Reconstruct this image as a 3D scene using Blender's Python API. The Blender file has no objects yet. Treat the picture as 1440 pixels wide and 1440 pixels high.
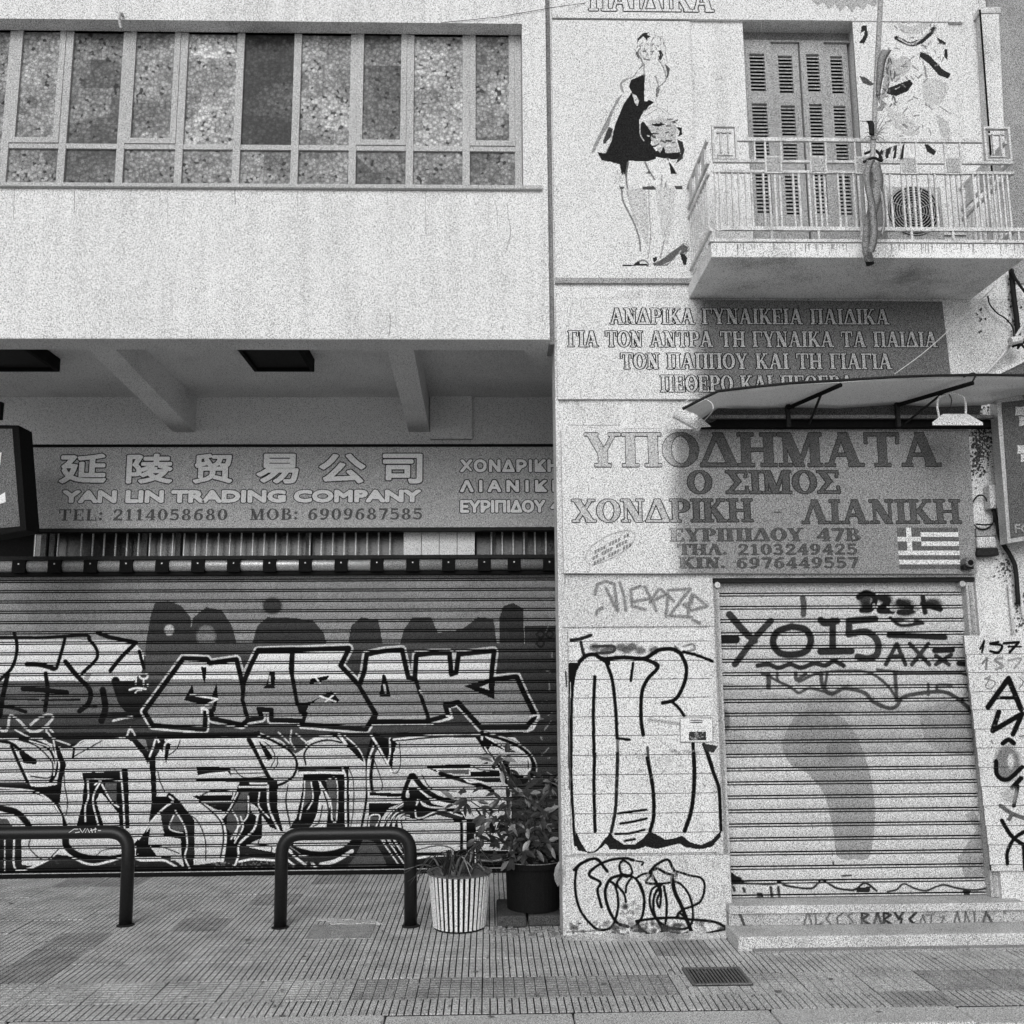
import bpy, bmesh, math, random
import numpy as np
from mathutils import Vector, Matrix

random.seed(7)
rng = np.random.default_rng(7)
scene = bpy.context.scene
COL = scene.collection

# ------------------------------------------------------------------ camera
PITCH, YAW, ROLL, FPX = math.radians(9.26), math.radians(1.5), math.radians(0.4), 1350.0
CAM = np.array([0.0, 0.0, 1.836])
f_ = np.array([math.sin(YAW) * math.cos(PITCH), math.cos(YAW) * math.cos(PITCH), math.sin(PITCH)])
r0 = np.array([math.cos(YAW), -math.sin(YAW), 0.0])
u0 = np.cross(r0, f_)
r_ = math.cos(ROLL) * r0 - math.sin(ROLL) * u0
u_ = np.cross(r_, f_)
cam_data = bpy.data.cameras.new("camera")
cam = bpy.data.objects.new("camera", cam_data)
COL.objects.link(cam)
M = Matrix(((r_[0], u_[0], -f_[0], CAM[0]), (r_[1], u_[1], -f_[1], CAM[1]), (r_[2], u_[2], -f_[2], CAM[2]), (0, 0, 0, 1)))
cam.matrix_world = M
cam_data.sensor_width = 36.0
cam_data.sensor_height = 36.0
cam_data.lens = 36.0 * FPX / 1440.0
cam_data.clip_end = 500.0
scene.camera = cam

# ------------------------------------------------------------------ sky, sun, exposure
SUN_EL, SUN_AZ = math.radians(27), math.radians(192)      # sun high behind the camera, a little to the left
w = bpy.data.worlds.new("World")
scene.world = w
w.use_nodes = True
nt = w.node_tree
bg = nt.nodes["Background"]
sky = nt.nodes.new("ShaderNodeTexSky")
sky.sky_type = 'NISHITA'
sky.sun_disc = False
sky.sun_elevation = SUN_EL
sky.sun_rotation = SUN_AZ
sky.dust_density = 3.0
bw = nt.nodes.new("ShaderNodeRGBToBW")                    # the photograph is black and white
nt.links.new(sky.outputs[0], bw.inputs[0])
nt.links.new(bw.outputs[0], bg.inputs[0])
bg.inputs[1].default_value = 0.15
sd = bpy.data.lights.new("sun", 'SUN')
sd.energy = 1.5
sd.angle = math.radians(40)
sd.color = (1.0, 1.0, 1.0)
sun = bpy.data.objects.new("sun", sd)
COL.objects.link(sun)
sdir = Vector((math.sin(SUN_AZ) * math.cos(SUN_EL), math.cos(SUN_AZ) * math.cos(SUN_EL), math.sin(SUN_EL)))
sun.rotation_euler = sdir.to_track_quat('Z', 'Y').to_euler()
sun.location = (0, -6, 12)
vs = scene.view_settings
vs.view_transform = 'Standard'
vs.look = 'None'
vs.exposure = -0.38
vs.gamma = 1.0
vs.use_curve_mapping = False
scene.cycles.max_bounces = 6
scene.cycles.diffuse_bounces = 5

# ------------------------------------------------------------------ pixel <-> place
def ray(px, py):
    return r_ * ((px - 720.0) / FPX) + u_ * ((720.0 - py) / FPX) + f_

def W(px, py, Y):
    d = ray(px, py)
    t = (Y - CAM[1]) / d[1]
    return CAM + d * t

def GR(px, py, z=0.0):
    d = ray(px, py)
    t = (z - CAM[2]) / d[2]
    return CAM + d * t

def proj(x, y, z):
    vx, vy, vz = x - CAM[0], y - CAM[1], z - CAM[2]
    a = vx * r_[0] + vy * r_[1] + vz * r_[2]
    b = vx * u_[0] + vy * u_[1] + vz * u_[2]
    c = vx * f_[0] + vy * f_[1] + vz * f_[2]
    return 720.0 + FPX * a / c, 720.0 - FPX * b / c

def XR(x0, x1, y0, y1, Y):
    """world rectangle (X0, X1, Z0, Z1) on the plane Y that best covers a pixel rectangle"""
    ym, xm = 0.5 * (y0 + y1), 0.5 * (x0 + x1)
    return W(x0, ym, Y)[0], W(x1, ym, Y)[0], W(xm, y1, Y)[2], W(xm, y0, Y)[2]

# ------------------------------------------------------------------ materials (all grey: the photograph has no colour)
MATS = {}
def mat(name, v, rough=0.8, metal=0.0, grain=1.0, blotch=0.18, bump=0.25, streak=0.0, attr=False, spec=0.05,
        gs=152.0, bscale=2.2, hook=None):
    if name in MATS:
        return MATS[name]
    m = bpy.data.materials.new(name)
    m.use_nodes = True
    n, l = m.node_tree.nodes, m.node_tree.links
    b = n["Principled BSDF"]
    b.inputs["Roughness"].default_value = rough
    b.inputs["Metallic"].default_value = metal
    b.inputs["Specular IOR Level"].default_value = spec
    geo = n.new("ShaderNodeNewGeometry")
    pos = geo.outputs["Position"]
    def noise(scale, detail, vec=pos):
        t = n.new("ShaderNodeTexNoise")
        t.inputs["Scale"].default_value = scale
        t.inputs["Detail"].default_value = detail
        l.new(vec, t.inputs["Vector"])
        return t.outputs[0]
    def mth(op, a, c, d=None):
        t = n.new("ShaderNodeMath")
        t.operation = op
        for i, s in enumerate((a, c, d)):
            if s is None:
                continue
            if isinstance(s, (int, float)):
                t.inputs[i].default_value = s
            else:
                l.new(s, t.inputs[i])
        return t.outputs[0]
    if attr:
        at = n.new("ShaderNodeAttribute")
        at.attribute_name = "paint"
        sep = n.new("ShaderNodeSeparateColor")
        l.new(at.outputs["Color"], sep.inputs[0])
        base = sep.outputs[0]
    else:
        val = n.new("ShaderNodeValue")
        val.outputs[0].default_value = v
        base = val.outputs[0]
    if hook:
        base = hook(m, n, l, mth, noise, pos, base)
    rot = n.new("ShaderNodeMapping")                       # turned, so that no flat wall lies along the noise lattice
    rot.inputs["Rotation"].default_value = (0.61, 0.43, 0.87)
    l.new(pos, rot.inputs[0])
    gn = noise(gs, 1.0, rot.outputs[0])
    fac = mth('MULTIPLY_ADD', mth('SUBTRACT', gn, 0.5), 3.7 * grain, 1.0)
    bn = noise(bscale, 5.0)
    fac2 = mth('MULTIPLY_ADD', mth('SUBTRACT', bn, 0.5), 2.0 * blotch, 1.0)
    col = mth('MULTIPLY', base, mth('MULTIPLY', fac, fac2))
    if streak:
        mp = n.new("ShaderNodeMapping")
        mp.inputs["Scale"].default_value = (7.0, 7.0, 0.55)
        l.new(pos, mp.inputs[0])
        sn = noise(1.6, 4.0, mp.outputs[0])
        sf = mth('MULTIPLY_ADD', mth('SUBTRACT', sn, 0.5), 2.0 * streak, 1.0)
        col = mth('MULTIPLY', col, sf)
    col = mth('MINIMUM', mth('MAXIMUM', col, 0.006), 0.86)
    cc = n.new("ShaderNodeCombineColor")
    for i in range(3):
        l.new(col, cc.inputs[i])
    l.new(cc.outputs[0], b.inputs["Base Color"])
    if bump:
        bp = n.new("ShaderNodeBump")
        bp.inputs["Strength"].default_value = bump
        bp.inputs["Distance"].default_value = 0.004
        l.new(mth('ADD', gn, noise(26.0, 4.0)), bp.inputs["Height"])
        l.new(bp.outputs[0], b.inputs["Normal"])
    MATS[name] = m
    return m

plaster = mat("white_plaster", 0.68, 0.9, blotch=0.16, streak=0.28)
plaster_old = mat("weathered_plaster", 0.60, 0.9, blotch=0.38, streak=0.26, bump=0.5, bscale=3.5)
plaster_grey = mat("grey_plaster", 0.30, 0.9, blotch=0.35, streak=0.12, bscale=3.0)
soffit_m = mat("painted_soffit", 0.78, 0.9, blotch=0.40)
backwall_m = mat("recess_wall_paint", 0.86, 0.85, blotch=0.12)
concrete = mat("stained_concrete", 0.76, 0.9, blotch=0.95, streak=0.25, bscale=3.4, bump=0.4)
frame_m = mat("window_frame_paint", 0.44, 0.6, blotch=0.15, grain=0.8)
reveal_m = mat("window_reveal", 0.26, 0.9, blotch=0.2)
black_m = mat("black_paint", 0.009, 0.7, blotch=0.2, grain=0.7)
dark_m = mat("dark_metal", 0.024, 0.6, blotch=0.3, grain=0.8)
iron_m = mat("worn_iron", 0.17, 0.5, metal=0.3, blotch=0.4)
rail_m = mat("railing_paint", 0.58, 0.6, blotch=0.55, bscale=9, grain=0.8)
steel_m = mat("bare_steel", 0.45, 0.42, metal=0.6, blotch=0.2, grain=0.7)
bright_m = mat("galvanised_bar", 0.62, 0.4, metal=0.2, blotch=0.2, grain=0.7)
alu_m = mat("shutter_guide_paint", 0.42, 0.6, blotch=0.25)
slab_m = mat("paving_concrete", 0.50, 0.92, blotch=0.60, bump=0.5, bscale=4.0)
slab_d = mat("paving_concrete_worn", 0.34, 0.92, blotch=0.6, bump=0.5, bscale=5.0)
grout_m = mat("dirty_joint", 0.03, 0.95, blotch=0.3)
curb_m = mat("kerb_marble", 0.55, 0.85, blotch=0.3)
asphalt_m = mat("asphalt", 0.18, 0.95, blotch=0.3)
marble_m = mat("sill_marble", 0.50, 0.7, blotch=0.4, bscale=4.0)
door_m = mat("shutter_door_paint", 0.34, 0.7, blotch=0.15)
canvas_m = mat("awning_canvas", 0.84, 0.9, blotch=0.55, streak=0.1)
_n, _l = canvas_m.node_tree.nodes, canvas_m.node_tree.links      # thin cloth lets daylight through
_t = _n.new("ShaderNodeBsdfTranslucent"); _t.inputs[0].default_value = (.8, .8, .8, 1)
_x = _n.new("ShaderNodeMixShader"); _x.inputs[0].default_value = 0.45
_l.new(_n["Principled BSDF"].outputs[0], _x.inputs[1]); _l.new(_t.outputs[0], _x.inputs[2])
_l.new(_x.outputs[0], _n["Material Output"].inputs[0])
awning_shade_m = mat("awning_shade", 0.085, 0.9, blotch=0.35)  # dark tone for the sheet that stands in for shade behind the awning
soil_m = mat("potting_soil", 0.03, 1.0, blotch=0.4)
potw_m = mat("white_stave_paint", 0.74, 0.5, blotch=0.1, grain=0.8)
potd_m = mat("dark_plastic_pot", 0.008, 0.6, blotch=0.3, grain=0.6)
leaf_m = mat("glossy_leaf", 0.030, 0.35, blotch=0.5, grain=0.6, bscale=30, bump=0.0, spec=0.6)
leaf_l = mat("pale_leaf", 0.19, 0.4, blotch=0.4, grain=0.6, bscale=30, bump=0.0, spec=0.6)
stem_m = mat("plant_stem", 0.05, 0.8)
paint_m = mat("painted_metal", 0.3, 0.62, attr=True, blotch=0.16, grain=0.9, bump=0.12)
paintwall_m = mat("painted_board", 0.3, 0.8, attr=True, blotch=0.10, grain=1.0, bump=0.2)
acwhite_m = mat("ac_casing", 0.40, 0.5, blotch=0.12)
cloth_m = mat("weathered_cloth", 0.24, 0.95, blotch=0.5, bscale=12)
wood_m = mat("old_pole_wood", 0.34, 0.8, blotch=0.3)
cable_m = mat("black_cable", 0.02, 0.5, grain=0.4)
cable_w = mat("pale_cable", 0.6, 0.6, grain=0.4)

# ------------------------------------------------------------------ object helpers
PLACE = {}                       # where each Empty stands; meshes are written in world coordinates
def add(name, me, parent=None, m=None):
    o = bpy.data.objects.new(name, me)
    COL.objects.link(o)
    if parent is not None:
        o.parent = parent
        if parent.name in PLACE:
            o.matrix_parent_inverse = Matrix.Translation(PLACE[parent.name]).inverted()
    if m is not None and me is not None and not me.materials:
        me.materials.append(m)
    return o

def tag(o, label=None, cat=None, group=None, kind=None):
    if label: o["label"] = label
    if cat: o["category"] = cat
    if group: o["group"] = group
    if kind: o["kind"] = kind
    return o

def thing(name, label, cat, loc=(0, 0, 0), group=None):
    o = bpy.data.objects.new(name, None)
    o.empty_display_size = 0.2
    COL.objects.link(o)
    o.location = loc
    PLACE[o.name] = Vector(loc)
    return tag(o, label, cat, group)

class MB:
    """collects shapes into one mesh, world coordinates"""
    def __init__(s):
        s.v, s.f = [], []
    def quad(s, a, b, c, d):
        i = len(s.v)
        s.v += [tuple(map(float, p)) for p in (a, b, c, d)]
        s.f.append((i, i + 1, i + 2, i + 3))
        return s
    def poly(s, pts):
        i = len(s.v)
        s.v += [tuple(map(float, p)) for p in pts]
        s.f.append(tuple(range(i, i + len(pts))))
        return s
    def box(s, x0, x1, y0, y1, z0, z1):
        i = len(s.v)
        s.v += [(x, y, z) for z in (z0, z1) for y in (y0, y1) for x in (x0, x1)]
        for q in ((0, 2, 3, 1), (4, 5, 7, 6), (0, 1, 5, 4), (2, 6, 7, 3), (0, 4, 6, 2), (1, 3, 7, 5)):
            s.f.append(tuple(i + k for k in q))
        return s
    def hexa(s, p):
        """8 corners ordered as in box"""
        i = len(s.v)
        s.v += [tuple(map(float, q)) for q in p]
        for q in ((0, 2, 3, 1), (4, 5, 7, 6), (0, 1, 5, 4), (2, 6, 7, 3), (0, 4, 6, 2), (1, 3, 7, 5)):
            s.f.append(tuple(i + k for k in q))
        return s
    def prism(s, pts, y0, y1):
        """polygon in (x, z) pushed from y0 to y1"""
        i, k = len(s.v), len(pts)
        s.v += [(float(a), y0, float(b)) for a, b in pts] + [(float(a), y1, float(b)) for a, b in pts]
        s.f.append(tuple(range(i, i + k)))
        s.f.append(tuple(reversed(range(i + k, i + 2 * k))))
        for j in range(k):
            j2 = (j + 1) % k
            s.f.append((i + j, i + k + j, i + k + j2, i + j2))
        return s
    def tube(s, pts, r, n=8, cap=True, r1=None):
        pts = [Vector(p) for p in pts]
        k = len(pts)
        base = len(s.v)
        for j, p in enumerate(pts):
            t = (pts[min(j + 1, k - 1)] - pts[max(j - 1, 0)]).normalized()
            a = Vector((0, 0, 1)) if abs(t.z) < 0.9 else Vector((1, 0, 0))
            a = (a - t * a.dot(t)).normalized()
            if j and True:
                pa = prev - t * prev.dot(t)
                if pa.length > 1e-4:
                    a = pa.normalized()
            prev = a
            b = t.cross(a)
            rr = r if r1 is None else r + (r1 - r) * j / max(1, k - 1)
            for q in range(n):
                an = 2 * math.pi * q / n
                s.v.append(tuple(p + a * (rr * math.cos(an)) + b * (rr * math.sin(an))))
        for j in range(k - 1):
            for q in range(n):
                q2 = (q + 1) % n
                s.f.append((base + j * n + q, base + j * n + q2, base + (j + 1) * n + q2, base + (j + 1) * n + q))
        if cap:
            s.f.append(tuple(reversed(range(base, base + n))))
            s.f.append(tuple(range(base + (k - 1) * n, base + k * n)))
        return s
    def lathe(s, cx, cy, prof, n=32, cap=True):
        base = len(s.v)
        for (r, z) in prof:
            for q in range(n):
                an = 2 * math.pi * q / n
                s.v.append((cx + r * math.cos(an), cy + r * math.sin(an), z))
        for j in range(len(prof) - 1):
            for q in range(n):
                q2 = (q + 1) % n
                s.f.append((base + j * n + q, base + j * n + q2, base + (j + 1) * n + q2, base + (j + 1) * n + q))
        if cap:
            s.f.append(tuple(reversed(range(base, base + n))))
            k = len(prof) - 1
            s.f.append(tuple(range(base + k * n, base + (k + 1) * n)))
        return s
    def build(s, name, m, parent=None, smooth=False, bevel=0.0, weld=False):
        me = bpy.data.meshes.new(name)
        me.from_pydata(s.v, [], s.f)
        me.validate()
        if weld:
            bm = bmesh.new(); bm.from_mesh(me)
            bmesh.ops.remove_doubles(bm, verts=bm.verts, dist=1e-4)
            bm.to_mesh(me); bm.free()
        me.materials.append(m)
        if smooth:
            me.polygons.foreach_set("use_smooth", [True] * len(me.polygons))
        o = add(name, me, parent)
        if bevel:
            b = o.modifiers.new("bevel", 'BEVEL')
            b.width = bevel
            b.segments = 2
            b.limit_method = 'ANGLE'
        return o

def rnd_curve(pts, n=8):
    """Catmull-Rom through points (any dimension)"""
    P = [np.array(p, float) for p in pts]
    if len(P) < 3:
        return P
    P = [2 * P[0] - P[1]] + P + [2 * P[-1] - P[-2]]
    out = []
    for i in range(1, len(P) - 2):
        a, b, c, d = P[i - 1], P[i], P[i + 1], P[i + 2]
        for k in range(n):
            t = k / n
            out.append(0.5 * ((2 * b) + (-a + c) * t + (2 * a - 5 * b + 4 * c - d) * t * t + (-a + 3 * b - 3 * c + d) * t ** 3))
    out.append(P[-2])
    return out

# ------------------------------------------------------------------ paint canvases: drawings traced in photograph pixels, sprayed on real boards and slats
class Canvas:
    def __init__(s, x0, y0, x1, y1, base, ss=2.0):
        s.x0, s.y0, s.x1, s.y1, s.ss = x0, y0, x1, y1, ss
        s.w, s.h = int((x1 - x0) * ss), int((y1 - y0) * ss)
        s.a = np.full((s.h, s.w), base, np.float32)
    def _box(s, xa, ya, xb, yb):
        i0 = max(0, int((xa - s.x0) * s.ss)); i1 = min(s.w, int((xb - s.x0) * s.ss) + 2)
        j0 = max(0, int((ya - s.y0) * s.ss)); j1 = min(s.h, int((yb - s.y0) * s.ss) + 2)
        if i1 <= i0 or j1 <= j0:
            return None
        X = s.x0 + (np.arange(i0, i1) + 0.5) / s.ss
        Y = s.y0 + (np.arange(j0, j1) + 0.5) / s.ss
        return slice(j0, j1), slice(i0, i1), X[None, :], Y[:, None]
    def _mix(s, sl, al, v):
        s.a[sl[0], sl[1]] = s.a[sl[0], sl[1]] * (1 - al) + v * al
    def poly(s, pts, v, alpha=1.0, curve=False):
        if curve:
            pts = [tuple(p) for p in rnd_curve(list(pts) + [pts[0]], 6)][:-1]
        P = np.array(pts, float)
        b = s._box(P[:, 0].min() - 1, P[:, 1].min() - 1, P[:, 0].max() + 1, P[:, 1].max() + 1)
        if b is None:
            return s
        X, Y = b[2], b[3]
        ins = np.zeros((Y.shape[0], X.shape[1]), bool)
        for i in range(len(P)):
            x1, y1 = P[i]; x2, y2 = P[(i + 1) % len(P)]
            if y1 == y2:
                continue
            c = (Y > min(y1, y2)) & (Y <= max(y1, y2))
            xi = x1 + (Y - y1) * (x2 - x1) / (y2 - y1)
            ins ^= (c & (X < xi))
        s._mix(b, ins * alpha, v)
        return s
    def stroke(s, pts, wd, v, alpha=1.0, curve=True, soft=0.5, closed=False):
        if closed:
            pts = list(pts) + [pts[0]]
        P = rnd_curve(pts, 6) if (curve and len(pts) > 2) else [np.array(p, float) for p in pts]
        P = np.array(P)
        r = wd / 2
        e = r + soft + 1
        b = s._box(P[:, 0].min() - e, P[:, 1].min() - e, P[:, 0].max() + e, P[:, 1].max() + e)
        if b is None:
            return s
        X, Y = b[2], b[3]
        D = np.full((Y.shape[0], X.shape[1]), 1e9, np.float32)
        for i in range(len(P) - 1):
            (x1, y1), (x2, y2) = P[i], P[i + 1]
            bb = s._box(min(x1, x2) - e, min(y1, y2) - e, max(x1, x2) + e, max(y1, y2) + e)
            if bb is None:
                continue
            dx, dy = x2 - x1, y2 - y1
            L = dx * dx + dy * dy + 1e-9
            XX, YY = bb[2], bb[3]
            t = np.clip(((XX - x1) * dx + (YY - y1) * dy) / L, 0, 1)
            d = np.hypot(XX - x1 - t * dx, YY - y1 - t * dy)
            js = slice(bb[0].start - b[0].start, bb[0].stop - b[0].start)
            is_ = slice(bb[1].start - b[1].start, bb[1].stop - b[1].start)
            D[js, is_] = np.minimum(D[js, is_], d)
        al = np.clip((r + soft - D) / (2 * soft), 0, 1) * alpha
        s._mix(b, al, v)
        return s
    def blob(s, cx, cy, rx, ry, v, alpha=1.0, soft=0.3):
        b = s._box(cx - rx - 2, cy - ry - 2, cx + rx + 2, cy + ry + 2)
        if b is None:
            return s
        d = np.hypot((b[2] - cx) / rx, (b[3] - cy) / ry)
        s._mix(b, np.clip((1 - d) / soft, 0, 1) * alpha, v)
        return s
    def rect(s, x0, y0, x1, y1, v, alpha=1.0):
        return s.poly([(x0, y0), (x1, y0), (x1, y1), (x0, y1)], v, alpha)
    def speckle(s, n, x0, y0, x1, y1, r0, r1, v, alpha=0.6):
        for _ in range(n):
            s.blob(rng.uniform(x0, x1), rng.uniform(y0, y1), rng.uniform(r0, r1), rng.uniform(r0, r1), v, alpha * rng.uniform(.4, 1), 0.6)
        return s
    def sample(s, px, py):
        i = np.clip(((px - s.x0) * s.ss).astype(int), 0, s.w - 1)
        j = np.clip(((py - s.y0) * s.ss).astype(int), 0, s.h - 1)
        return s.a[j, i]

def zz(ox, oy, sc, pts):
    return [(ox + a / sc, oy + b / sc) for a, b in pts]

def mesh_arrays(name, V, F, colr=None, m=None):
    me = bpy.data.meshes.new(name)
    V = np.asarray(V, np.float32); F = np.asarray(F, np.int32)
    me.vertices.add(len(V)); me.vertices.foreach_set("co", V.ravel())
    me.loops.add(F.size); me.loops.foreach_set("vertex_index", F.ravel())
    me.polygons.add(len(F))
    me.polygons.foreach_set("loop_start", np.arange(0, F.size, 4, dtype=np.int32))
    if colr is not None:
        ca = me.color_attributes.new("paint", 'FLOAT_COLOR', 'CORNER')
        c = np.ones((len(F), 4, 4), np.float32)
        c[:, :, :3] = np.asarray(colr, np.float32)[:, None, None]
        ca.data.foreach_set("color", c.ravel())
    me.update(calc_edges=True)
    me.validate()
    if m is not None:
        me.materials.append(m)
    return me

def painted(name, parent, cv, x0, x1, prof, back, m, cell=0.005, levels=14, shade_rows=()):
    """a strip of board or slat: front follows the profile [(z, y), ...] upwards, coloured from the drawing"""
    n = max(1, int(round((x1 - x0) / cell)))
    xs = np.linspace(x0, x1, n + 1)
    xc = 0.5 * (xs[:-1] + xs[1:])
    V, F, Cc = [], [], []
    def q(a, b, c, d, col):
        i = len(V)
        V.extend((a, b, c, d)); F.append((i, i + 1, i + 2, i + 3)); Cc.append(col)
    for ri, ((za, ya), (zb, yb)) in enumerate(zip(prof[:-1], prof[1:])):
        zc, yc = 0.5 * (za + zb), 0.5 * (ya + yb)
        if ri in shade_rows:                                     # groove shade put into the colour, near black
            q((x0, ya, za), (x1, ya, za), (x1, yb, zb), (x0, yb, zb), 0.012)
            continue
        px, py = proj(xc, yc, zc)
        v = .78 * (cv.sample(px, py) / .78) ** 1.22        # tone curve that deepens the darker values
        k = np.round(v * levels / 0.8).astype(int)
        cut = np.flatnonzero(np.diff(k)) + 1
        st = np.concatenate(([0], cut)); en = np.concatenate((cut, [n]))
        for a, b in zip(st, en):
            q((xs[a], ya, za), (xs[b], ya, za), (xs[b], yb, zb), (xs[a], yb, zb), float(v[a:b].mean()))
    z0, y0 = prof[0]; z1, y1 = prof[-1]
    e = float(cv.sample(*[np.array([t]) for t in proj(x0, y0, z0)])[0])
    q((x0, back, z0), (x1, back, z0), (x1, y0, z0), (x0, y0, z0), 0.25)
    q((x0, y1, z1), (x1, y1, z1), (x1, back, z1), (x0, back, z1), 0.25)
    q((x0, back, z0), (x0, y0, z0), (x0, y1, z1), (x0, back, z1), 0.3)
    q((x1, y0, z0), (x1, back, z0), (x1, back, z1), (x1, y1, z1), 0.3)
    q((x1, back, z0), (x0, back, z0), (x0, back, z1), (x1, back, z1), 0.3)
    return add(name, mesh_arrays(name, V, F, Cc, m), parent)

def frange(a, b, step):
    n = max(1, int(round((b - a) / step)))
    return [a + (b - a) * i / n for i in range(n + 1)]

def flat_prof(z0, z1, y, cell=0.005):
    return [(z, y) for z in frange(z0, z1, cell)]

# ------------------------------------------------------------------ lettering: a drawn serif alphabet and the built-in sans
S_, H_, E_ = 0.20, 0.085, 0.085
def glyph(ch, N, bold=1.0):
    """returns boolean mask with height N, baseline at the last row"""
    S, h, e = S_ * bold, H_, E_
    P = []          # list of (kind, data) in unit space, y up
    def R(a, b, c, d): P.append(('p', [(a, b), (c, b), (c, d), (a, d)]))
    def D(x1, y1, x2, y2, t): P.append(('p', [(x1 - t / 2, y1), (x1 + t / 2, y1), (x2 + t / 2, y2), (x2 - t / 2, y2)]))
    def ser(xc, y, wd): R(xc - wd / 2, y, xc + wd / 2, y + h) if y < .5 else R(xc - wd / 2, 1 - h, xc + wd / 2, 1)
    def stem(x, t=S, b=True, u=True):
        R(x, 0, x + t, 1)
        if b: R(x - e, 0, x + t + e, h)
        if u: R(x - e, 1 - h, x + t + e, 1)
    def ring(cx, cy, rx, ry, tx, ty, half=None): P.append(('r', (cx, cy, rx, ry, tx, ty, half)))
    def line(pts, t): P.append(('l', (pts, t)))
    w = 0.8
    c = {'A': 'Α', 'B': 'Β', 'E': 'Ε', 'T': 'Τ', 'M': 'Μ', 'O': 'Ο'}.get(ch, ch)
    if c == 'Ι': stem(e); w = S + 2 * e
    elif c == 'Γ': stem(e); R(e, 1 - h, .68, 1); D(.66, 1, .64, .68, .07); w = .70
    elif c == 'Π': stem(e); stem(.60); R(e, 1 - h, .7, 1); w = .60 + S + e
    elif c == 'Η': stem(e); stem(.60); R(.2, .46, .7, .54); w = .60 + S + e
    elif c in 'ΕL':
        stem(e); R(e, 0, .68, h); D(.69, 0, .65, .30, .07); w = .72
        if c == 'Ε': R(e, 1 - h, .66, 1); D(.65, 1, .63, .72, .07); R(e, .47, .5, .54); R(.46, .38, .52, .64)
        else: pass
    elif c == 'Τ': stem(.30, u=False); R(0, 1 - h, .8, 1); D(.03, 1, .04, .68, .07); D(.77, 1, .76, .68, .07); w = .8
    elif c == 'Υ':
        R(.31, 0, .31 + S, .45); R(.31 - e, 0, .31 + S + e, h)
        D(.41, .38, .14, 1, S * 1.05); D(.41, .38, .68, 1, h * 1.2); ser(.14, 1, .34); ser(.68, 1, .28); w = .82
    elif c == 'Κ':
        stem(e); D(.28, .42, .66, 1, h * 1.3); D(.38, .56, .70, 0, S * 1.15); ser(.66, 1, .30); ser(.70, 0, .36); w = .86
    elif c in 'ΡΒ':
        stem(e, u=False); R(0, 1 - h, .4, 1)
        if c == 'Ρ':
            R(.2, 1 - h, .42, 1); R(.2, .42, .42, .42 + h); ring(.40, .71, .30, .29, S, h, 'r'); w = .72
        else:
            R(.2, .48, .42, .48 + h); R(.2, 0, .42, h)
            ring(.38, .76, .27, .24, S * .9, h, 'r'); ring(.40, .265, .33, .265, S, h, 'r'); w = .76
    elif c in 'ΟΘ0':
        ring(.41 if c != '0' else .33, .5, .41 if c != '0' else .33, .51, S, h, None); w = .82 if c != '0' else .66
        if c == 'Θ': R(.26, .46, .56, .54); R(.26, .36, .32, .64); R(.50, .36, .56, .64)
    elif c in 'ΑΛΔ':
        if c == 'Δ':
            D(.05, 0, .40, 1, h * 1.2); D(.74, 0, .42, 1, S * 1.1); R(0, 0, .84, h * 1.1); w = .84
        else:
            D(.12, 0, .42, 1, h * 1.2); D(.70, 0, .44, 1, S * 1.1); ser(.12, 0, .26); ser(.72, 0, .36); w = .9
            if c == 'Α': R(.2, .30, .62, .30 + h)
    elif c == 'Ν':
        R(.13, 0, .13 + h, 1); R(.64, 0, .64 + h, 1); D(.18, 1, .64, 0, S * 1.25); R(.02, 0, .32, h); R(0, 1 - h, .26, 1); R(.54, 1 - h, .82, 1); w = .84
    elif c == 'Μ':
        R(.13, 0, .13 + h, 1); R(.74, 0, .74 + S, 1); D(.19, 1, .48, 0, S * 1.15); D(.46, 0, .78, 1, h * 1.2)
        R(.02, 0, .32, h); R(0, 1 - h, .24, 1); R(.66, 0, 1.02, h); R(.76, 1 - h, 1.02, 1); w = 1.03
    elif c == 'Χ':
        D(.16, 1, .68, 0, S * 1.2); D(.70, 1, .14, 0, h * 1.4); ser(.16, 1, .34); ser(.70, 1, .26); ser(.14, 0, .26); ser(.68, 0, .36); w = .86
    elif c == 'Σ':
        R(0, 1 - h, .72, 1); R(0, 0, .74, h * 1.2); D(.14, 1, .42, .5, S * 1.1); D(.06, 0, .42, .52, h * 1.7)
        D(.70, 1, .68, .70, .07); D(.74, 0, .71, .32, .07); w = .78
    elif c == '1': R(.2, 0, .2 + S, 1); R(.06, 0, .54, h); D(.12, .78, .24, .98, .14); w = .56
    elif c == '2': line([(.10, .74), (.16, .90), (.34, .95), (.52, .84), (.50, .62), (.30, .34), (.08, .08)], .15); R(.02, 0, .62, .17); w = .64
    elif c == '3': line([(.10, .84), (.30, .94), (.48, .78), (.40, .58), (.24, .53), (.46, .45), (.54, .26), (.36, .06), (.08, .12)], .15); w = .64
    elif c == '4': R(.36, 0, .36 + S, 1); R(0, .22, .66, .22 + h * 1.6); D(.04, .25, .42, 1, .1); R(.28, 0, .64, h); w = .68
    elif c == '5': R(.08, .5, .18, 1); R(.08, .84, .56, 1); line([(.14, .56), (.34, .60), (.52, .46), (.52, .22), (.34, .05), (.08, .12)], .15); w = .64
    elif c in '69':
        if c == '6': ring(.33, .32, .31, .33, S * .95, h, None); line([(.12, .40), (.16, .68), (.32, .90), (.54, .92)], .15)
        else: ring(.33, .68, .31, .33, S * .95, h, None); line([(.54, .60), (.50, .32), (.34, .10), (.12, .08)], .15)
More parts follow.
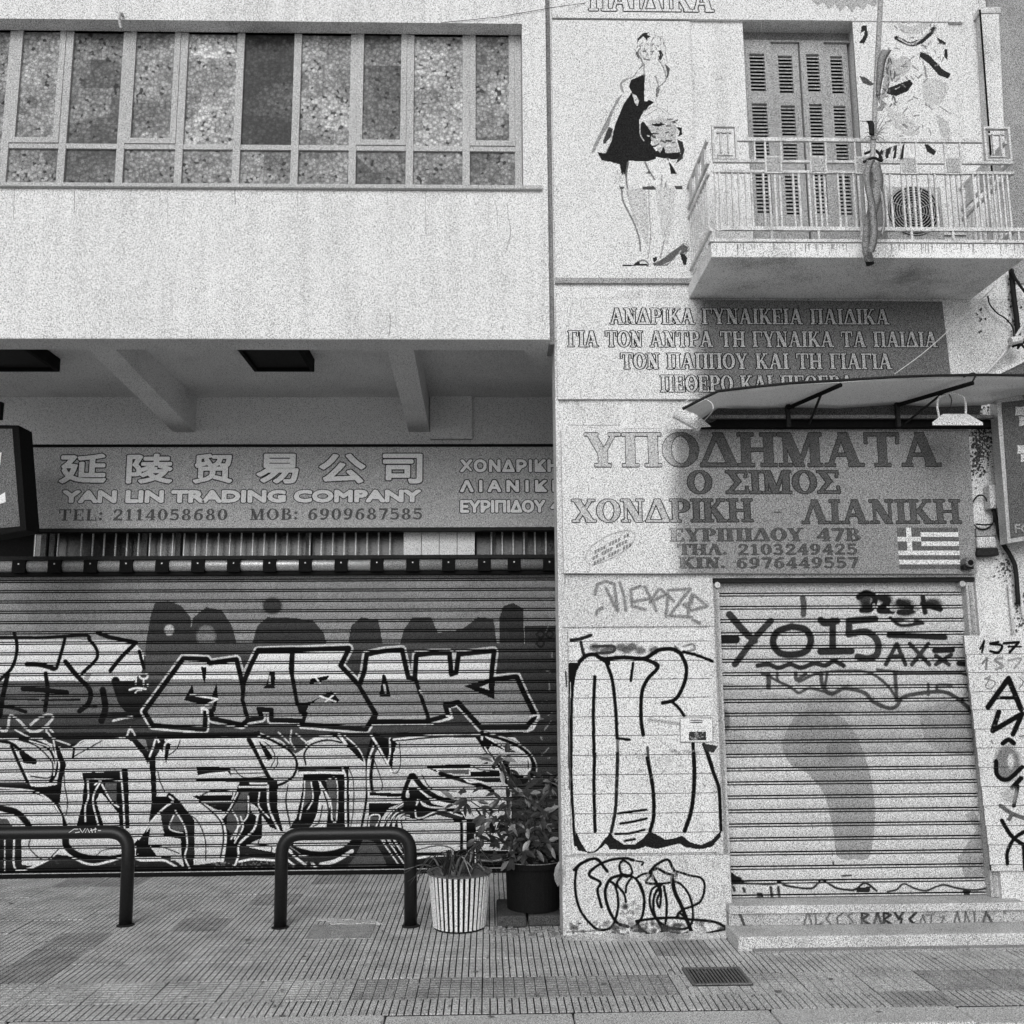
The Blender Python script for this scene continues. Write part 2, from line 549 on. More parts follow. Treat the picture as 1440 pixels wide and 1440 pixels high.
        w = .66
    elif c == '7': R(.02, .83, .62, 1); D(.26, 0, .54, .86, .18); w = .64
    elif c == '8': ring(.33, .75, .26, .26, S * .85, h, None); ring(.33, .26, .31, .27, S * .95, h, None); w = .66
    elif c == ':': ring(.12, .14, .1, .12, .1, .12); ring(.12, .62, .1, .12, .1, .12); w = .24
    elif c == '.': ring(.12, .11, .1, .11, .1, .11); w = .24
    elif c == '-': R(.1, .38, .46, .52); w = .56
    elif c == ' ': w = .42
    nx = max(1, int(round(w * N)))
    X = (np.arange(nx) + .5)[None, :] / N
    Y = (N - np.arange(N) - .5)[:, None] / N
    msk = np.zeros((N, nx), bool)
    for k, d in P:
        if k == 'p':
            ins = np.zeros((N, nx), bool)
            for i in range(len(d)):
                x1, y1 = d[i]; x2, y2 = d[(i + 1) % len(d)]
                if y1 == y2: continue
                cnd = (Y > min(y1, y2)) & (Y <= max(y1, y2))
                ins ^= cnd & (X < x1 + (Y - y1) * (x2 - x1) / (y2 - y1))
            msk |= ins
        elif k == 'r':
            cx, cy, rx, ry, tx, ty, half = d
            o = ((X - cx) / rx) ** 2 + ((Y - cy) / ry) ** 2 <= 1
            if rx > tx:
                o &= ~(((X - cx) / (rx - tx)) ** 2 + ((Y - cy) / max(ry - ty, 1e-3)) ** 2 <= 1)
            if half == 'r': o &= (X >= cx - .01)
            msk |= o
        else:
            pts, t = d
            pp = rnd_curve(pts, 5)
            for a, b in zip(pp[:-1], pp[1:]):
                dd = b - a
                tt = np.clip(((X - a[0]) * dd[0] + (Y - a[1]) * dd[1]) / (dd @ dd + 1e-9), 0, 1)
                msk |= np.hypot(X - a[0] - tt * dd[0], (Y - a[1] - tt * dd[1])) < t / 2
    return msk

def text_mask(txt, N, gap=0.06, bold=1.0):
    cols = []
    for ch in txt:
        cols.append(glyph(ch, N, bold))
        cols.append(np.zeros((N, int(gap * N)), bool))
    return np.concatenate(cols[:-1], axis=1)

def dilate(m, kx, ky):
    o = np.pad(m, ((ky, ky), (kx, kx)))
    r = o.copy()
    for dy in range(-ky, ky + 1):
        wx = int(round(kx * math.sqrt(max(0, 1 - (dy / (ky + .01)) ** 2))))
        t = np.roll(o, dy, 0)
        rr = t.copy()
        for dx in range(-wx, wx + 1):
            rr |= np.roll(t, dx, 1)
        r |= rr
    return r

def mask_mesh(name, msk, x0, x1, z0, z1, y, m, parent):
    """flat lettering cut from a mask: merged rectangles on the plane y"""
    hN, wN = msk.shape
    dx, dz = (x1 - x0) / wN, (z1 - z0) / hN
    V, F = [], []
    live = {}
    def emit(a, b, r0_, r1_):
        i = len(V)
        xa, xb, za, zb = x0 + a * dx, x0 + b * dx, z1 - r1_ * dz, z1 - r0_ * dz
        V.extend(((xa, y, za), (xb, y, za), (xb, y, zb), (xa, y, zb))); F.append((i, i + 1, i + 2, i + 3))
    for r in range(hN + 1):
        runs = set()
        if r < hN:
            d = np.diff(np.concatenate(([0], msk[r].astype(np.int8), [0])))
            runs = set(zip(np.flatnonzero(d == 1).tolist(), np.flatnonzero(d == -1).tolist()))
        for k in list(live):
            if k not in runs:
                emit(k[0], k[1], live.pop(k), r)
        for k in runs:
            live.setdefault(k, r)
    return add(name, mesh_arrays(name, V, F, None, m), parent)

def letters(parent, pieces, x0w, dxc, z0w, z1w, N, Y, fill, outline, kx, ky, name):
    """pieces: (first column, mask); one object per letter and one per outline"""
    dz = (z1w - z0w) / N
    for i, (c0, g) in enumerate(pieces):
        if not g.any():
            continue
        a = x0w + c0 * dxc
        b = a + g.shape[1] * dxc
        if outline is not None:
            dk = dilate(g, kx, ky)
            mask_mesh("letter_outline", dk, a - kx * dxc, b + kx * dxc, z0w - ky * dz, z1w + ky * dz, Y - 0.0010 - .00015 * (i % 2), outline, parent)
        mask_mesh(name, g, a, b, z0w, z1w, Y - 0.0028, fill, parent)

def serif_line(parent, txt, x0, x1, y0, y1, Y, fill, outline=None, ow=1.0, N=40, bold=1.0, gap=.06, name="letter"):
    """a line of serif lettering in the pixel box, on plane Y"""
    X0, X1, Z0, Z1 = XR(x0, x1, y0, y1, Y)
    pieces, c = [], 0
    for ch in txt:
        g = glyph(ch, N, bold)
        pieces.append((c, g))
        c += g.shape[1] + int(gap * N)
    tot = c - int(gap * N)
    kx = max(1, int(round(ow * tot / (x1 - x0)))); ky = max(1, int(round(ow * N / (y1 - y0))))
    letters(parent, pieces, X0, (X1 - X0) / tot, Z0, Z1, N, Y, fill, outline, kx, ky, name)

def sans_line(parent, txt, x0, x1, y0, y1, Y, fill, outline=None, bold=1.0, ow=1.0, track=1.0, name="letter", N=44, whole=False):
    """the built-in sans face, rasterised, thickened by `bold` pixels and outlined by `ow` pixels"""
    cu = bpy.data.curves.new("text", 'FONT')
    cu.body = txt
    cu.size = 1.0
    cu.space_character = track
    cu.resolution_u = 3
    ob = bpy.data.objects.new("text", cu)
    COL.objects.link(ob)
    dg = bpy.context.evaluated_depsgraph_get()
    me = bpy.data.meshes.new_from_object(ob.evaluated_get(dg))
    bpy.data.objects.remove(ob)
    me.calc_loop_triangles()
    co = np.zeros(len(me.vertices) * 3, np.float32); me.vertices.foreach_get("co", co); co = co.reshape(-1, 3)[:, :2]
    tri = np.zeros(len(me.loop_triangles) * 3, np.int32); me.loop_triangles.foreach_get("vertices", tri); tri = tri.reshape(-1, 3)
    bpy.data.meshes.remove(me)
    lo, hi = co.min(0), co.max(0)
    pw, ph = (x1 - x0), (y1 - y0)
    pad = bold
    nx = int(round(N * pw / ph))
    sx, sy = (nx * (1 - 2 * pad / pw)) / (hi[0] - lo[0]), (N * (1 - 2 * pad / ph)) / (hi[1] - lo[1])
    P = np.empty_like(co)
    P[:, 0] = (co[:, 0] - lo[0]) * sx + nx * pad / pw
    P[:, 1] = N - ((co[:, 1] - lo[1]) * sy + N * pad / ph)
    m = np.zeros((N, nx), bool)
    for t in tri:
        a, b, c = P[t]
        i0, i1 = max(0, int(min(a[0], b[0], c[0]))), min(nx, int(max(a[0], b[0], c[0])) + 2)
        j0, j1 = max(0, int(min(a[1], b[1], c[1]))), min(N, int(max(a[1], b[1], c[1])) + 2)
        X = (np.arange(i0, i1) + .5)[None, :]; Yy = (np.arange(j0, j1) + .5)[:, None]
        e1 = (b[0] - a[0]) * (Yy - a[1]) - (b[1] - a[1]) * (X - a[0])
        e2 = (c[0] - b[0]) * (Yy - b[1]) - (c[1] - b[1]) * (X - b[0])
        e3 = (a[0] - c[0]) * (Yy - c[1]) - (a[1] - c[1]) * (X - c[0])
        m[j0:j1, i0:i1] |= ((e1 >= 0) & (e2 >= 0) & (e3 >= 0)) | ((e1 <= 0) & (e2 <= 0) & (e3 <= 0))
    cells = N / ph
    k = max(0, int(round(bold * cells)))
    X0, X1, Z0, Z1 = XR(x0, x1, y0, y1, Y)
    # split into letters at the empty columns
    pieces = []
    if whole:
        pieces = [(0, m)]
    else:
        col = np.concatenate(([0], m.any(0).astype(np.int8), [0])); d = np.diff(col)
        for a, b in zip(np.flatnonzero(d == 1), np.flatnonzero(d == -1)):
            pieces.append((int(a), m[:, a:b]))
    out = []
    for c0, g in pieces:
        if k:
            g = dilate(g, k, k)[k:-k or None]
            c0 -= k
        out.append((c0, g))
    kx = max(1, int(round(ow * cells)))
    letters(parent, out, X0, (X1 - X0) / nx, Z0, Z1, N, Y, fill, outline, kx, kx, name)

# ================================================================== planes of the place
YA, YB, YR = 6.90, 7.00, 9.23          # front of the left building, front of the right building, back wall of the arcade
def xw(px, py, Y): return float(W(px, py, Y)[0])
def zw(px, py, Y): return float(W(px, py, Y)[2])

# ------------------------------------------------------------------ ground
ground = MB().quad((-60, -60, -0.13), (60, -60, -0.13), (60, 60, -0.13), (-60, 60, -0.13)).build("road", asphalt_m)
tag(ground, "dark asphalt road beyond the kerb", kind="structure")
bouncer = MB().box(-40, 40, -50, 3.0, -0.125, -0.01).build("bounce_ground", mat("bounce_paving", 0.62, 0.9, blotch=.2))   # unseen, added to bounce light up into the arcade
tag(bouncer, "unseen pale ground added to bounce light under the soffits", kind="structure")
KY = float(GR(400, 1429)[1])            # inner edge of the kerb
sidewalk = MB().box(-9, 9, KY, 9.6, -0.125, -0.030).build("sidewalk", grout_m)
tag(sidewalk, "pavement of grooved concrete slabs in front of the shops", kind="structure")
bed = MB().box(-9, 9, KY, 9.6, -0.030, -0.006).build("mortar_bed", grout_m, sidewalk)
SL = 0.375
def slab_mesh(name, along, m, nrib=9, nseg=6):
    """grooved concrete slab: rows of raised studs with dirt-filled gaps between them, origin at the slab centre"""
    b = MB()
    h = SL / 2 - 0.004
    b.box(-h, h, -h, h, -0.02, -0.008)
    p, q = 2 * h / nrib, 2 * h / nseg
    g = 0.0042
    for i in range(nrib):
        a, c = -h + i * p + (g if i else 0), -h + (i + 1) * p - (g if i < nrib - 1 else 0)
        for j in range(nseg):
            e, f = -h + j * q + (.0024 if j else 0), -h + (j + 1) * q - (.0024 if j < nseg - 1 else 0)
            if along == 'y': b.box(a, c, e, f, -0.008, 0.0)
            else: b.box(e, f, a, c, -0.008, 0.0)
    me = bpy.data.meshes.new(name)
    me.from_pydata(b.v, [], b.f)
    me.materials.append(m); me.materials.append(mat("groove_dirt", 0.10, 0.95, blotch=.4))
    for k in range(6):
        me.polygons[k].material_index = 1
    return me
SM = {(a, k): slab_mesh("paving_slab", a, mm) for a in 'xy' for k, mm in ((0, slab_m), (1, slab_d))}
ystart = float(GR(900, 1370)[1])        # far edge of the crosswise band
x00 = float(GR(580, 1425)[0])
row = 0
holes = []
gx0, gx1 = float(GR(966, 1374)[0]), float(GR(1050, 1374)[0])
gy0, gy1 = float(GR(1010, 1386)[1]), float(GR(1010, 1362)[1])
for j in range(-2, 9):
    y0 = ystart + j * SL
    if y0 + SL < KY + 0.1: continue
    ori = 'x' if j == -1 else 'y'
    for i in range(-11, 12):
        xc, yc = x00 + (i + .5) * SL, y0 + SL / 2
        if xc > 0.62 and yc > 6.9: continue          # behind the column and door step
        if yc > 9.3: continue
        if abs(xc) * 1350 / (yc + .2) > 1180: continue
        dk = 1 if (j == -1 and rng.random() < .45) or rng.random() < .12 else 0
        o = add("paving_slab", SM[(ori, dk)], sidewalk)
        dz = rng.uniform(-0.004, 0.0)
        yy = yc
        if y0 < KY:                                     # the row by the kerb is cut to fit
            s = (y0 + SL - KY) / SL
            o.scale = (1, s, 1); yy = (y0 + SL + KY) / 2
        o.location = (xc, yy, dz)
        o.rotation_euler = (rng.uniform(-.006, .006), rng.uniform(-.006, .006), rng.uniform(-.009, .009))
kerb = MB().box(-9, 9, KY - .30, KY - .003, -0.124, -0.05).build("kerb", grout_m)
tag(kerb, "pale stone kerb along the front of the pavement", kind="structure")
xk = -3.6
while xk < 3.8:
    L = rng.uniform(.85, 1.1)
    MB().box(xk, xk + L - .008, KY - .26 + rng.uniform(-.01, .01), KY - .008, -0.05, rng.uniform(-.004, .004)).build("kerb_stone", curb_m, kerb, bevel=.012)
    xk += L

# ------------------------------------------------------------------ LEFT BUILDING
XL = -5.6
xe = xw(770, 250, YA)                                   # its right edge
lb = thing("arcade_building", "white modernist building on the left with a ribbon window over a recessed ground-floor arcade", "building", (-2.0, YA, 0))
zs0 = zw(400, 476, YA)                                  # bottom of the spandrel
zs1 = zw(400, 265, YA)                                  # window sill
zt0 = zw(400, 30, YA)                                   # head of the window recess
wx1 = xw(735, 150, YA)
zlip = zs0
ztop = 9.5
MB().box(XL, xe, YA, YA + .25, zs0, zs1 - .012).build("spandrel_wall", plaster, lb)
MB().box(XL, xe, YA, YA + .25, zt0, ztop).build("upper_wall", plaster, lb)
MB().box(wx1, xe, YA, YA + .25, zs1 - .012, zt0).build("wall_pier", plaster, lb)
sill = MB().box(XL, xw(762, 265, YA), YA - .035, YA + .10, zs1 - .010, zs1 + .022).build("window_sill", frame_m, lb, bevel=.004)
b = MB()
for pts, wd in (([(713, 285), (715, 305), (718, 325), (714, 345), (710, 356)], .9), ([(548, 440), (549, 455), (547, 472)], 1.1), ([(60, 470), (66, 474)], 1.6), ([(166, 471), (172, 473)], 2.2), ([(690, 268), (698, 292), (700, 318)], .6), ([(235, 268), (236, 320)], .7), ([(105, 268), (104, 300)], .8), ([(418, 268), (419, 298)], .7), ([(598, 268), (599, 330)], .6), ([(330, 268), (331, 288)], .8), ([(20, 268), (19, 310)], .7)):
    c = [W(px, py, YA - .0015) for px, py in (rnd_curve(pts, 4) if len(pts) > 2 else pts)]
    for i in range(len(c) - 1):
        w_ = wd * .0026 * rng.uniform(.6, 1.2)
        b.quad(c[i] - (w_, 0, 0), c[i] + (w_, 0, 0), c[i + 1] + (w_, 0, 0), c[i + 1] - (w_, 0, 0))
tag(b.build("hairline_cracks", mat("crack_dirt", .22, .95), lb), kind="stuff")
# soffit of the overhang, deeper than its front edge
zsof = zlip + .22
MB().box(XL, 1.6, YA + .25, YR + .02, zsof, zsof + .2).build("soffit", soffit_m, lb)
MB().box(XL, xe + .0, YA + .003, YA + .247, zs0 - .004, zs0 - .001).build("soffit_edge", soffit_m, lb)
for (fx0, fx1, bx0, bx1) in ((112, 157, 245, 275), (546, 584, 575, 604)):
    xa, xb = xw((bx0), 600, YR), xw((bx1), 600, YR)
    zb0 = zw(260, 608, YR)
    yf = YA + .252
    b = MB().hexa([(xa, yf, zlip + .002), (xb, yf, zlip + .002), (xa, YR, zb0), (xb, YR, zb0),
                   (xa, yf, zsof), (xb, yf, zsof), (xa, YR, zsof), (xb, YR, zsof)])
    b.build("bracket_beam", soffit_m, lb)
# gusset at the right end of the soffit
g0, g1 = W(738, 487, YA + .26), W(772, 523, 8.0)
MB().prism([(0, 0), (1, 0), (1, .2), (0, .2)], 0, .01)
gz = zlip + .005
b = MB()
b.v = [(g0[0], YA + .26, gz), (xe + .5, YA + .26, gz), (xe + .5, 8.1, gz), (g1[0] + .03, 8.1, gz),
       (g0[0], YA + .26, zsof), (xe + .5, YA + .26, zsof), (xe + .5, 8.1, zsof), (g1[0] + .03, 8.1, zsof)]
b.f = [(0, 1, 2, 3), (7, 6, 5, 4), (0, 3, 7, 4), (2, 6, 7, 3), (0, 4, 5, 1), (1, 5, 6, 2)]
b.build("corner_haunch", soffit_m, lb)
# back wall of the arcade
zsign0, zsign1 = zw(400, 744, 9.0), zw(400, 627, 9.0)
zgr0, zgr1 = zw(400, 783, YR), zw(400, 738, YR)
MB().box(XL, 2.0, YR, YR + .2, zgr1, zsof).build("arcade_wall", backwall_m, lb)
px0, px1 = xw(605, 590, YR), xw(664, 590, YR)
MB().box(px0, px1, YR - .05, YR - .002, zw(400, 619, YR), zsof - .002).build("wall_pier", backwall_m, lb)
x0_, x1_ = xw(668, 700, YR - .05), 2.0
# beneath the sign: a tiled pier between two barred transoms
tx0, tx1 = xw(568, 765, YR), xw(668, 765, YR)
for k in range(4):
    a = tx0 + (tx1 - tx0) * k / 4
    MB().box(a + .003, a + (tx1 - tx0) / 4 - .003, YR - .06, YR + .18, zgr0 - .02, zgr1 - .002).build("pier_tile", backwall_m, lb)
MB().box(XL, 2.0, YR + .35, YR + .4, 0.0, zgr1 + .02).build("shop_interior", black_m, lb)
glass_d = mat("dark_shop_glass", 0.02, 0.2, blotch=0.6, bscale=5, grain=0.5, spec=0.6)
for gi, (ga, gb) in enumerate(((38, 566), (670, 812))):
    a, bb = xw(ga, 765, YR), xw(gb, 765, YR)
    gr = MB().box(a, bb, YR + .14, YR + .15, zgr0 - .02, zgr1 - .002).build("transom_window", glass_d, lb)
    for fx in ([58, 70, 200, 247, 430] if gi == 0 else [690, 735]):
        c = xw(fx, 765, YR + .1)
        MB().box(c, c + .05, YR + .09, YR + .13, zgr0, zgr1 - .002).build("mullion", mat("old_mullion", .14), gr)
    MB().box(a, bb, YR + .08, YR + .125, zgr1 - .06, zgr1 - .004).build("rail", dark_m, gr)
pxs = [47, 79, 112] + [128 + 16.15 * i for i in range(27)] + [691 + 15.4 * i for i in range(8)]
for px in pxs:
    c = xw(px, 765, YR)
    if 566 < px < 670: continue
    MB().tube([(c, YR + .04, zgr0), (c, YR + .04, zgr1 - .003)], .0085, 6).build("window_bar", bright_m, lb)

# ribbon window: frame, mullions, transom, panes
YW = YA + .16
win = MB().box(XL, wx1 - .001, YW + .05, YW + .08, zs1 + .02, zt0 - .02).build("ribbon_window", mat("window_backing", 0.12, 0.9), lb)
zbar = zw(400, 208, YW)
zhead = zw(400, 41, YW)
MB().box(XL, wx1, YW - .02, YW + .03, zhead, zt0).build("window_head", frame_m, lb)
MB().box(XL, wx1, YW + .005, YW + .02, zhead - .001, zhead + .01).build("head_joint", black_m, lb)
lowc = [5 - 82.5, 5, 86, 168.3, 251, 332, 414, 495.3, 575.8, 655.6]
mx = [xw(p, 235, YW) for p in lowc]
step = (mx[-1] - mx[1]) / 8
mx = [mx[1] - step * 5 + step * k for k in range(4)] + [mx[0]] + mx[1:] if False else [mx[1] - step * k for k in range(6, 0, -1)] + mx[1:]
mx_edge = wx1 - .03
hw = .030
def bubble_hook(tone, spots):
    def h(m, n, l, mth, noise, pos, base):
        vo = n.new("ShaderNodeTexVoronoi")
        vo.inputs["Scale"].default_value = 37.0
        l.new(pos, vo.inputs["Vector"])
        sep = n.new("ShaderNodeSeparateColor")
        l.new(vo.outputs["Color"], sep.inputs[0])
        edge = mth('MULTIPLY_ADD', mth('MINIMUM', vo.outputs["Distance"], 0.75), -1.15, 1.45)
        rndv = mth('MULTIPLY_ADD', sep.outputs[0], 0.7, 0.65)
        v = mth('MULTIPLY', mth('MULTIPLY', base, edge), rndv)
        cl = noise(2.6, 3.0)
        v = mth('MULTIPLY', v, mth('MULTIPLY_ADD', mth('SUBTRACT', cl, 0.5), 1.5, 1.0))
        vb = n.new("ShaderNodeTexVoronoi"); vb.distance = 'CHEBYCHEV'; vb.inputs["Scale"].default_value = 3.6
        l.new(pos, vb.inputs["Vector"])
        sb = n.new("ShaderNodeSeparateColor"); l.new(vb.outputs["Color"], sb.inputs[0])
        v = mth('MULTIPLY', v, mth('MULTIPLY_ADD', sb.outputs[0], 0.75, 0.55))   # boxes stacked behind the glass
        thr = mth('MULTIPLY_ADD', mth('SUBTRACT', cl, 0.45), 0.25, spots)
        sp = mth('LESS_THAN', sep.outputs[1], thr)
        return mth('MULTIPLY', v, mth('MULTIPLY_ADD', sp, -0.85, 1.0))
    return h
tones = {1: .25, 2: .17, 3: .31, 4: .42, 5: .06, 6: .27, 7: .18, 8: .46, 9: .26, 0: .22}
lowt = {1: .25, 2: .19, 3: .22, 4: .27, 5: .26, 6: .25, 7: .15, 8: .26, 9: .25, 0: .22}
def gmat(t, sp):
    return mat("pebbled_glass_%d" % int(t * 1000 + sp * 7), t, 0.35, attr=False, blotch=0.2, grain=0.7, bump=0.05, spec=0.12, hook=bubble_hook(t, sp))
allm = mx + [mx_edge]
for k, c in enumerate(allm):
    h2 = hw if k < len(allm) - 1 else .028
    MB().box(c - h2, c + h2, YW - .012, YW + .045, zs1 + .022, zhead - .001).build("mullion", frame_m, win, bevel=.004)
for k in range(len(allm) - 1):
    a, c = allm[k] + hw, allm[k + 1] - (hw if k + 1 < len(allm) - 1 else .028)
    MB().box(a, c, YW - .008, YW + .04, zbar - .022, zbar + .022).build("transom_bar", frame_m, win, bevel=.003)
    b_i = k - 5                                     # bay number as counted from the left of the picture
    t = tones.get(b_i, .17); tl = lowt.get(b_i, .15)
    MB().box(a, c, YW + .012, YW + .018, zs1 + .022, zbar - .022).build("pane", gmat(tl, .03), win)
    if b_i in (1, 3, 7, 9) or (b_i < 0 and b_i % 2):
        e = .045
        za, zb = zbar + .022, zhead - .001
        fr = MB()
        for q in ((a, c, za, za + e), (a, c, zb - e, zb), (a, a + e, za + e, zb - e), (c - e, c, za + e, zb - e)):
            fr.box(q[0], q[1], YW - .018, YW + .03, q[2], q[3])
        fr.build("casement_frame", frame_m, win)
        MB().box(a + e, c - e, YW + .004, YW + .010, za + e, zb - e).build("pane", gmat(t, .035), win)
    else:
        MB().box(a, c, YW + .012, YW + .018, zbar + .022, zhead - .001).build("pane", gmat(t, .03 if b_i != 5 else 0), win)
# small bent pipe hanging over the window head
hx, hz = xw(170, 30, YA - .03), zw(170, 26, YA - .03)
o = MB().tube(rnd_curve([(hx, YA + .05, hz + .05), (hx, YA - .05, hz + .03), (hx, YA - .05, hz - .05), (hx + .015, YA - .05, hz - .1)]), .011).build("pipe_spout", frame_m)
tag(o, "short bent overflow pipe poking out over the head of the ribbon window", "pipe")
# crack wire over the plaster
o = MB().tube([tuple(W(620, 32, YA - .01)), tuple(W(700, 24, YA - .012)), tuple(W(768, 12, YA - .01)), tuple(W(830, 3, YB - .02))], .0022, 5).build("thin_wire", dark_m)
tag(o, "thin dark wire strung across the top of the white wall above the window corner", "wire")

# dark lamps under the soffit
for k, (lx0, lx1) in enumerate(((-60, 84), (358, 442))):
    Yb = 8.05
    zb = zw(lx1, 523, Yb)
    a, c = xw(lx0, 523, Yb), xw(lx1, 523, Yb)
    la = thing("ceiling_lamp", ("dark flat lamp under the soffit at the left edge above the dark box sign", "dark flat lamp under the soffit between the two beams")[k], "lamp", ((a + c) / 2, 7.6, zb), "flat lamps under the arcade soffit")
    b = MB()
    b.box(a, c, Yb - .03, Yb, zb, zsof - .002).box(a, c, 7.3, 7.33, zb, zsof - .002).box(a, a + .03, 7.33, Yb - .03, zb, zsof - .002).box(c - .03, c, 7.33, Yb - .03, zb, zsof - .002)
    b.build("lamp_housing", black_m, la)
    MB().box(a + .03, c - .03, 7.33, Yb - .03, zb + .03, zb + .04).build("diffuser", dark_m, la)

# ------------------------------------------------------------------ painted roller shutter of the arcade shop
cv = Canvas(-30, 795, 800, 1240, 0.32)
BK, WH, DG = 0.005, 0.76, 0.10
cv.speckle(60, -30, 800, 760, 880, 6, 40, .25, .5)
# old dark lettering with round tops
cv.poly([(205, 905), (212, 865), (218, 848), (236, 845), (255, 852), (268, 868), (270, 905)], .075)
cv.blob(236, 868, 26, 24, .075); cv.blob(238, 886, 8, 9, .5)
cv.poly([(262, 915), (272, 868), (290, 854), (312, 858), (326, 880), (336, 915)], .075); cv.blob(290, 895, 16, 18, .26)
cv.blob(383, 852, 16, 14, .07); cv.poly([(352, 915), (362, 880), (376, 868), (400, 868), (440, 872), (455, 890), (462, 915)], .075)
cv.poly([(488, 915), (494, 880), (508, 868), (532, 872), (540, 915)], .075); cv.blob(474, 903, 14, 16, .3)
cv.poly([(560, 915), (568, 885), (580, 868), (606, 868), (616, 890), (650, 885), (672, 868), (694, 870), (700, 915)], .075)
cv.blob(552, 900, 12, 14, .3); cv.blob(640, 876, 10, 10, .32)
cv.poly([(702, 940), (702, 870), (708, 852), (722, 848), (736, 856), (738, 940)], .06)
cv.rect(205, 905, 800, 925, .11)
cv.rect(-30, 905, 205, 918, .2)
# the mid-height ground colours
cv.rect(-30, 922, 800, 1040, .085)
cv.rect(205, 922, 330, 955, .13)
cv.rect(738, 880, 800, 1240, .07)
cv.blob(180, 985, 45, 40, .04, .9)
# letters on the left, white above and grey below
z1 = lambda p: zz(0, 880, 5.538, p)
cv.poly(z1([(-150, 100), (30, 110), (500, 108), (760, 110), (1040, 118), (1120, 210), (1120, 330), (1040, 430), (-150, 430)]), WH)
cv.poly(z1([(-150, 430), (900, 430), (1000, 670), (600, 680), (-150, 690)]), .17)
for p, wd in (([(110, 60), (130, 130), (128, 220), (90, 330), (0, 420)], 5), ([(-60, 90), (300, 92), (640, 74), (700, 90)], 4.5),
              ([(505, 100), (480, 200), (440, 330)], 5), ([(210, 300), (320, 305), (420, 335)], 7), ([(690, 100), (750, 180), (750, 260), (640, 370)], 5),
              ([(510, 280), (600, 390), (700, 500), (690, 600), (620, 665)], 7), ([(760, 55), (860, 90), (1060, 130)], 6), ([(1050, 140), (940, 250), (860, 350)], 6),
              ([(355, 370), (370, 500), (350, 660)], 6), ([(1085, 200), (1120, 330)], 5), ([(60, 380), (20, 560), (0, 700)], 7),
              ([(180, 490), (330, 500), (520, 520)], 7), ([(800, 500), (820, 640), (790, 740)], 9), ([(-20, 620), (100, 640), (200, 670)], 5),
              ([(330, 580), (620, 575)], 3), ([(0, 570), (300, 575)], 2.5), ([(650, 635), (750, 630)], 3), ([(900, 430), (960, 600), (1060, 690)], 12)):
    cv.stroke(z1(p), wd, BK)
cv.poly(z1([(660, 380), (715, 370), (690, 430), (650, 420)]), .4)
for p, wd in (([(1060, 395), (1058, 450)], 2.2), ([(1118, 420), (1118, 465)], 2.2), ([(1085, 380), (1120, 368), (1150, 385), (1140, 410), (1100, 410), (1085, 385)], 2.6), ([(1010, 500), (1060, 485), (1135, 492)], 2.6), ([(1050, 530), (1070, 505), (1100, 502)], 2)):
    cv.stroke(z1(p), wd, WH)
cv.blob(*z1([(1150, 462)])[0], 2.2, 2.2, WH)
for p, wd in (([(-40, 750), (20, 820), (60, 800), (80, 700), (150, 740), (230, 820), (320, 810), (410, 720), (380, 690), (300, 720), (240, 770)], 3.6), ([(360, 850), (370, 790), (430, 850)], 2.6), ([(985, 860), (1015, 795), (1040, 850)], 2.6), ([(880, 740), (960, 720), (1030, 710)], 3)):
    cv.stroke(z1(p), wd, .55)
# five big letters in the middle
z2 = lambda p: zz(190, 880, 4.966, p)
z3 = lambda p: zz(470, 880, 4.645, p)
LM = z2([(340, 230), (500, 238), (520, 265), (705, 238), (745, 400), (768, 600), (790, 650), (745, 688), (540, 645), (535, 590), (490, 600), (482, 720), (125, 692), (70, 600)])
LA = z2([(860, 178), (1095, 172), (1085, 300), (1120, 470), (1150, 560), (1210, 600), (1180, 660), (955, 655), (955, 585), (860, 580), (880, 640), (790, 655), (750, 520), (760, 400), (805, 290)])
LZ = [(412, 915), (490, 912), (478, 936), (505, 965), (527, 1004), (514, 1025), (425, 1018), (430, 1003), (418, 990), (411, 950)]
LO = z3([(215, 190), (330, 168), (440, 160), (480, 340), (530, 350), (565, 440), (635, 580), (600, 622), (265, 622), (275, 575), (165, 395), (200, 300)])
LK = z3([(540, 195), (640, 182), (750, 182), (762, 320), (800, 310), (815, 190), (1040, 168), (1020, 355), (1190, 335), (1240, 450), (1312, 590), (1250, 662), (960, 662), (810, 495), (720, 515), (740, 585), (620, 615), (560, 440), (530, 340)])
for L in (LM, LA, LZ, LO, LK):
    cv.stroke(L, 14, .6, curve=False, closed=True)
for L in (LM, LA, LZ, LO, LK):
    cv.stroke(L, 8.5, BK, curve=False, closed=True)
cv.stroke(z2([(860, 170), (1100, 165), (1440, 165)]), 7, BK, curve=False)
for L in (LM, LA, LZ, LO, LK):
    cv.poly(L, .30)
    P = np.array(L)
    t = Canvas.__new__(Canvas)
    mask = Canvas(cv.x0, cv.y0, cv.x1, cv.y1, 0.0); mask.poly(L, 1.0)
    ys = cv.y0 + (np.arange(cv.h) + .5) / cv.ss
    cv.a = np.where((mask.a > .5) & (ys[:, None] < 955), WH, cv.a)
    cv.a = np.where((mask.a > .5) & (ys[:, None] > 1003), .42, cv.a)
    cv.stroke(L, 5.5, BK, curve=False, closed=True)
K = lambda zf, p, v=BK: cv.poly(zf(p), v)
K(z2, [(400, 405), (340, 520), (480, 552), (575, 512), (470, 490), (410, 470)]); K(z2, [(570, 395), (535, 495), (560, 510), (525, 600), (560, 605), (578, 500)])
cv.stroke(z2([(388, 478), (470, 495), (575, 512), (465, 572), (465, 605)]), 2.6, WH, curve=False)
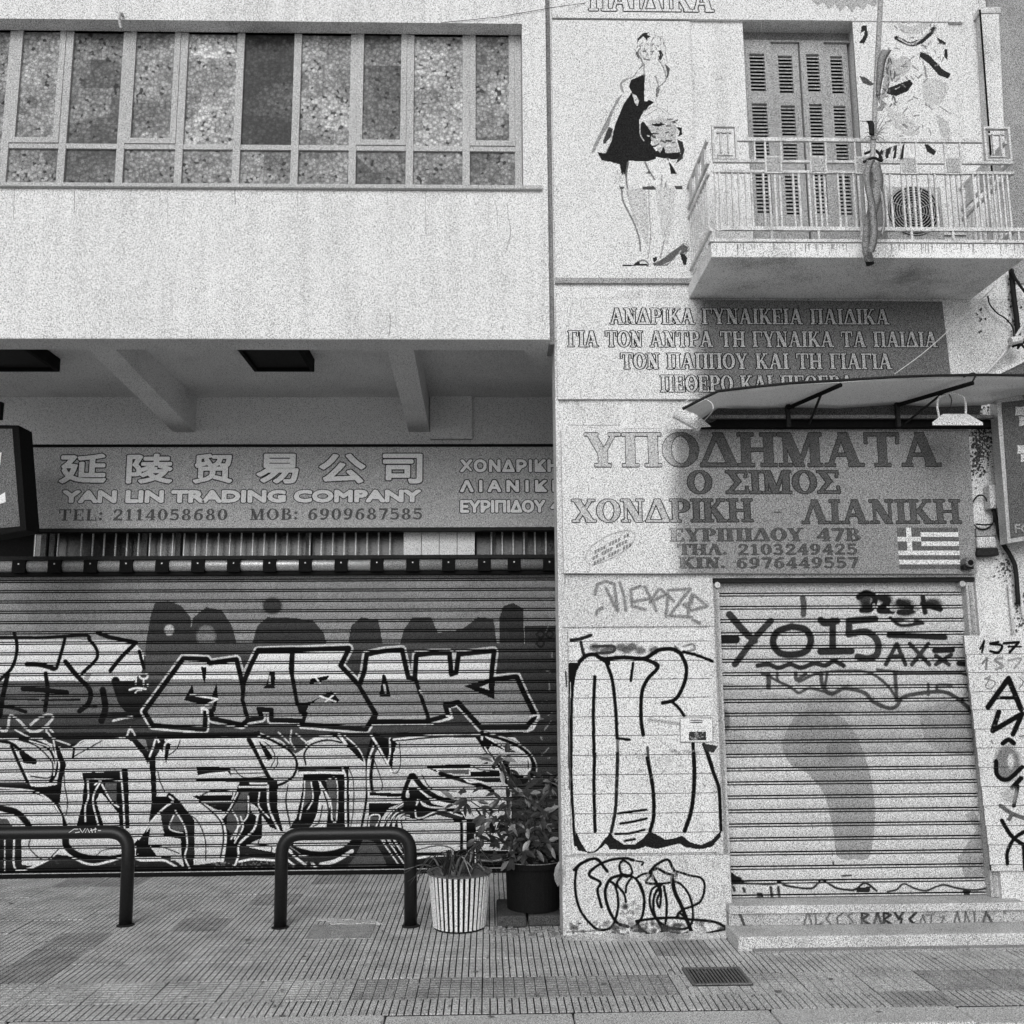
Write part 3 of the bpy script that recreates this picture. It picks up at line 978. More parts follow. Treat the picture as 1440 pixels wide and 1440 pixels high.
K(z2, [(460, 285), (500, 290), (490, 400), (475, 380)]); K(z2, [(940, 318), (978, 325), (976, 438), (898, 436), (920, 400)]); cv.stroke(z2([(940, 355), (940, 405)]), 3, .5)
K(z2, [(1130, 540), (1230, 530), (1370, 455), (1430, 520), (1400, 545), (1300, 495), (1210, 560), (1180, 640), (1140, 600)]); K(z2, [(1225, 370), (1360, 345), (1340, 375), (1260, 400), (1215, 405)])
cv.stroke(z2([(1240, 335), (1290, 400)]), 2.4, WH); cv.stroke(z2([(1290, 490), (1400, 530)]), 2.2, WH); cv.stroke(z2([(1330, 530), (1400, 470)]), 2.2, WH)
K(z3, [(315, 318), (335, 320), (370, 462), (295, 465)]); cv.stroke(z3([(325, 380), (335, 435)]), 3, .5)
K(z3, [(850, 393), (1010, 345), (1050, 360), (1045, 480), (930, 430)]); K(z3, [(950, 400), (1010, 378), (1012, 420)], .55)
K(z3, [(710, 515), (740, 500), (810, 485), (960, 640), (930, 640), (800, 520), (755, 540)]); cv.stroke(z3([(735, 585), (770, 600), (640, 640)]), 3, WH, curve=False)
cv.stroke(z3([(560, 425), (575, 445)]), 3, WH); cv.stroke(z3([(1195, 340), (1245, 450), (1310, 585)]), 7, BK, curve=False)
cv.stroke(z2([(480, 580), (505, 590), (505, 620)]), 3, WH)
cv.stroke([(745, 1008), (757, 1006), (750, 1024), (742, 1028)], 3, WH)
# ---- the lower, biggest row
cv.rect(-30, 1036, 742, 1222, .60)
cv.rect(-30, 1030, 742, 1037, .03)
cv.rect(742, 1036, 800, 1240, .07)
z4 = lambda p: zz(0, 1020, 6, p)
z5 = lambda p: zz(180, 1020, 6, p)
z6 = lambda p: zz(360, 1020, 6, p)
z7 = lambda p: zz(560, 1020, 6.26, p)
def SK(zf, p, wd, v=BK, curve=True, both=False):
    cv.stroke(zf(p), wd, v, curve=curve)
    if both:
        cv.stroke([(x + wd * .75, y) for x, y in zf(p)], max(1.3, wd * .45), WH, curve=curve)
for zf, pp, v in ((z4, [(330, 90), (640, 90), (760, 105), (620, 170), (590, 190), (500, 180), (420, 150)], .05), (z4, [(1040, 90), (1300, 90), (1290, 200), (1250, 300), (1180, 190)], .05), (z4, [(120, 90), (200, 90), (330, 160), (200, 140)], .05),
                  (z5, [(1050, 60), (1440, 60), (1440, 220), (1380, 220), (1250, 140), (1120, 110)], .08), (z6, [(0, 60), (640, 60), (470, 120), (400, 200), (330, 240), (230, 160), (60, 110)], .08),
                  (z6, [(640, 60), (1190, 60), (1170, 230), (1060, 150), (1000, 250), (930, 330), (850, 220), (760, 120)], .06), (z5, [(0, 90), (330, 90), (300, 140), (240, 260), (180, 280), (120, 200)], .05),
                  (z7, [(980, 60), (1200, 60), (1200, 300), (1120, 200)], .06), (z7, [(1000, 500), (1200, 480), (1200, 1100), (900, 1100), (1000, 900)], .07), (z4, [(-100, 540), (-100, 480), (180, 480), (420, 560), (500, 660), (520, 700), (420, 620), (200, 545)], .04),
                  (z5, [(250, 600), (420, 620), (560, 800), (560, 1120), (480, 1130), (470, 930), (300, 900)], .05), (z7, [(40, 620), (200, 700), (520, 760), (600, 830), (560, 840), (300, 780), (60, 830)], .05)):
    cv.poly(zf(pp), v)
for zf, pp in ((z5, [(1120, 70), (1250, 130), (1400, 260)]), (z6, [(20, 90), (200, 130), (290, 230)]), (z6, [(300, 40), (290, 130), (330, 200)]), (z6, [(340, 70), (430, 150)]), (z6, [(420, 150), (520, 100), (640, 85)]), (z4, [(400, 60), (450, 110), (590, 165)]), (z4, [(1070, 90), (1105, 30), (1140, 90)]), (z6, [(190, 60), (280, 150)]), (z4, [(130, 40), (260, 110), (400, 190)])):
    cv.stroke(zf(pp), 2.2, .6)
# dark base line at the foot
K(z4, [(-200, 1130), (300, 1190), (480, 1090), (700, 1110), (900, 1140), (1440, 1110), (1440, 1320), (-200, 1320)], .035)
K(z5, [(40, 1130), (400, 1140), (480, 1210), (560, 1180), (800, 1150), (800, 1060), (940, 1010), (1260, 1080), (1440, 1060), (1440, 1300), (0, 1300)], .035)
K(z6, [(240, 1040), (350, 1110), (560, 1090), (760, 1060), (900, 930), (1000, 940), (1300, 1090), (1440, 1080), (1440, 1300), (200, 1300)], .035)
K(z7, [(0, 1080), (160, 1120), (440, 1130), (540, 1095), (1100, 1110), (1100, 1300), (0, 1300)], .035)
# R4
K(z4, [(140, 170), (230, 240), (320, 300), (300, 330), (200, 320), (170, 250)])
SK(z4, [(95, 170), (150, 300), (245, 510)], 4.5); SK(z4, [(120, 170), (175, 300), (270, 510)], 1.8, WH)
SK(z4, [(-150, 130), (0, 135), (90, 150), (160, 200)], 4.5); SK(z4, [(150, 120), (300, 170), (400, 260), (445, 330), (420, 440), (260, 430)], 2)
SK(z4, [(200, 110), (380, 170), (450, 250), (480, 370), (430, 470)], 5.5); SK(z4, [(250, 130), (420, 190), (470, 300), (455, 420)], 1.6, WH)
K(z4, [(460, 110), (500, 190), (560, 330), (530, 440), (505, 650), (420, 630), (300, 540), (270, 515), (400, 515), (480, 500), (500, 330), (440, 180)])
SK(z4, [(450, 120), (475, 260), (500, 330), (480, 450)], 2, WH); SK(z4, [(540, 330), (545, 500), (570, 640), (560, 750)], 1.6)
SK(z4, [(-150, 500), (0, 525), (200, 530), (400, 600), (500, 720), (555, 860)], 6); SK(z4, [(-150, 520), (100, 535), (300, 560), (440, 650), (510, 760), (525, 860)], 2, WH)
SK(z4, [(-150, 680), (0, 700), (130, 730), (210, 800), (250, 860)], 9); SK(z4, [(-150, 720), (20, 735), (120, 780), (190, 860)], 2, WH); K(z4, [(-150, 770), (60, 790), (110, 860), (-150, 860)], .12)
K(z4, [(690, 400), (1020, 390), (1030, 370), (1080, 372), (1092, 870), (640, 870), (690, 680), (710, 500)])
K(z4, [(890, 490), (985, 490), (985, 665), (880, 550)], .13)
K(z4, [(845, 560), (900, 620), (1000, 745), (1010, 860), (880, 860), (810, 640)], .62)
for p in ([(730, 462), (860, 455), (1015, 465)], [(1020, 395), (1040, 640), (1050, 860)], [(740, 470), (745, 600), (720, 690), (720, 810)], [(800, 500), (850, 470), (800, 560), (785, 660), (830, 840)], [(860, 500), (940, 640), (1000, 690)]):
    SK(z4, p, 2.2, WH)
K(z4, [(-150, 950), (120, 955), (180, 960), (185, 1190), (160, 1230), (-150, 1300)], .03)
SK(z4, [(120, 960), (120, 1190), (200, 1220), (380, 1150), (500, 1060)], 2.6, WH); SK(z4, [(40, 960), (40, 1240)], 1.5, WH); SK(z4, [(255, 960), (250, 1040), (380, 1140), (490, 1050)], 1.8)
SK(z4, [(550, 930), (570, 1030), (690, 1110), (900, 1130), (1050, 1110)], 10); SK(z4, [(520, 1050), (640, 1130), (800, 1175), (1040, 1112)], 3, WH); SK(z4, [(800, 1110), (880, 1050), (1040, 1040)], 1.3)
SK(z4, [(600, 175), (640, 160), (760, 110), (1000, 95)], 3.2); SK(z4, [(590, 190), (620, 190), (700, 130), (850, 115)], 1.5, WH); SK(z4, [(620, 265), (700, 220), (860, 130)], 1.6); SK(z4, [(625, 200), (615, 270)], 3.5)
K(z4, [(1080, 100), (1140, 110), (1270, 250), (1250, 330), (1200, 240)]); SK(z4, [(1110, 140), (1190, 250)], 2, WH); K(z4, [(1150, 110), (1230, 120), (1250, 220)], .25)
K(z4, [(1250, 270), (1310, 200), (1320, 600), (1400, 600), (1440, 680), (1330, 710), (1200, 960), (1160, 1090), (1320, 1110), (1150, 1110), (1130, 1000), (1250, 850), (1280, 650), (1270, 400)])
# R5
SK(z5, [(180, 270), (210, 190), (240, 110), (275, 190), (280, 340)], 2.6, WH); K(z5, [(240, 170), (290, 120), (360, 160), (320, 330), (300, 230)]); SK(z5, [(300, 260), (330, 140), (520, 112), (1010, 105)], 2.6, WH)
SK(z5, [(280, 100), (600, 95), (1000, 75), (1100, 60)], 4); SK(z5, [(440, 125), (410, 200), (330, 260)], 1.6); SK(z5, [(250, 380), (270, 470), (310, 560)], 1.6)
K(z5, [(240, 600), (320, 600), (340, 570), (380, 580), (430, 640), (520, 780), (545, 1000), (500, 1090), (550, 1130), (560, 1200), (480, 1210), (450, 1100), (445, 960), (300, 930), (350, 740), (330, 700), (200, 800), (190, 740)])
K(z5, [(385, 745), (430, 780), (480, 890), (400, 890), (360, 860)], .12); SK(z5, [(350, 600), (380, 640), (300, 700), (180, 830), (90, 960)], 2.6, WH); SK(z5, [(400, 720), (480, 860), (500, 1010), (480, 1110), (520, 1210)], 2.2, WH); SK(z5, [(385, 760), (350, 870), (460, 910)], 1.8, WH)
SK(z5, [(410, 640), (460, 720), (580, 800), (650, 960), (655, 1140)], 1.6)
K(z5, [(190, 860), (170, 1000), (250, 1110), (80, 1100), (110, 960)]); SK(z5, [(60, 1020), (75, 1130), (300, 1140), (410, 1195)], 3, WH); SK(z5, [(200, 1020), (300, 1030), (430, 1080)], 1.6)
K(z5, [(575, 350), (860, 352), (870, 430), (840, 390), (590, 420)]); SK(z5, [(600, 428), (700, 410), (830, 400)], 3, WH); K(z5, [(575, 450), (1230, 440), (1240, 478), (575, 474)]); SK(z5, [(890, 360), (980, 440), (1180, 430)], 1.5); SK(z5, [(870, 408), (1160, 402)], 1.6)
K(z5, [(540, 598), (640, 590), (880, 590), (870, 640), (600, 630)]); SK(z5, [(600, 600), (720, 550), (870, 560), (880, 600)], 1.6); K(z5, [(640, 655), (870, 655), (850, 730), (740, 710)])
K(z5, [(940, 480), (1260, 470), (1260, 700), (1310, 900), (1200, 860), (1130, 760), (1130, 950), (1000, 1010), (940, 1100), (800, 1150), (830, 900), (780, 800), (880, 640)])
K(z5, [(960, 550), (1020, 560), (1000, 700), (960, 900), (900, 960), (830, 860), (840, 760), (920, 640)], .12); K(z5, [(1030, 650), (1100, 700), (1090, 770), (1040, 730)], .55)
for p, wd in (([(870, 960), (930, 860), (1010, 760), (1015, 600)], 2), ([(880, 720), (930, 820), (900, 960)], 2), ([(950, 770), (970, 860), (900, 990)], 2), ([(1100, 740), (1060, 880), (940, 1000), (930, 1100), (900, 1190)], 2.8), ([(1180, 510), (1190, 700), (1280, 900)], 2.8), ([(1110, 560), (1105, 680), (1190, 780)], 1.8), ([(940, 520), (1170, 520)], 2.6), ([(1030, 490), (1170, 490)], 2.2), ([(570, 625), (700, 720), (800, 820), (825, 950), (800, 1150)], 2.8), ([(800, 780), (860, 700), (930, 560)], 1.8), ([(940, 1150), (1060, 1130), (1240, 1140)], 3)):
    SK(z5, p, wd, WH)
SK(z5, [(600, 640), (720, 740), (790, 830), (805, 960), (780, 1120)], 2.4)
SK(z5, [(1020, 120), (1100, 260), (1180, 420), (1250, 520)], 6.5); SK(z5, [(1060, 130), (1130, 280), (1210, 430)], 2, WH); K(z5, [(1100, 130), (1160, 180), (1225, 270), (1180, 300), (1140, 220)]); SK(z5, [(1110, 110), (1200, 180), (1240, 270), (1200, 360)], 1.5)
SK(z5, [(1090, 70), (1240, 140), (1370, 220), (1425, 320), (1400, 420), (1330, 480), (1250, 510)], 3.6); SK(z5, [(1100, 110), (1300, 200), (1400, 280)], 1.6, WH); SK(z5, [(1260, 270), (1260, 330), (1220, 380)], 1.4); SK(z5, [(1350, 500), (1335, 640), (1370, 840)], 1.4)
SK(z5, [(1040, 1000), (1200, 1020), (1210, 1070)], 1.8); SK(z5, [(1130, 840), (1100, 1000)], 1.6)
# R6
SK(z6, [(420, 330), (408, 240), (470, 160), (600, 125), (720, 145)], 2.6); SK(z6, [(430, 140), (560, 100), (640, 100)], 1.6, WH); SK(z6, [(780, 350), (822, 480), (822, 700), (800, 850)], 1.5)
K(z6, [(350, 345), (780, 345), (790, 870), (600, 870), (590, 760), (540, 560), (550, 700), (520, 810), (440, 870), (280, 870), (340, 780), (390, 560), (400, 400), (360, 400)])
K(z6, [(410, 470), (465, 470), (470, 620), (395, 700), (410, 560)], .13); K(z6, [(590, 465), (670, 460), (680, 790), (640, 780), (620, 620)], .13)
SK(z6, [(370, 402), (560, 398), (735, 402)], 3.4, WH); SK(z6, [(730, 365), (755, 440), (755, 640), (760, 860)], 2.8, WH); SK(z6, [(400, 370), (700, 370)], 2.2, .3)
K(z6, [(525, 465), (570, 520), (640, 640), (620, 700), (600, 860), (470, 860), (530, 700), (550, 560)], .60)
for p in ([(410, 470), (405, 600), (370, 790)], [(465, 480), (480, 620), (430, 720)], [(590, 465), (680, 462), (680, 790), (640, 790), (630, 660), (540, 480)], [(540, 600), (520, 740), (470, 860)]):
    SK(z6, p, 1.8, WH)
SK(z6, [(570, 560), (610, 700), (600, 860)], 2.2); SK(z6, [(560, 680), (530, 820), (480, 850)], 1.8); SK(z6, [(270, 510), (250, 650), (290, 860)], 1.4)
SK(z6, [(240, 960), (340, 1050), (550, 1088), (740, 1050), (870, 930)], 8); SK(z6, [(250, 1030), (330, 1110), (420, 1180)], 3, WH); SK(z6, [(550, 1172), (680, 1140), (810, 1060)], 5, WH); SK(z6, [(480, 1170), (500, 1195)], 4, WH); SK(z6, [(250, 1120), (320, 1180)], 2.6, WH); SK(z6, [(270, 1010), (380, 1090)], 1.2, .3)
K(z6, [(620, 60), (690, 70), (780, 140), (890, 230), (930, 330), (880, 290), (760, 170)]); K(z6, [(760, 80), (860, 100), (900, 200), (830, 160)], .12); SK(z6, [(700, 80), (760, 160)], 4, WH)
SK(z6, [(740, 80), (850, 180), (900, 260), (930, 370)], 1.8, WH); SK(z6, [(1000, 70), (960, 180), (935, 330), (935, 560), (920, 700), (890, 860)], 3.4, BK); SK(z6, [(970, 80), (1000, 150), (950, 300), (945, 500), (955, 600)], 2.8, WH)
K(z6, [(1010, 70), (1190, 150), (1160, 240), (1150, 400), (1100, 330), (1010, 180), (980, 170)]); SK(z6, [(975, 85), (1050, 210), (1150, 400)], 2.8, WH); SK(z6, [(1130, 110), (1130, 230), (1110, 330)], 2.4, WH); SK(z6, [(1210, 150), (1220, 320), (1190, 400), (1150, 400)], 1.4)
SK(z6, [(990, 270), (970, 420), (980, 550)], 4.5); SK(z6, [(1000, 300), (1060, 470), (1060, 540), (990, 560)], 1.4)
K(z6, [(960, 565), (1230, 575), (1290, 430), (1310, 430), (1260, 610), (960, 590)]); K(z6, [(950, 655), (1220, 660), (1120, 700), (1060, 780), (1040, 860), (930, 860), (950, 760)]); K(z6, [(960, 770), (1040, 770), (1010, 850), (950, 850)], .13)
SK(z6, [(960, 600), (1240, 600), (1310, 430)], 2.4, WH); SK(z6, [(950, 640), (1260, 645)], 2.8, WH); SK(z6, [(950, 860), (965, 765), (1045, 765), (1010, 860)], 1.8, WH)
for k in range(4):
    d = k * 50
    SK(z6, [(1310 + d * .1, 610 + d), (1200 + d * .45, 690 + d * .4), (1110 + d * .75, 780), (1085 + d, 870), (1100 + d * .9, 960), (1180 + d * .9, 1060), (1290 + d, 1140)], 4.6 if k < 3 else 2)
    SK(z6, [(1240 + d, 660 + d), (1150 + d * .6, 730 + d * .3), (1065 + d * .95, 860), (1060 + d, 960), (1130 + d, 1070), (1200 + d, 1170)], 1.8, WH)
K(z6, [(910, 950), (1000, 985), (1060, 1080), (1110, 1190), (780, 1190), (860, 1060)], .12)
# R7
SK(z7, [(-60, 130), (350, 95), (640, 90), (700, 110), (760, 200), (860, 330), (950, 490)], 5); SK(z7, [(-40, 125), (350, 85), (690, 78), (750, 130)], 2.4, WH); SK(z7, [(760, 190), (890, 400), (930, 500)], 1.8, WH)
K(z7, [(750, 90), (900, 170), (1010, 210), (960, 230), (820, 170), (790, 220), (740, 150)]); SK(z7, [(770, 100), (900, 180), (940, 210)], 2, WH)
SK(z7, [(740, 65), (960, 130), (1120, 220), (1190, 330), (1180, 440), (1100, 490), (960, 500)], 7); SK(z7, [(760, 60), (980, 125), (1140, 220), (1215, 340), (1205, 440), (1150, 490)], 1.8, .5); SK(z7, [(1040, 200), (1140, 280), (1160, 380), (1090, 450)], 3, WH)
K(z7, [(870, 290), (950, 300), (1000, 420), (1100, 450), (1110, 480), (960, 490)]); SK(z7, [(900, 300), (975, 490)], 2.2, WH)
K(z7, [(245, 365), (420, 345), (640, 345), (640, 368), (330, 375), (340, 415)]); K(z7, [(340, 390), (625, 390), (620, 432), (400, 420)], .14); SK(z7, [(310, 380), (630, 378), (625, 440)], 2, WH); K(z7, [(640, 410), (890, 398), (900, 445), (640, 445)]); SK(z7, [(650, 350), (720, 390), (880, 400)], 1.4)
SK(z7, [(370, 425), (520, 470), (620, 500), (760, 540), (830, 580)], 6); SK(z7, [(580, 470), (660, 500), (920, 455)], 2.6, WH); K(z7, [(650, 470), (900, 465), (920, 500), (760, 500)])
SK(z7, [(110, 440), (60, 560), (40, 640)], 6); SK(z7, [(130, 440), (230, 560), (350, 640), (510, 680)], 7.5); SK(z7, [(130, 500), (210, 590), (350, 670), (500, 705)], 2.6, WH); SK(z7, [(210, 440), (300, 560), (510, 580)], 1.5)
K(z7, [(90, 540), (150, 545), (260, 640), (300, 690), (480, 735), (300, 722), (200, 670), (170, 650), (140, 700), (100, 640)])
K(z7, [(100, 680), (150, 720), (160, 690), (190, 650), (240, 720), (540, 740), (600, 830), (440, 770), (330, 790), (200, 830), (100, 820)]); SK(z7, [(150, 740), (160, 810), (220, 810), (300, 770), (400, 750), (560, 800)], 2, WH); SK(z7, [(160, 700), (190, 660), (250, 715), (520, 735)], 2, WH)
SK(z7, [(500, 835), (545, 840), (560, 900), (558, 1090)], 4.5); K(z7, [(600, 830), (680, 820), (690, 1000), (680, 1240), (600, 1240)]); SK(z7, [(580, 850), (580, 1080)], 2.4, WH); SK(z7, [(675, 960), (680, 1230)], 1.6, WH)
SK(z7, [(0, 1140), (160, 1100), (330, 1060), (440, 1070), (500, 1110)], 1.6); SK(z7, [(160, 1170), (300, 1150), (440, 1140)], 3, WH); SK(z7, [(690, 1180), (860, 1190), (1050, 1130)], 2.6, .3)
# small tags on the dark right margin
for k in range(26):
    x, y = rng.uniform(752, 780), rng.uniform(885, 1200)
    cv.stroke([(x, y), (x + rng.uniform(-6, 8), y + rng.uniform(-8, 8)), (x + rng.uniform(-2, 10), y + rng.uniform(-10, 4))], 1.6, .28)
for x, y in ((760, 892), (773, 892), (760, 905)): cv.stroke([(x - 6, y), (x, y - 5), (x + 5, y), (x, y + 5), (x - 6, y)], 3, .03)
cv.speckle(160, 300, 1212, 470, 1224, .8, 2.2, .35, .7)
cv.speckle(220, -30, 1100, 780, 1225, 1, 3, .2, .35)

zb_, zt_ = 0.045, zw(400, 804, YR)
pitch = (zt_ - zb_) / 28
rs = tag(MB().box(XL, 1.3, YR + .06, YR + .08, zb_, zt_ + .15).build("roller_shutter", black_m, lb), "wide slatted roller shutter covered in big white and black graffiti letters")
x0s, x1s = xw(-25, 1100, YR), xw(815, 1000, YR)
for k in range(28):
    z0 = zb_ + k * pitch
    f = pitch
    prof = [(z0, .030), (z0 + .115 * f, .030), (z0 + .12 * f, .0), (z0 + .20 * f, -.001), (z0 + .205 * f, .028), (z0 + .315 * f, .028), (z0 + .32 * f, .002)]
    nf = 11
    for i in range(1, nf + 1):
        t = i / nf
        prof.append((z0 + (.32 + .68 * t) * f - (1e-4 if i == nf else 0), .002 - .007 * math.sin(math.pi * t)))
    prof = [(a, YR + b) for a, b in prof]
    painted("slat", rs, cv, x0s, x1s, prof, YR + .05, paint_m, 0.0055, shade_rows=(0, 1, 3, 4, 5))
MB().box(XL, x0s - .005, YR, YR + .05, zb_, zt_).build("slat", door_m, rs)
MB().box(XL, 1.4, YR - .015, YR + .055, -.01, zb_ - .004).build("bottom_rail", black_m, rs)
MB().box(x0s, 1.4, YR - .018, YR - .0155, zb_ - .016, zb_ - .009).build("rail_edge", steel_m, rs)
# roll and its straps, straight over the slats
rz, rr = zw(400, 794, YR - .1), .062
MB().box(XL, 1.4, YR - .16, YR + .05, zw(400, 786, YR - .16), zw(400, 781, YR - .16)).build("roll_cover", dark_m, lb)
MB().box(XL, 1.4, YR - .1, YR + .05, rz - rr - .035, rz - rr - .005).build("roll_lintel", black_m, lb)
barrel = MB().tube([(XL, YR - .08, rz), (1.4, YR - .08, rz)], rr, 20).build("roll_barrel", mat("barrel_steel", 0.42, 0.35, metal=0.4, blotch=.3), lb, smooth=True)
for k in range(-1, 17):
    px = 28.5 + k * 50.2 if k < 14 else 28.5 + k * 49.6
    c = xw(px, 794, YR - .12)
    if c > 1.3: break
    MB().box(c - .062, c + .062, YR - .08 - rr - .012, YR - .08 + rr, rz - rr - .01, rz + rr + .006).build("roll_strap", black_m, barrel)
    MB().box(c - .006, c + .006, YR - .08 - rr - .016, YR - .08 - rr - .0125, rz + .005, rz + .017).build("rivet", bright_m, barrel)

# ------------------------------------------------------------------ long bilingual shop sign
YS = 9.0
a, c = xw(33, 690, YS), xw(812, 690, YS)
sg = thing("shop_sign", "long grey shop sign with Chinese characters and English lettering over the graffiti shutter", "sign", ((a + c) / 2, YS, zsign0))
signm = mat("sign_vinyl", 0.42, 0.45, blotch=0.10, streak=0.04)
n_pan = 3
ed = [a, xw(355, 690, YS), xw(668 - 152, 690, YS), xw(672, 690, YS), c]
for k in range(4):
    MB().box(ed[k] + .001, ed[k + 1] - .001, YS, YS + .10, zsign0 + .012, zsign1 - .012).build("sign_panel", signm, sg)
MB().box(a - .02, c, YS - .012, YS + .11, zsign1 - .011, zsign1 + .014).build("sign_frame", black_m, sg)
MB().box(a - .02, c, YS - .012, YS + .11, zsign0 - .02, zsign0 + .011).build("sign_frame", dark_m, sg)
MB().box(a - .03, a - .002, YS - .008, YS + .1, zsign0 + .012, zsign1 - .012).build("sign_frame", steel_m, sg)
MB().box(a, c, YS + .11, YR - .06, zsign0, zsign0 + .03).build("sign_bracket", dark_m, sg)
let_w, let_k, let_g = mat("letter_white", 0.85, 0.5, blotch=.05, grain=.6), mat("letter_black", 0.03, 0.5, blotch=.05), mat("letter_grey", 0.10, 0.5, blotch=.08)
for ch, (u0_, u1_) in zip("延陵贸易公司", ((84, 150), (178, 243), (272, 327), (361, 420), (449, 514), (538, 594))):
    sans_line(sg, ch, u0_, u1_, 638, 680, YS, let_w, let_k, bold=1.45, ow=1.7, name="chinese_character", N=110, whole=True)
sans_line(sg, "YAN LIN TRADING COMPANY", 88, 592, 689, 707, YS, let_w, let_k, bold=1.5, ow=1.3)
serif_line(sg, "ΤEL: 2114058680", 83, 320, 716, 732, YS, let_g, N=36, gap=.16)
serif_line(sg, "ΜΟΒ: 6909687585", 351, 594, 715, 731, YS, let_g, N=36, gap=.16)
sans_line(sg, "ΧΟΝΔΡΙΚΗ", 647, 786, 646, 664, YS, let_w, let_k, bold=1.1, ow=1.4, track=1.15)
sans_line(sg, "ΛΙΑΝΙΚΗ", 647, 794, 675, 692, YS, let_w, let_k, bold=1.1, ow=1.4, track=1.5)
sans_line(sg, "ΕΥΡΙΠΙΔΟΥ", 647, 767, 703, 721, YS, let_w, let_k, bold=1.1, ow=1.3)
sans_line(sg, "47", 774, 800, 703, 721, YS, let_w, let_k, bold=1.1, ow=1.3)

# ------------------------------------------------------------------ dark box sign at the left edge
YX = 7.9
bx = thing("box_sign", "dark projecting box sign cut by the left edge, beside the long grey sign", "sign", (xw(0, 680, YX), YX, zw(10, 756, YX)))
P = [W(-90, 598, YX), W(25, 599, YX), W(36, 741, YX), W(-90, 755, YX)]
def shape_prism(pts, d):
    b = MB(); n = len(pts)
    b.v = [tuple(map(float, p)) for p in pts] + [(float(p[0]), float(p[1]) + d, float(p[2])) for p in pts]
    b.f = [tuple(range(n)), tuple(reversed(range(n, 2 * n)))] + [(i, n + i, n + (i + 1) % n, (i + 1) % n) for i in range(n)]
    return b
shape_prism([W(-90, 597, YX), W(26, 598, YX), W(37, 745, YX), W(-90, 768, YX)], .24).build("sign_case", black_m, bx)
facem = mat("sign_face_dark", 0.13, 0.5, blotch=.12)
shape_prism([W(-90, 602, YX - .006), W(17, 603, YX - .006), W(28, 740, YX - .006), W(-90, 751, YX - .006)], .004).build("sign_face", facem, bx)
shape_prism([W(-12, 640, YX - .010), W(2, 636, YX - .010), W(0, 654, YX - .010), W(-14, 658, YX - .010)], .003).build("letter", let_w, bx)
shape_prism([W(-12, 704, YX - .010), W(7, 692, YX - .010), W(8, 706, YX - .010), W(-12, 712, YX - .010)], .003).build("letter", let_w, bx)
o = MB().box(xw(-20, 580, 7.9), xw(5, 580, 7.9), 7.85, 7.9, zw(0, 591, 7.9), zw(0, 567, 7.9)).build("bracket_plate", black_m, bx)

# ================================================================== RIGHT BUILDING
rb = thing("shop_building", "weathered pale plaster building on the right with a balcony over a narrow shop door", "building", (2.2, YB, 0))
XE = 5.2
xb0 = xw(783, 700, YB)                                # its left edge
# openings
dx0, dx1 = xw(1009, 1000, YB), xw(1391, 1046, YB)
dz0, dz1 = zw(1200, 1268, YB), zw(1200, 812, YB)
bx0, bx1 = xw(1050, 150, YB), xw(1212, 150, YB)
zfl = zw(1200, 421, YB) + .11                          # balcony floor
bz1 = zw(1130, 28, YB)
T = .30
MB().box(xb0, dx0, YB, YB + T, 0, dz1).build("corner_pier", plaster_old, rb)
MB().box(dx1, XE, YB, YB + T, 0, dz1).build("side_wall", plaster_old, rb)
MB().box(xb0, XE, YB, YB + T, dz1, zfl - .1).build("shopfront_wall", plaster_old, rb)
MB().box(xb0, bx0, YB, YB + T, zfl - .1, bz1).build("upper_wall", plaster, rb)
MB().box(bx1, XE, YB, YB + T, zfl - .1, bz1).build("upper_wall", plaster, rb)
MB().box(xb0, XE, YB, YB + T, bz1, 9.5).build("upper_wall", plaster, rb)
MB().box(xb0 + .06, XE, YB + T, YB + T + .05, 0, 9.5).build("inner_wall", black_m, rb)
MB().box(xb0 - .04, xb0 - .002, YB + .02, YB + T, zs0, 9.5).build("joint_strip", plaster_grey, rb)
# stone courses that show between the boards
for (u0, u1, v0, v1) in ((868, 920, 409, 424), (922, 962, 409, 424), (875, 928, 563, 603), (930, 990, 566, 606), (800, 872, 562, 598)):
    a, c, e, g = XR(u0, u1, v0, v1, YB)
    MB().box(a + .002, c - .002, YB - .006, YB - .0005, e, g).build("stone_block", plaster_old, rb, bevel=.002)

# ------------------------------------------------------------------ balcony
YF = 6.24
zu = zfl - .11
fx0, fx1 = xw(1000, 350, YF), xw(1440, 350, YF)
bal = MB().box(fx0, fx1, YF, YB - .002, zu, zfl).build("balcony_slab", concrete, rb, bevel=.006)
MB().box(fx0 - .01, fx1 + .01, YF - .012, YF + .05, zfl + .001, zfl + .022).build("slab_nosing", rail_m, bal)
YG = YF + .04
def rx(px, py=240): return xw(px, py, YG)
def rz_(py, px=1200): return zw(px, py, YG)
rails = [(1036, 1384, 195, 200), (1003, 1425, 226.5, 230), (1003, 1425, 241, 244.5), (1012, 1432, 320, 325)]
for (u0, u1, v0, v1) in rails:
    MB().box(rx(u0), rx(u1), YG - .012, YG + .012, rz_(v1), rz_(v0)).build("handrail" if v0 < 200 else "rail", rail_m, bal)
for c in (1087, 1150, 1213, 1277, 1339):
    a, d = rx(c - 12), rx(c + 12)
    z0, z1 = rz_(246), rz_(222)
    b = MB().box(a, d, YG - .02, YG - .013, z0, z1)
    b.build("square_plate", rail_m, bal)
    p2 = MB().box(a + .012, d - .012, YG - .024, YG - .0205, z0 + .012, z1 - .012).build("plate_relief", mat("railing_shade", .38, .6), bal, bevel=.003)
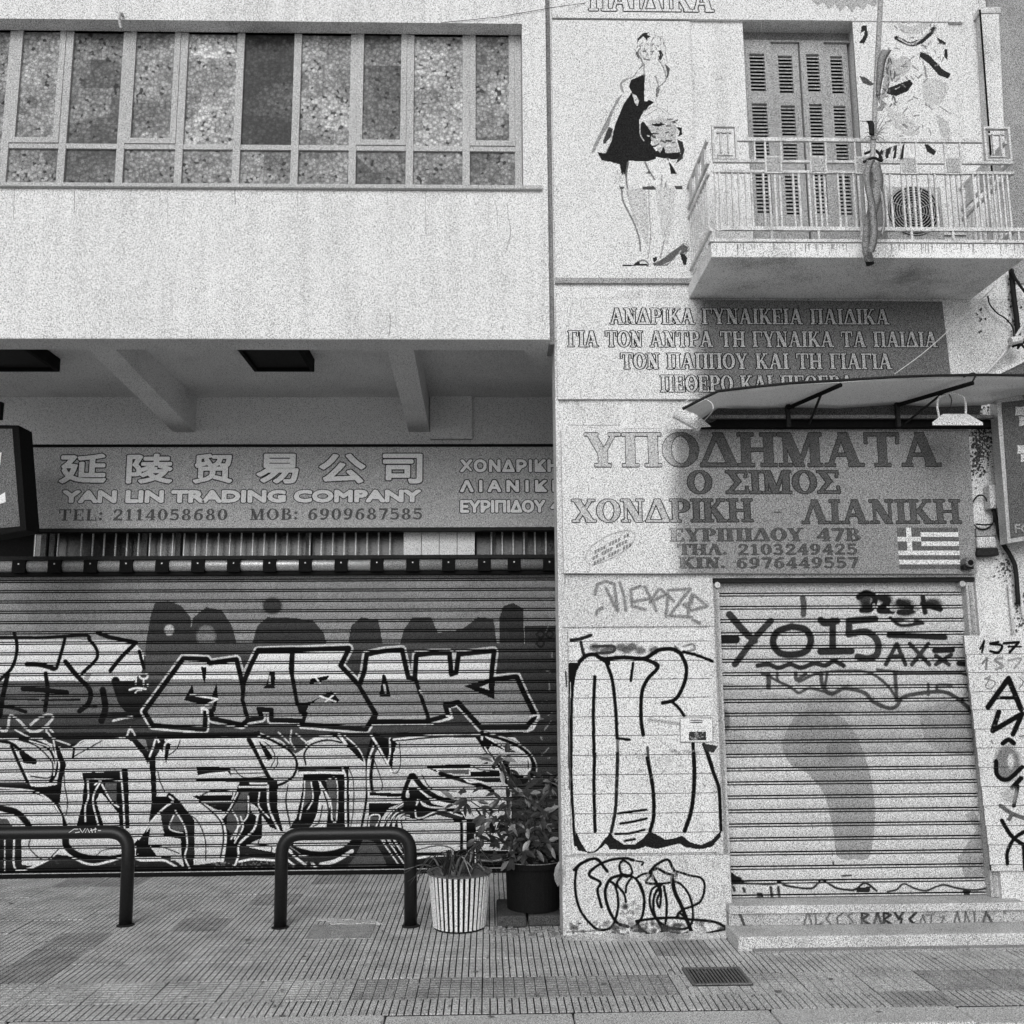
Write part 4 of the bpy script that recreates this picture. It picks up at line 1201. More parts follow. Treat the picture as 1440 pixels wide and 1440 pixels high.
# end panels
for (u0, u1) in ((1001, 1036), (1383, 1420)):
    a, d = rx(u0, 200), rx(u1, 200)
    z0, z1 = rz_(226), rz_(181)
    t = .014
    b = MB()
    b.box(a, a + t, YG - .015, YG + .012, z0, z1).box(d - t, d, YG - .015, YG + .012, z0, z1).box(a + t, d - t, YG - .015, YG + .012, z0, z0 + t)
    b.prism([(a, z1), (d, z1), (d, z1 + .012), ((a + d) / 2, z1 + .026), (a, z1 + .012)], YG - .016, YG + .013)
    for f in (.3, .6):
        b.box(a + t + (d - a) * f - .01, a + t + (d - a) * f, YG - .01, YG + .008, z0 + .05, z1 - .04)
    b.box(a + .035, d - .035, YG - .01, YG + .008, z1 - .045, z1 - .035).box(a + .035, d - .035, YG - .01, YG + .008, z0 + .03, z0 + .04)
    b.build("end_panel", rail_m, bal)
b = MB()
for k in range(60):
    u0 = rng.uniform(792, 1370)
    v0 = rng.choice([392, 562, 808, 808, 27]); L = rng.uniform(5, 26); wd = rng.uniform(.5, 2)
    if v0 == 27 and u0 < 980 or v0 == 562 and u0 > 940 or v0 == 392 and u0 > 960 or v0 == 808 and 1000 < u0 < 1372: continue
    y = YB - (.0142 if v0 == 808 and u0 < 1003 else .0012) - .00002 * k
    b.poly([tuple(W(u0, v0 + 1, y)), tuple(W(u0 + wd, v0 + 1, y)), tuple(W(u0 + wd * .5, v0 + L, y))])
tag(b.build("rain_streaks", mat("streak_dirt", .33, .95, blotch=.5), rb), kind="stuff")
bars = [1007, 1013, 1023, 1031, 1040, 1050, 1058, 1075, 1083, 1091, 1098, 1117, 1125, 1139, 1146, 1154, 1161, 1180, 1188, 1202, 1209, 1246, 1254, 1271, 1278, 1286, 1293, 1309, 1317, 1333, 1340, 1348, 1355, 1371, 1378, 1386, 1392, 1399, 1405, 1412, 1419]
for px in bars:
    c = rx(px, 285)
    MB().box(c - .0065, c + .0065, YG - .007, YG + .007, rz_(325) - .012 + .012, rz_(244)).build("baluster", rail_m, bal)
for px in (1076, 1098, 1139, 1161, 1202, 1225, 1266, 1288, 1328, 1350, 1061):
    c = rx(px, 210)
    MB().box(c - .006, c + .006, YG - .006, YG + .006, rz_(226), rz_(200)).build("baluster", rail_m, bal)
for px in (1003, 1085, 1151, 1211, 1282, 1340, 1420, 1432):
    c = rx(px, 330)
    MB().box(c - .008, c + .008, YG - .008, YG + .008, zfl + .023, rz_(325)).build("rail_foot", rail_m, bal)
# left and right return railings
for sx in (fx0 + .02, fx1 - .02):
    for v in (197, 228, 243, 322):
        z = rz_(v)
        MB().box(sx - .01, sx + .01, YG + .014, YB - .003, z - .012, z + .012).build("rail", rail_m, bal)
    for k in range(9):
        y = YG + .08 + k * (YB - YG - .1) / 9
        MB().box(sx - .006, sx + .006, y - .006, y + .006, rz_(321), rz_(245)).build("baluster", rail_m, bal)
        if k % 3 == 1:
            MB().box(sx - .008, sx + .008, y - .05, y + .05, rz_(228), rz_(198)).build("end_panel", rail_m, bal)

b = MB()                                                   # rust and rain drips on the slab edge
for k in range(70):
    u = rng.uniform(1002, 1436); L = rng.uniform(3, 17); wd = rng.uniform(.5, 2.2)
    b.poly([tuple(W(u, 343, YF - .0015 - .00002 * k)), tuple(W(u + wd, 343, YF - .0015 - .00002 * k)), tuple(W(u + wd * .6, 343 + L, YF - .0015 - .00002 * k)), tuple(W(u + wd * .3, 343 + L, YF - .0015 - .00002 * k))])
tag(b.build("rain_drips", mat("drip_dirt", .28, .95, blotch=.5), bal), kind="stuff")
# ------------------------------------------------------------------ balcony door with louvred shutters
YD = YB + .13
dr = MB().box(bx0, bx1, YD + .09, YD + .12, zfl, bz1).build("balcony_door", black_m, rb)
zl = zw(1130, 57, YD)
MB().box(bx0, bx1, YD + .03, YD + .085, zl + .002, bz1).build("door_lintel", plaster_grey, rb)
MB().box(bx0 + .0, bx1, YD - .0, YD + .03, zl - .012, zl + .002).build("door_frame", door_m, dr)
xs = [xw(p, 200, YD) for p in (1052, 1092, 1132, 1168, 1206)]
xs[0] = bx0 + .02; xs[-1] = bx1 - .02
tiers = [(76, 130), (146, 225), (240, 302)]
for i in range(4):
    a, c = xs[i] + .004, xs[i + 1] - .004
    fo = (.012 if i % 2 else -.012)
    fr = MB(); lo = MB()
    st = (c - a) * .24
    y0, y1 = YD + .01 + fo, YD + .05 + fo
    zc = zfl + .03
    fr.box(a, a + st, y0, y1, zc, zl - .014); fr.box(c - st, c, y0, y1, zc, zl - .014)
    zprev = zc
    for (v0, v1) in reversed(tiers):
        z0, z1 = zw(1130, v1, YD), zw(1130, v0, YD)
        fr.box(a + st, c - st, y0, y1, zprev, z0)
        n = max(5, int((z1 - z0) / .030))
        for k in range(n):
            zz0 = z0 + (z1 - z0) * k / n
            h = (z1 - z0) / n
            lo.hexa([(a + st, y0 + .006, zz0), (c - st, y0 + .006, zz0), (a + st, y0 + .026, zz0 + h * .55), (c - st, y0 + .026, zz0 + h * .55),
                     (a + st, y0 + .006, zz0 + h * .3), (c - st, y0 + .006, zz0 + h * .3), (a + st, y0 + .026, zz0 + h * .85), (c - st, y0 + .026, zz0 + h * .85)])
        zprev = z1
    fr.box(a + st, c - st, y0, y1, zprev, zl - .014)
    lf = fr.build("shutter_leaf", door_m, dr)
    tag(lo.build("louvre_slats", door_m, dr), kind="stuff")

# ------------------------------------------------------------------ printed boards on the upper wall
YP = YB - .02
def board(name, u0, u1, v0, v1, canvas, label, cat, Y=YP, cell=.005, depth=.018, m=paintwall_m, part="board"):
    a, c, e, g = XR(u0, u1, v0, v1, Y)
    t = thing(name, label, cat, ((a + c) / 2, Y, e))
    painted(part, t, canvas, a, c, flat_prof(e, g, Y, cell), Y + depth, m, cell)
    return t, (a, c, e, g)

wc = Canvas(770, 20, 985, 400, 0.70)
q = lambda p: zz(820, 20, 3.789, p)
def PK(p, v=.035, curve=False): wc.poly(q(p), v, curve=curve)
def PS(p, wd, v, curve=True): wc.stroke(q(p), wd, v, curve=curve)
# woman in a dark cape-backed dress with a fluffy bag
PK([(330, 318), (325, 460), (350, 470), (300, 560), (300, 620), (330, 690), (350, 720), (380, 740), (390, 770), (340, 785), (245, 780), (225, 855), (205, 855), (195, 800), (140, 785), (100, 780), (75, 735), (120, 740), (150, 680), (170, 590), (215, 480), (260, 415), (243, 385), (255, 350), (290, 335)])
PK([(210, 425), (180, 450), (120, 570), (60, 690), (42, 740), (60, 735), (100, 650), (135, 600), (160, 520)], .33)
PK([(135, 600), (105, 680), (145, 660), (160, 610)], .10)
PK([(128, 618), (160, 610), (140, 660), (118, 690), (105, 690)], .08)
PS([(290, 300), (265, 335), (215, 350), (198, 380), (215, 415), (205, 370), (240, 345)], 1.6, .3)
PS([(160, 620), (140, 690), (120, 735)], 1.5, .5); PK([(262, 425), (280, 430), (298, 460), (290, 490), (275, 470)], .62)
PK([(320, 480), (350, 455), (380, 470), (350, 490), (330, 520)]); PK([(390, 385), (410, 400), (400, 430), (388, 445)], .12)
PK([(320, 570), (345, 600), (370, 640), (360, 690), (390, 730), (430, 700), (440, 740), (520, 735), (510, 770), (480, 775), (440, 765), (470, 800), (500, 850), (468, 850), (455, 770), (380, 760), (330, 720), (300, 640), (300, 590)])
PK([(345, 570), (400, 545), (470, 565), (500, 600), (495, 660), (500, 700), (520, 735), (440, 740), (430, 705), (410, 740), (380, 700), (360, 660), (370, 630), (350, 610)], .5)
for k in range(26):
    x, y = rng.uniform(340, 490), rng.uniform(545, 730)
    PS([(x, y), (x + rng.uniform(5, 25), y + rng.uniform(-10, 10))], rng.uniform(1.2, 2.6), float(rng.choice([.04, .12, .7, .7])), False)
PK([(360, 590), (390, 580), (440, 585), (400, 600)]); PK([(495, 600), (525, 605), (528, 640), (505, 655), (515, 625)]); PK([(500, 665), (530, 680), (540, 720), (530, 770), (490, 800), (520, 740)], .06)
PS([(325, 530), (305, 570), (305, 640), (325, 675)], 1.3, .6)
PS([(320, 520), (380, 490), (440, 530)], 1, .35); PS([(330, 545), (400, 500)], 1, .3); PS([(470, 540), (420, 500)], 1, .35)
# head and hair
PK([(290, 130), (320, 100), (350, 97), (340, 110), (362, 118), (345, 128), (340, 140), (320, 118), (300, 135), (285, 160)], .05)
PK([(275, 180), (282, 200), (300, 215), (298, 240), (280, 215)], .15); PK([(400, 195), (415, 190), (428, 215), (415, 245), (400, 240), (408, 215)], .06); PK([(435, 260), (462, 290), (455, 330), (442, 350), (448, 310)], .12)
for k in range(30):
    x, y = rng.uniform(290, 430), rng.uniform(110, 250)
    PS([(x, y), (x + rng.uniform(-12, 12), y + rng.uniform(5, 22))], 1.3, rng.uniform(.12, .5), False)
PS([(300, 185), (292, 210), (312, 245), (318, 270), (300, 290)], 1.8, .2); PS([(325, 238), (352, 244)], 1.8, .15); PS([(318, 200), (335, 196)], 1.6, .15); PS([(360, 200), (378, 198)], 1.6, .2); PS([(343, 205), (338, 225)], 1.2, .35); PS([(325, 265), (325, 330)], 1.6, .25); PS([(400, 240), (430, 290), (440, 350), (400, 390)], 1.8, .3); PS([(385, 330), (400, 380), (395, 440)], 1.8, .28); PS([(380, 110), (430, 140), (440, 220), (450, 260)], 1.4, .4)
# legs, socks and boots
for p, v in (([(230, 855), (235, 920), (275, 1060), (320, 1180), (340, 1220)], .42), ([(205, 930), (215, 1000), (270, 1110), (300, 1200), (305, 1260)], .45), ([(330, 790), (350, 830), (380, 880)], .4), ([(440, 900), (430, 1050), (460, 1150)], .5), ([(240, 790), (228, 860)], .3)):
    PS(p, 2.6, v * .55)
PS([(240, 950), (280, 1080), (325, 1180)], 6, .5); PS([(350, 900), (352, 1040), (360, 1180), (345, 1300)], 2, .4); PS([(420, 860), (415, 1000), (440, 1150), (410, 1300)], 2.2, .36); PK([(235, 930), (330, 925), (340, 960), (350, 1180), (335, 1230), (290, 1110)], .55); PK([(385, 925), (490, 920), (480, 1100), (450, 1230), (420, 1200)], .57)
for k in range(16):
    x, y = rng.uniform(175, 215), rng.uniform(820, 910)
    PS([(x, y), (x + rng.uniform(-8, 8), y + rng.uniform(3, 14))], 1.2, .42, False)
PK([(190, 915), (218, 918), (216, 932), (198, 932)], .12); PK([(315, 920), (375, 915), (392, 935), (315, 935)], .10); PK([(485, 915), (528, 915), (532, 932), (495, 932)], .10); PK([(350, 830), (362, 850), (335, 850)], .12)
PK([(345, 690), (350, 700), (350, 705)], .1)
PK([(208, 1333), (270, 1333), (280, 1322), (300, 1316), (305, 1330), (340, 1328), (345, 1340), (212, 1342)], .05)
PS([(300, 1318), (320, 1310), (345, 1325), (345, 1342)], 1.8, .15); PK([(370, 1300), (390, 1290), (395, 1310), (378, 1325)], .05)
PK([(370, 1330), (410, 1312), (480, 1260), (530, 1225), (560, 1240), (555, 1270), (515, 1275), (450, 1340), (380, 1342)], .16)
PK([(515, 1275), (535, 1268), (555, 1300), (550, 1335), (535, 1335)], .05); PS([(430, 1335), (480, 1310), (520, 1262)], 1.4, .6)
PS([(520, 1235), (540, 1222), (565, 1245), (545, 1275), (515, 1270)], 1.3, .25)
tb, _ = board("poster_board", 778, 977, 29, 391, wc, "white board printed with a woman in a short black dress left of the balcony", "poster board", cell=.0042)
o = MB().box(xw(780, 392, YB), xw(972, 392, YB), YB - .03, YB - .001, zw(880, 400, YB), zw(880, 393, YB)).build("board_batten", plaster_grey, tb)

# board of shoes right of the door
sc_ = Canvas(1205, 20, 1360, 345, 0.70)
q4 = lambda p: zz(960, 0, 3, p)
def SP(p, v=.05, curve=False): sc_.poly(q4(p), v, curve=curve)
def SS(p, wd, v, curve=True): sc_.stroke(q4(p), wd * 1.45, v * .7, curve=curve)
SP([(755, 110), (775, 105), (782, 150), (765, 185), (745, 180), (765, 150), (768, 130), (750, 140)])
SP([(745, 320), (770, 325), (808, 355), (790, 362), (760, 350)], .12)
SS([(900, 160), (935, 178), (975, 188), (1010, 168), (1040, 140), (1058, 120)], 3.6, .05); SS([(905, 165), (975, 185), (1055, 125)], 1, .6)
SP([(1070, 155), (1112, 180), (1108, 190), (1085, 185)]); SP([(1105, 205), (1118, 210), (1118, 255), (1103, 240)])
SP([(1005, 222), (1035, 235), (1075, 280), (1095, 300), (1128, 315), (1118, 325), (1085, 312), (1050, 270), (1030, 250)], .07)
SP([(840, 388), (870, 370), (935, 345), (962, 335), (955, 365), (935, 385), (900, 400), (865, 395)], .05); SP([(895, 375), (935, 358), (945, 365), (900, 385)], .6)
SP([(905, 300), (940, 290), (965, 265), (950, 290), (920, 308)], .3); SP([(868, 280), (890, 290), (880, 300)], .06)
SS([(1030, 440), (1115, 375)], 3.4, .35); SS([(1085, 450), (1130, 480)], 1, .4); SS([(1000, 250), (1005, 225), (1040, 225)], 1, .4); SS([(1020, 280), (1028, 325)], 2, .4)
SP([(800, 400), (830, 410), (862, 440), (840, 470), (810, 470), (835, 440)], .3); SS([(940, 88), (1010, 78)], 2, .3); SP([(1020, 610), (1035, 608), (1070, 640), (1060, 655), (1030, 640)], .05)
SP([(830, 640), (905, 610), (900, 630), (850, 665)], .1)
SP([(860, 395), (905, 375), (960, 340), (972, 352), (950, 385), (900, 405)], .04); SP([(1000, 218), (1040, 232), (1100, 295), (1132, 312), (1120, 332), (1080, 318), (1040, 270), (1000, 240)], .05); SP([(985, 60), (1012, 66), (1008, 84), (980, 80)], .2); SP([(900, 150), (960, 180), (1010, 160), (1055, 115), (1062, 138), (1010, 185), (960, 196), (905, 172)], .05); SS([(910, 162), (970, 186), (1045, 130)], 1.4, .8)
for pp, v in (([(870, 225), (905, 250), (935, 235), (965, 262), (955, 300), (915, 330), (870, 345), (845, 310)], .5), ([(1010, 350), (1060, 330), (1120, 360), (1100, 420), (1050, 450), (1015, 420)], .55), ([(900, 90), (950, 110), (1000, 100), (1040, 70), (1060, 90), (1000, 140), (930, 140)], .52), ([(850, 440), (900, 470), (960, 500), (1000, 560), (940, 570), (880, 520)], .56), ([(1070, 480), (1120, 520), (1130, 600), (1090, 570)], .5)):
    SP(pp, v, True)
SP([(1140, 300), (1150, 200), (1160, 330)], .5); SP([(870, 230), (850, 330), (830, 440), (860, 400), (885, 300)], .4)
for k in range(60):
    x, y = rng.uniform(850, 1120), rng.uniform(60, 600)
    SS([(x, y), (x + rng.uniform(-25, 25), y + rng.uniform(-20, 20))], 1.1, .35, False)
for k in range(30):
    x, y = rng.uniform(830, 900), rng.uniform(230, 440)
    SS([(x, y), (x + rng.uniform(-8, 8), y + rng.uniform(5, 25))], 1.4, .2, False)
board("poster_board", 1209, 1346, 27, 330, sc_, "white board printed with scattered shoes right of the balcony door", "poster board", cell=.005)

# top board with cut-off lettering and a jagged star
YT = YB - .03
a, c, e, g = XR(776, 1350, -60, 27, YT)
t = thing("shop_sign", "white fascia board at the top edge with hollow serif lettering and a grey starburst", "sign", ((a + c) / 2, YT, e))
MB().box(a, c, YT, YT + .028, zw(1000, 27, YT), g).build("board", mat("white_board", .70, .7, blotch=.06), t)
let_faint = mat("letter_white_board", 0.70, 0.7, blotch=.05)
serif_line(t, "ΠΑΙΔΙΚΑ", 828, 1003, -18, 16, YT, let_faint, let_k, ow=1.2, N=48, gap=.03)
star = [(1142, 0), (1150, 8), (1158, 2), (1165, 12), (1174, 5), (1182, 16), (1190, 6), (1198, 17), (1206, 7), (1214, 14), (1220, 4), (1230, 9), (1238, -2), (1244, -14), (1250, -40), (1130, -40), (1136, -12)]
MB().poly([tuple(W(px, py, YT - .003)) for px, py in star]).build("starburst", mat("star_grey", .38, .7), t)

# ------------------------------------------------------------------ signs with sun-bleached left ends
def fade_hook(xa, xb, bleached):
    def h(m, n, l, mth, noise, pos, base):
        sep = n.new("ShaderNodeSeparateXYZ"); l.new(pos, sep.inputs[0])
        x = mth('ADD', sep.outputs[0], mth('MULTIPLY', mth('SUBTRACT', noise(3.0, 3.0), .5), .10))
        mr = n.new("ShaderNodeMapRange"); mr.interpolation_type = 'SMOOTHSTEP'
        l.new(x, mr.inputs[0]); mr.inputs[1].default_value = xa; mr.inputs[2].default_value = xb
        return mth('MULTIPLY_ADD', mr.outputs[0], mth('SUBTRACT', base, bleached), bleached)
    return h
YU = YB - .035
fa, fb = xw(955, 500, YU), xw(1000, 500, YU)
a, c, e, g = XR(782, 1334, 424, 561, YU)
t = thing("shop_sign", "upper grey Greek shop sign with pale hollow serif lines, bleached white at its left end", "sign", ((a + c) / 2, YU, e))
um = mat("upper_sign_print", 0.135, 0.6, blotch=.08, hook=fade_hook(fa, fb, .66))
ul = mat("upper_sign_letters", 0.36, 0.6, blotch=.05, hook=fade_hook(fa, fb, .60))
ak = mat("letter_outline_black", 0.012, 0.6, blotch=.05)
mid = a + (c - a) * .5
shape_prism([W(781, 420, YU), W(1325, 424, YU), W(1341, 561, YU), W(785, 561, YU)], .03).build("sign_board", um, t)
serif_line(t, "ΑΝΔΡΙΚΑ ΓΥΝΑΙΚΕΙΑ ΠΑΙΔΙΚΑ", 858, 1250, 434, 456, YU, ul, ak, ow=1.35, N=40)
serif_line(t, "ΓΙΑ ΤΟΝ ΑΝΤΡΑ ΤΗ ΓΥΝΑΙΚΑ ΤΑ ΠΑΙΔΙΑ", 799, 1318, 466, 488, YU, ul, ak, ow=1.35, N=40)
serif_line(t, "ΤΟΝ ΠΑΠΠΟΥ ΚΑΙ ΤΗ ΓΙΑΓΙΑ", 873, 1254, 497, 519, YU, ul, ak, ow=1.35, N=40)
serif_line(t, "ΠΕΘΕΡΟ ΚΑΙ ΠΕΘΕΡΑ", 929, 1200, 528, 551, YU, ul, ak, ow=1.35, N=40)

YV = YB - .06
a, c, e, g = XR(791, 1370, 604, 806, YV)
t = thing("shop_sign", "large grey Greek shop sign with dark serif letters and a flag over the narrow door", "sign", ((a + c) / 2, YV, e))
fa, fb = xw(932, 700, YV), xw(966, 700, YV)
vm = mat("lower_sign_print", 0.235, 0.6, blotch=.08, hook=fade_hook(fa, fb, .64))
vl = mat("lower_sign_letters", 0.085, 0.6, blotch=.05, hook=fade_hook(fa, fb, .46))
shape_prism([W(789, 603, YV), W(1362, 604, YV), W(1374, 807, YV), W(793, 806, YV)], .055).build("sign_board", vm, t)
vk = mat("lower_outline", 0.03, 0.6, blotch=.05)
serif_line(t, "ΥΠΟΔΗΜΑΤΑ", 822, 1322, 609, 656, YV, vl, vk, ow=1.2, N=72, gap=.03)
serif_line(t, "Ο ΣΙΜΟΣ", 967, 1181, 662, 694, YV, vl, vk, ow=1.1, N=56, gap=.04)
serif_line(t, "ΧΟΝΔΡΙΚΗ", 804, 1058, 702, 734, YV, vl, vk, ow=1.1, N=56, gap=.04)
serif_line(t, "-", 1087, 1100, 717, 723, YV, vl, vk, ow=.6, N=20)
serif_line(t, "ΛΙΑΝΙΚΗ", 1127, 1351, 703, 736, YV, vl, vk, ow=1.1, N=56, gap=.04)
serif_line(t, "ΕΥΡΙΠΙΔΟΥ", 942, 1130, 743, 761, YV, vl, vk, ow=.6, N=40, gap=.05, bold=1.15)
serif_line(t, "47Β", 1149, 1210, 743, 761, YV, vl, vk, ow=.6, N=40, gap=.08, bold=1.1)
serif_line(t, "ΤΗΛ.", 953, 1022, 765, 780, YV, vl, vk, ow=.6, N=36, gap=.08, bold=1.1)
serif_line(t, "2103249425", 1038, 1205, 765, 780, YV, vl, vk, ow=.6, N=36, gap=.14)
serif_line(t, "ΚΙΝ.", 955, 1020, 784, 799, YV, vl, vk, ow=.6, N=36, gap=.08, bold=1.1)
serif_line(t, "6976449557", 1036, 1207, 784, 799, YV, vl, vk, ow=.6, N=36, gap=.14)
# small slanted stamp with three lines of tiny print
stm = mat("stamp_ink", .22, .6); stl = mat("stamp_halo", .42, .7)
for k in range(3):
    for i in range(13):
        u = 832 + i * 4.1 + k * 1.5; v = 776 - i * 2.1 + k * 7
        b = MB()
        b.poly([tuple(W(u + p, v + q_, YV - .003)) for p, q_ in ((0, 0), (3, -1.6), (3, 3.2), (0, 4.8))])
        if (i * 7 + k) % 5: b.build("stamp_letter", stm, t)
ring_ = rnd_curve([(822, 786), (832, 768), (858, 752), (884, 746), (893, 754), (884, 770), (858, 786), (832, 794), (822, 786)], 5)
for p, q_ in zip(ring_[:-1], ring_[1:]):
    pass
b = MB()
for p, q_ in zip(ring_[:-1], ring_[1:]):
    dlt = q_ - p; nn = np.array([-dlt[1], dlt[0]]) / (np.hypot(*dlt) + 1e-6) * .8
    b.poly([tuple(W(*(p + nn), YV - .003)), tuple(W(*(q_ + nn), YV - .003)), tuple(W(*(q_ - nn), YV - .003)), tuple(W(*(p - nn), YV - .003))])
b.build("stamp_ring", stl, t)
# flag: nine stripes and a cross
fw, fd = mat("flag_white", .62, .6, blotch=.05), mat("flag_dark", .11, .6, blotch=.05)
def fq(u0, u1, v0, v1, m, nm, dy):
    k = (v0 - 742) / 58 * 4; k2 = (v1 - 742) / 58 * 4
    shape_prism([W(u0 + k, v0, YV - dy), W(u1 + k, v0, YV - dy), W(u1 + k2, v1, YV - dy), W(u0 + k2, v1, YV - dy)], .0012).build(nm, m, t)
h9 = 58 / 9
for i in range(9):
    fq(1261, 1347, 742 + i * h9, 742 + (i + 1) * h9, fd if i % 2 == 0 else fw, "flag_stripe", .002)
fq(1261, 1294, 742, 742 + 5 * h9, fd, "flag_canton", .0035)
fq(1261, 1294, 742 + 2 * h9, 742 + 3 * h9, fw, "flag_cross", .005)
fq(1274, 1281, 742, 742 + 5 * h9, fw, "flag_cross", .0065)

# ------------------------------------------------------------------ shop door: roller shutter, guides, sill, steps
dc = Canvas(985, 800, 1420, 1285, 0.54)
qa = lambda p: zz(980, 800, 3.273, p)
qb = lambda p: zz(980, 1040, 3.13, p)
dc.poly(qa([(100, 520), (260, 545), (400, 580), (560, 600), (780, 590), (900, 640), (1100, 590), (1300, 640), (1310, 760), (1310, 851), (100, 851)]), .44)
dc.speckle(26, 1010, 970, 1380, 1050, 8, 30, .36, .5); dc.blob(1020, 1015, 8, 20, .12, .7)
dc.poly([(1098, 1050), (1110, 1020), (1130, 1000), (1165, 1000), (1195, 1020), (1215, 1060), (1228, 1110), (1230, 1160), (1222, 1205), (1200, 1208), (1178, 1205), (1172, 1170), (1160, 1120), (1138, 1090), (1112, 1075)], .27, .8, curve=True)
dc.blob(1165, 990, 44, 22, .30, .7, .5); dc.poly([(1290, 1000), (1350, 985), (1385, 1020), (1385, 1060), (1310, 1050)], .30, .7, curve=True); dc.blob(1180, 1055, 26, 22, .21, .7, .4)
dc.poly(qb([(1150, 520), (1230, 400), (1180, 330), (1220, 310), (1270, 430), (1300, 600), (1180, 610)]), .3, .8)
def DS(zf, p, wd, v=.05, al=1.0, curve=True, soft=.8): dc.stroke(zf(p), wd * 1.2, v * .6, al, curve, soft)
DS(qa, [(150, 210), (220, 290), (265, 330)], 8.5, .10); DS(qa, [(340, 240), (265, 320), (175, 440)], 7.5, .10); DS(qa, [(80, 325), (180, 325)], 9.5, .04)
DS(qa, [(435, 265), (370, 290), (350, 340), (380, 385), (435, 395), (500, 380), (525, 330), (500, 280), (435, 265)], 8, .07)
DS(qa, [(570, 235), (590, 250), (645, 240)], 8, .07); DS(qa, [(625, 240), (625, 370)], 8, .08, curve=False); DS(qa, [(570, 380), (710, 378)], 8.5, .07)
DS(qa, [(820, 230), (700, 240), (700, 300)], 8, .08, curve=False); DS(qa, [(700, 300), (780, 290), (830, 330), (830, 390), (790, 412), (740, 405)], 8, .10)
DS(qa, [(885, 305), (1000, 308), (1140, 315)], 7, .05); DS(qa, [(870, 440), (920, 345), (960, 440)], 5, .09, curve=False); DS(qa, [(890, 405), (945, 400)], 5, .09); DS(qa, [(980, 345), (1070, 440)], 5, .1, curve=False); DS(qa, [(1065, 345), (990, 440)], 5, .1, curve=False)
DS(qa, [(1095, 375), (1175, 372)], 7, .05); DS(qa, [(1100, 400), (1160, 440)], 5, .09); DS(qa, [(1170, 395), (1100, 440)], 5, .09); DS(qa, [(1205, 435), (1250, 440)], 6, .05)
DS(qa, [(280, 445), (330, 440), (375, 455), (430, 440), (480, 455), (540, 435), (590, 445), (630, 425), (675, 445)], 5.5, .07)
DS(qa, [(487, 135), (492, 160), (490, 210)], 7, .12, .9)
for cx, cy, rx_, ry_ in ((775, 140, 40, 34), (870, 140, 40, 28), (950, 160, 60, 28), (1085, 160, 55, 28), (960, 200, 50, 20), (780, 170, 35, 22), (930, 235, 40, 14), (1000, 240, 45, 14)):
    dc.blob(980 + cx / 3.273, 800 + cy / 3.273, rx_ / 3.273, ry_ / 3.273 * 1.15, .035, .95, .5)
DS(qa, [(745, 130), (780, 110), (820, 135), (800, 185), (760, 190)], 7, .04)
DS(qa, [(840, 130), (880, 150), (840, 190), (900, 195)], 7, .04)
DS(qa, [(930, 150), (1000, 190), (930, 200), (990, 195)], 6, .05)
DS(qa, [(1040, 130), (1050, 200)], 6, .05)
DS(qa, [(1040, 160), (1120, 185)], 7, .05)
DS(qa, [(890, 225), (940, 260), (1040, 250)], 4, .06)
dc.blob(980 + 815 / 3.273, 800 + 170 / 3.273, 3, 4, .4); dc.blob(980 + 905 / 3.273, 800 + 185 / 3.273, 6, 4, .4); dc.blob(980 + 985 / 3.273, 800 + 240 / 3.273, 6, 3, .5); dc.blob(980 + 1010 / 3.273, 800 + 185 / 3.273, 5, 4, .35)
for p, wd in (([(300, 480), (360, 510), (430, 545), (470, 570), (520, 550), (620, 575)], 3), ([(470, 520), (560, 480), (700, 470), (800, 480), (880, 540), (920, 600)], 3), ([(455, 480), (460, 510), (500, 485)], 4), ([(570, 480), (580, 540), (620, 575), (680, 550), (770, 570), (810, 610), (880, 640), (920, 630), (950, 590), (1050, 570), (1150, 570), (1240, 630), (1290, 700)], 4.2), ([(912, 480), (920, 600)], 4), ([(600, 480), (590, 540)], 3), ([(1065, 530), (1065, 580)], 3), ([(1170, 535), (1110, 535), (1110, 560), (1160, 570)], 3), ([(830, 465), (1000, 480), (1240, 485), (1250, 560)], 3), ([(330, 490), (330, 545)], 5), ([(370, 480), (370, 510)], 3)):
    DS(qa, p, wd * 1.15, .09, .9, soft=.9)
DS(qa, [(1222, 600), (1222, 612)], 4, .05)
DS(qb, [(130, 570), (150, 600), (190, 610), (210, 632), (340, 635), (360, 625), (400, 645), (500, 655), (530, 635), (550, 618), (590, 640), (620, 655), (690, 662), (740, 632), (790, 665)], 2.6, .03); DS(qb, [(840, 670), (880, 660), (910, 635), (960, 655), (1010, 665), (1080, 640), (1150, 655), (1230, 662), (1320, 645)], 2.4, .05)
dc.poly(qb([(135, 570), (200, 620), (210, 635), (150, 640)]), .03); dc.poly(qb([(700, 650), (765, 648), (760, 672), (702, 672)]), .04); dc.poly(qb([(1170, 662), (1205, 665), (1200, 690), (1175, 688)]), .05)
for p in ([(160, 650), (165, 665)], [(205, 655), (210, 668)], [(270, 680), (285, 682), (285, 695), (270, 695)], [(325, 650), (330, 690)], [(358, 650), (362, 685)]): DS(qb, p, 3.4, .1)
DS(qb, [(640, 600), (680, 597)], 2, .1); DS(qb, [(600, 540), (602, 555)], 2, .12); DS(qb, [(1150, 520), (1160, 555)], 2, .6)
dc.speckle(120, 1010, 1040, 1400, 1260, .7, 2.2, .25, .6)

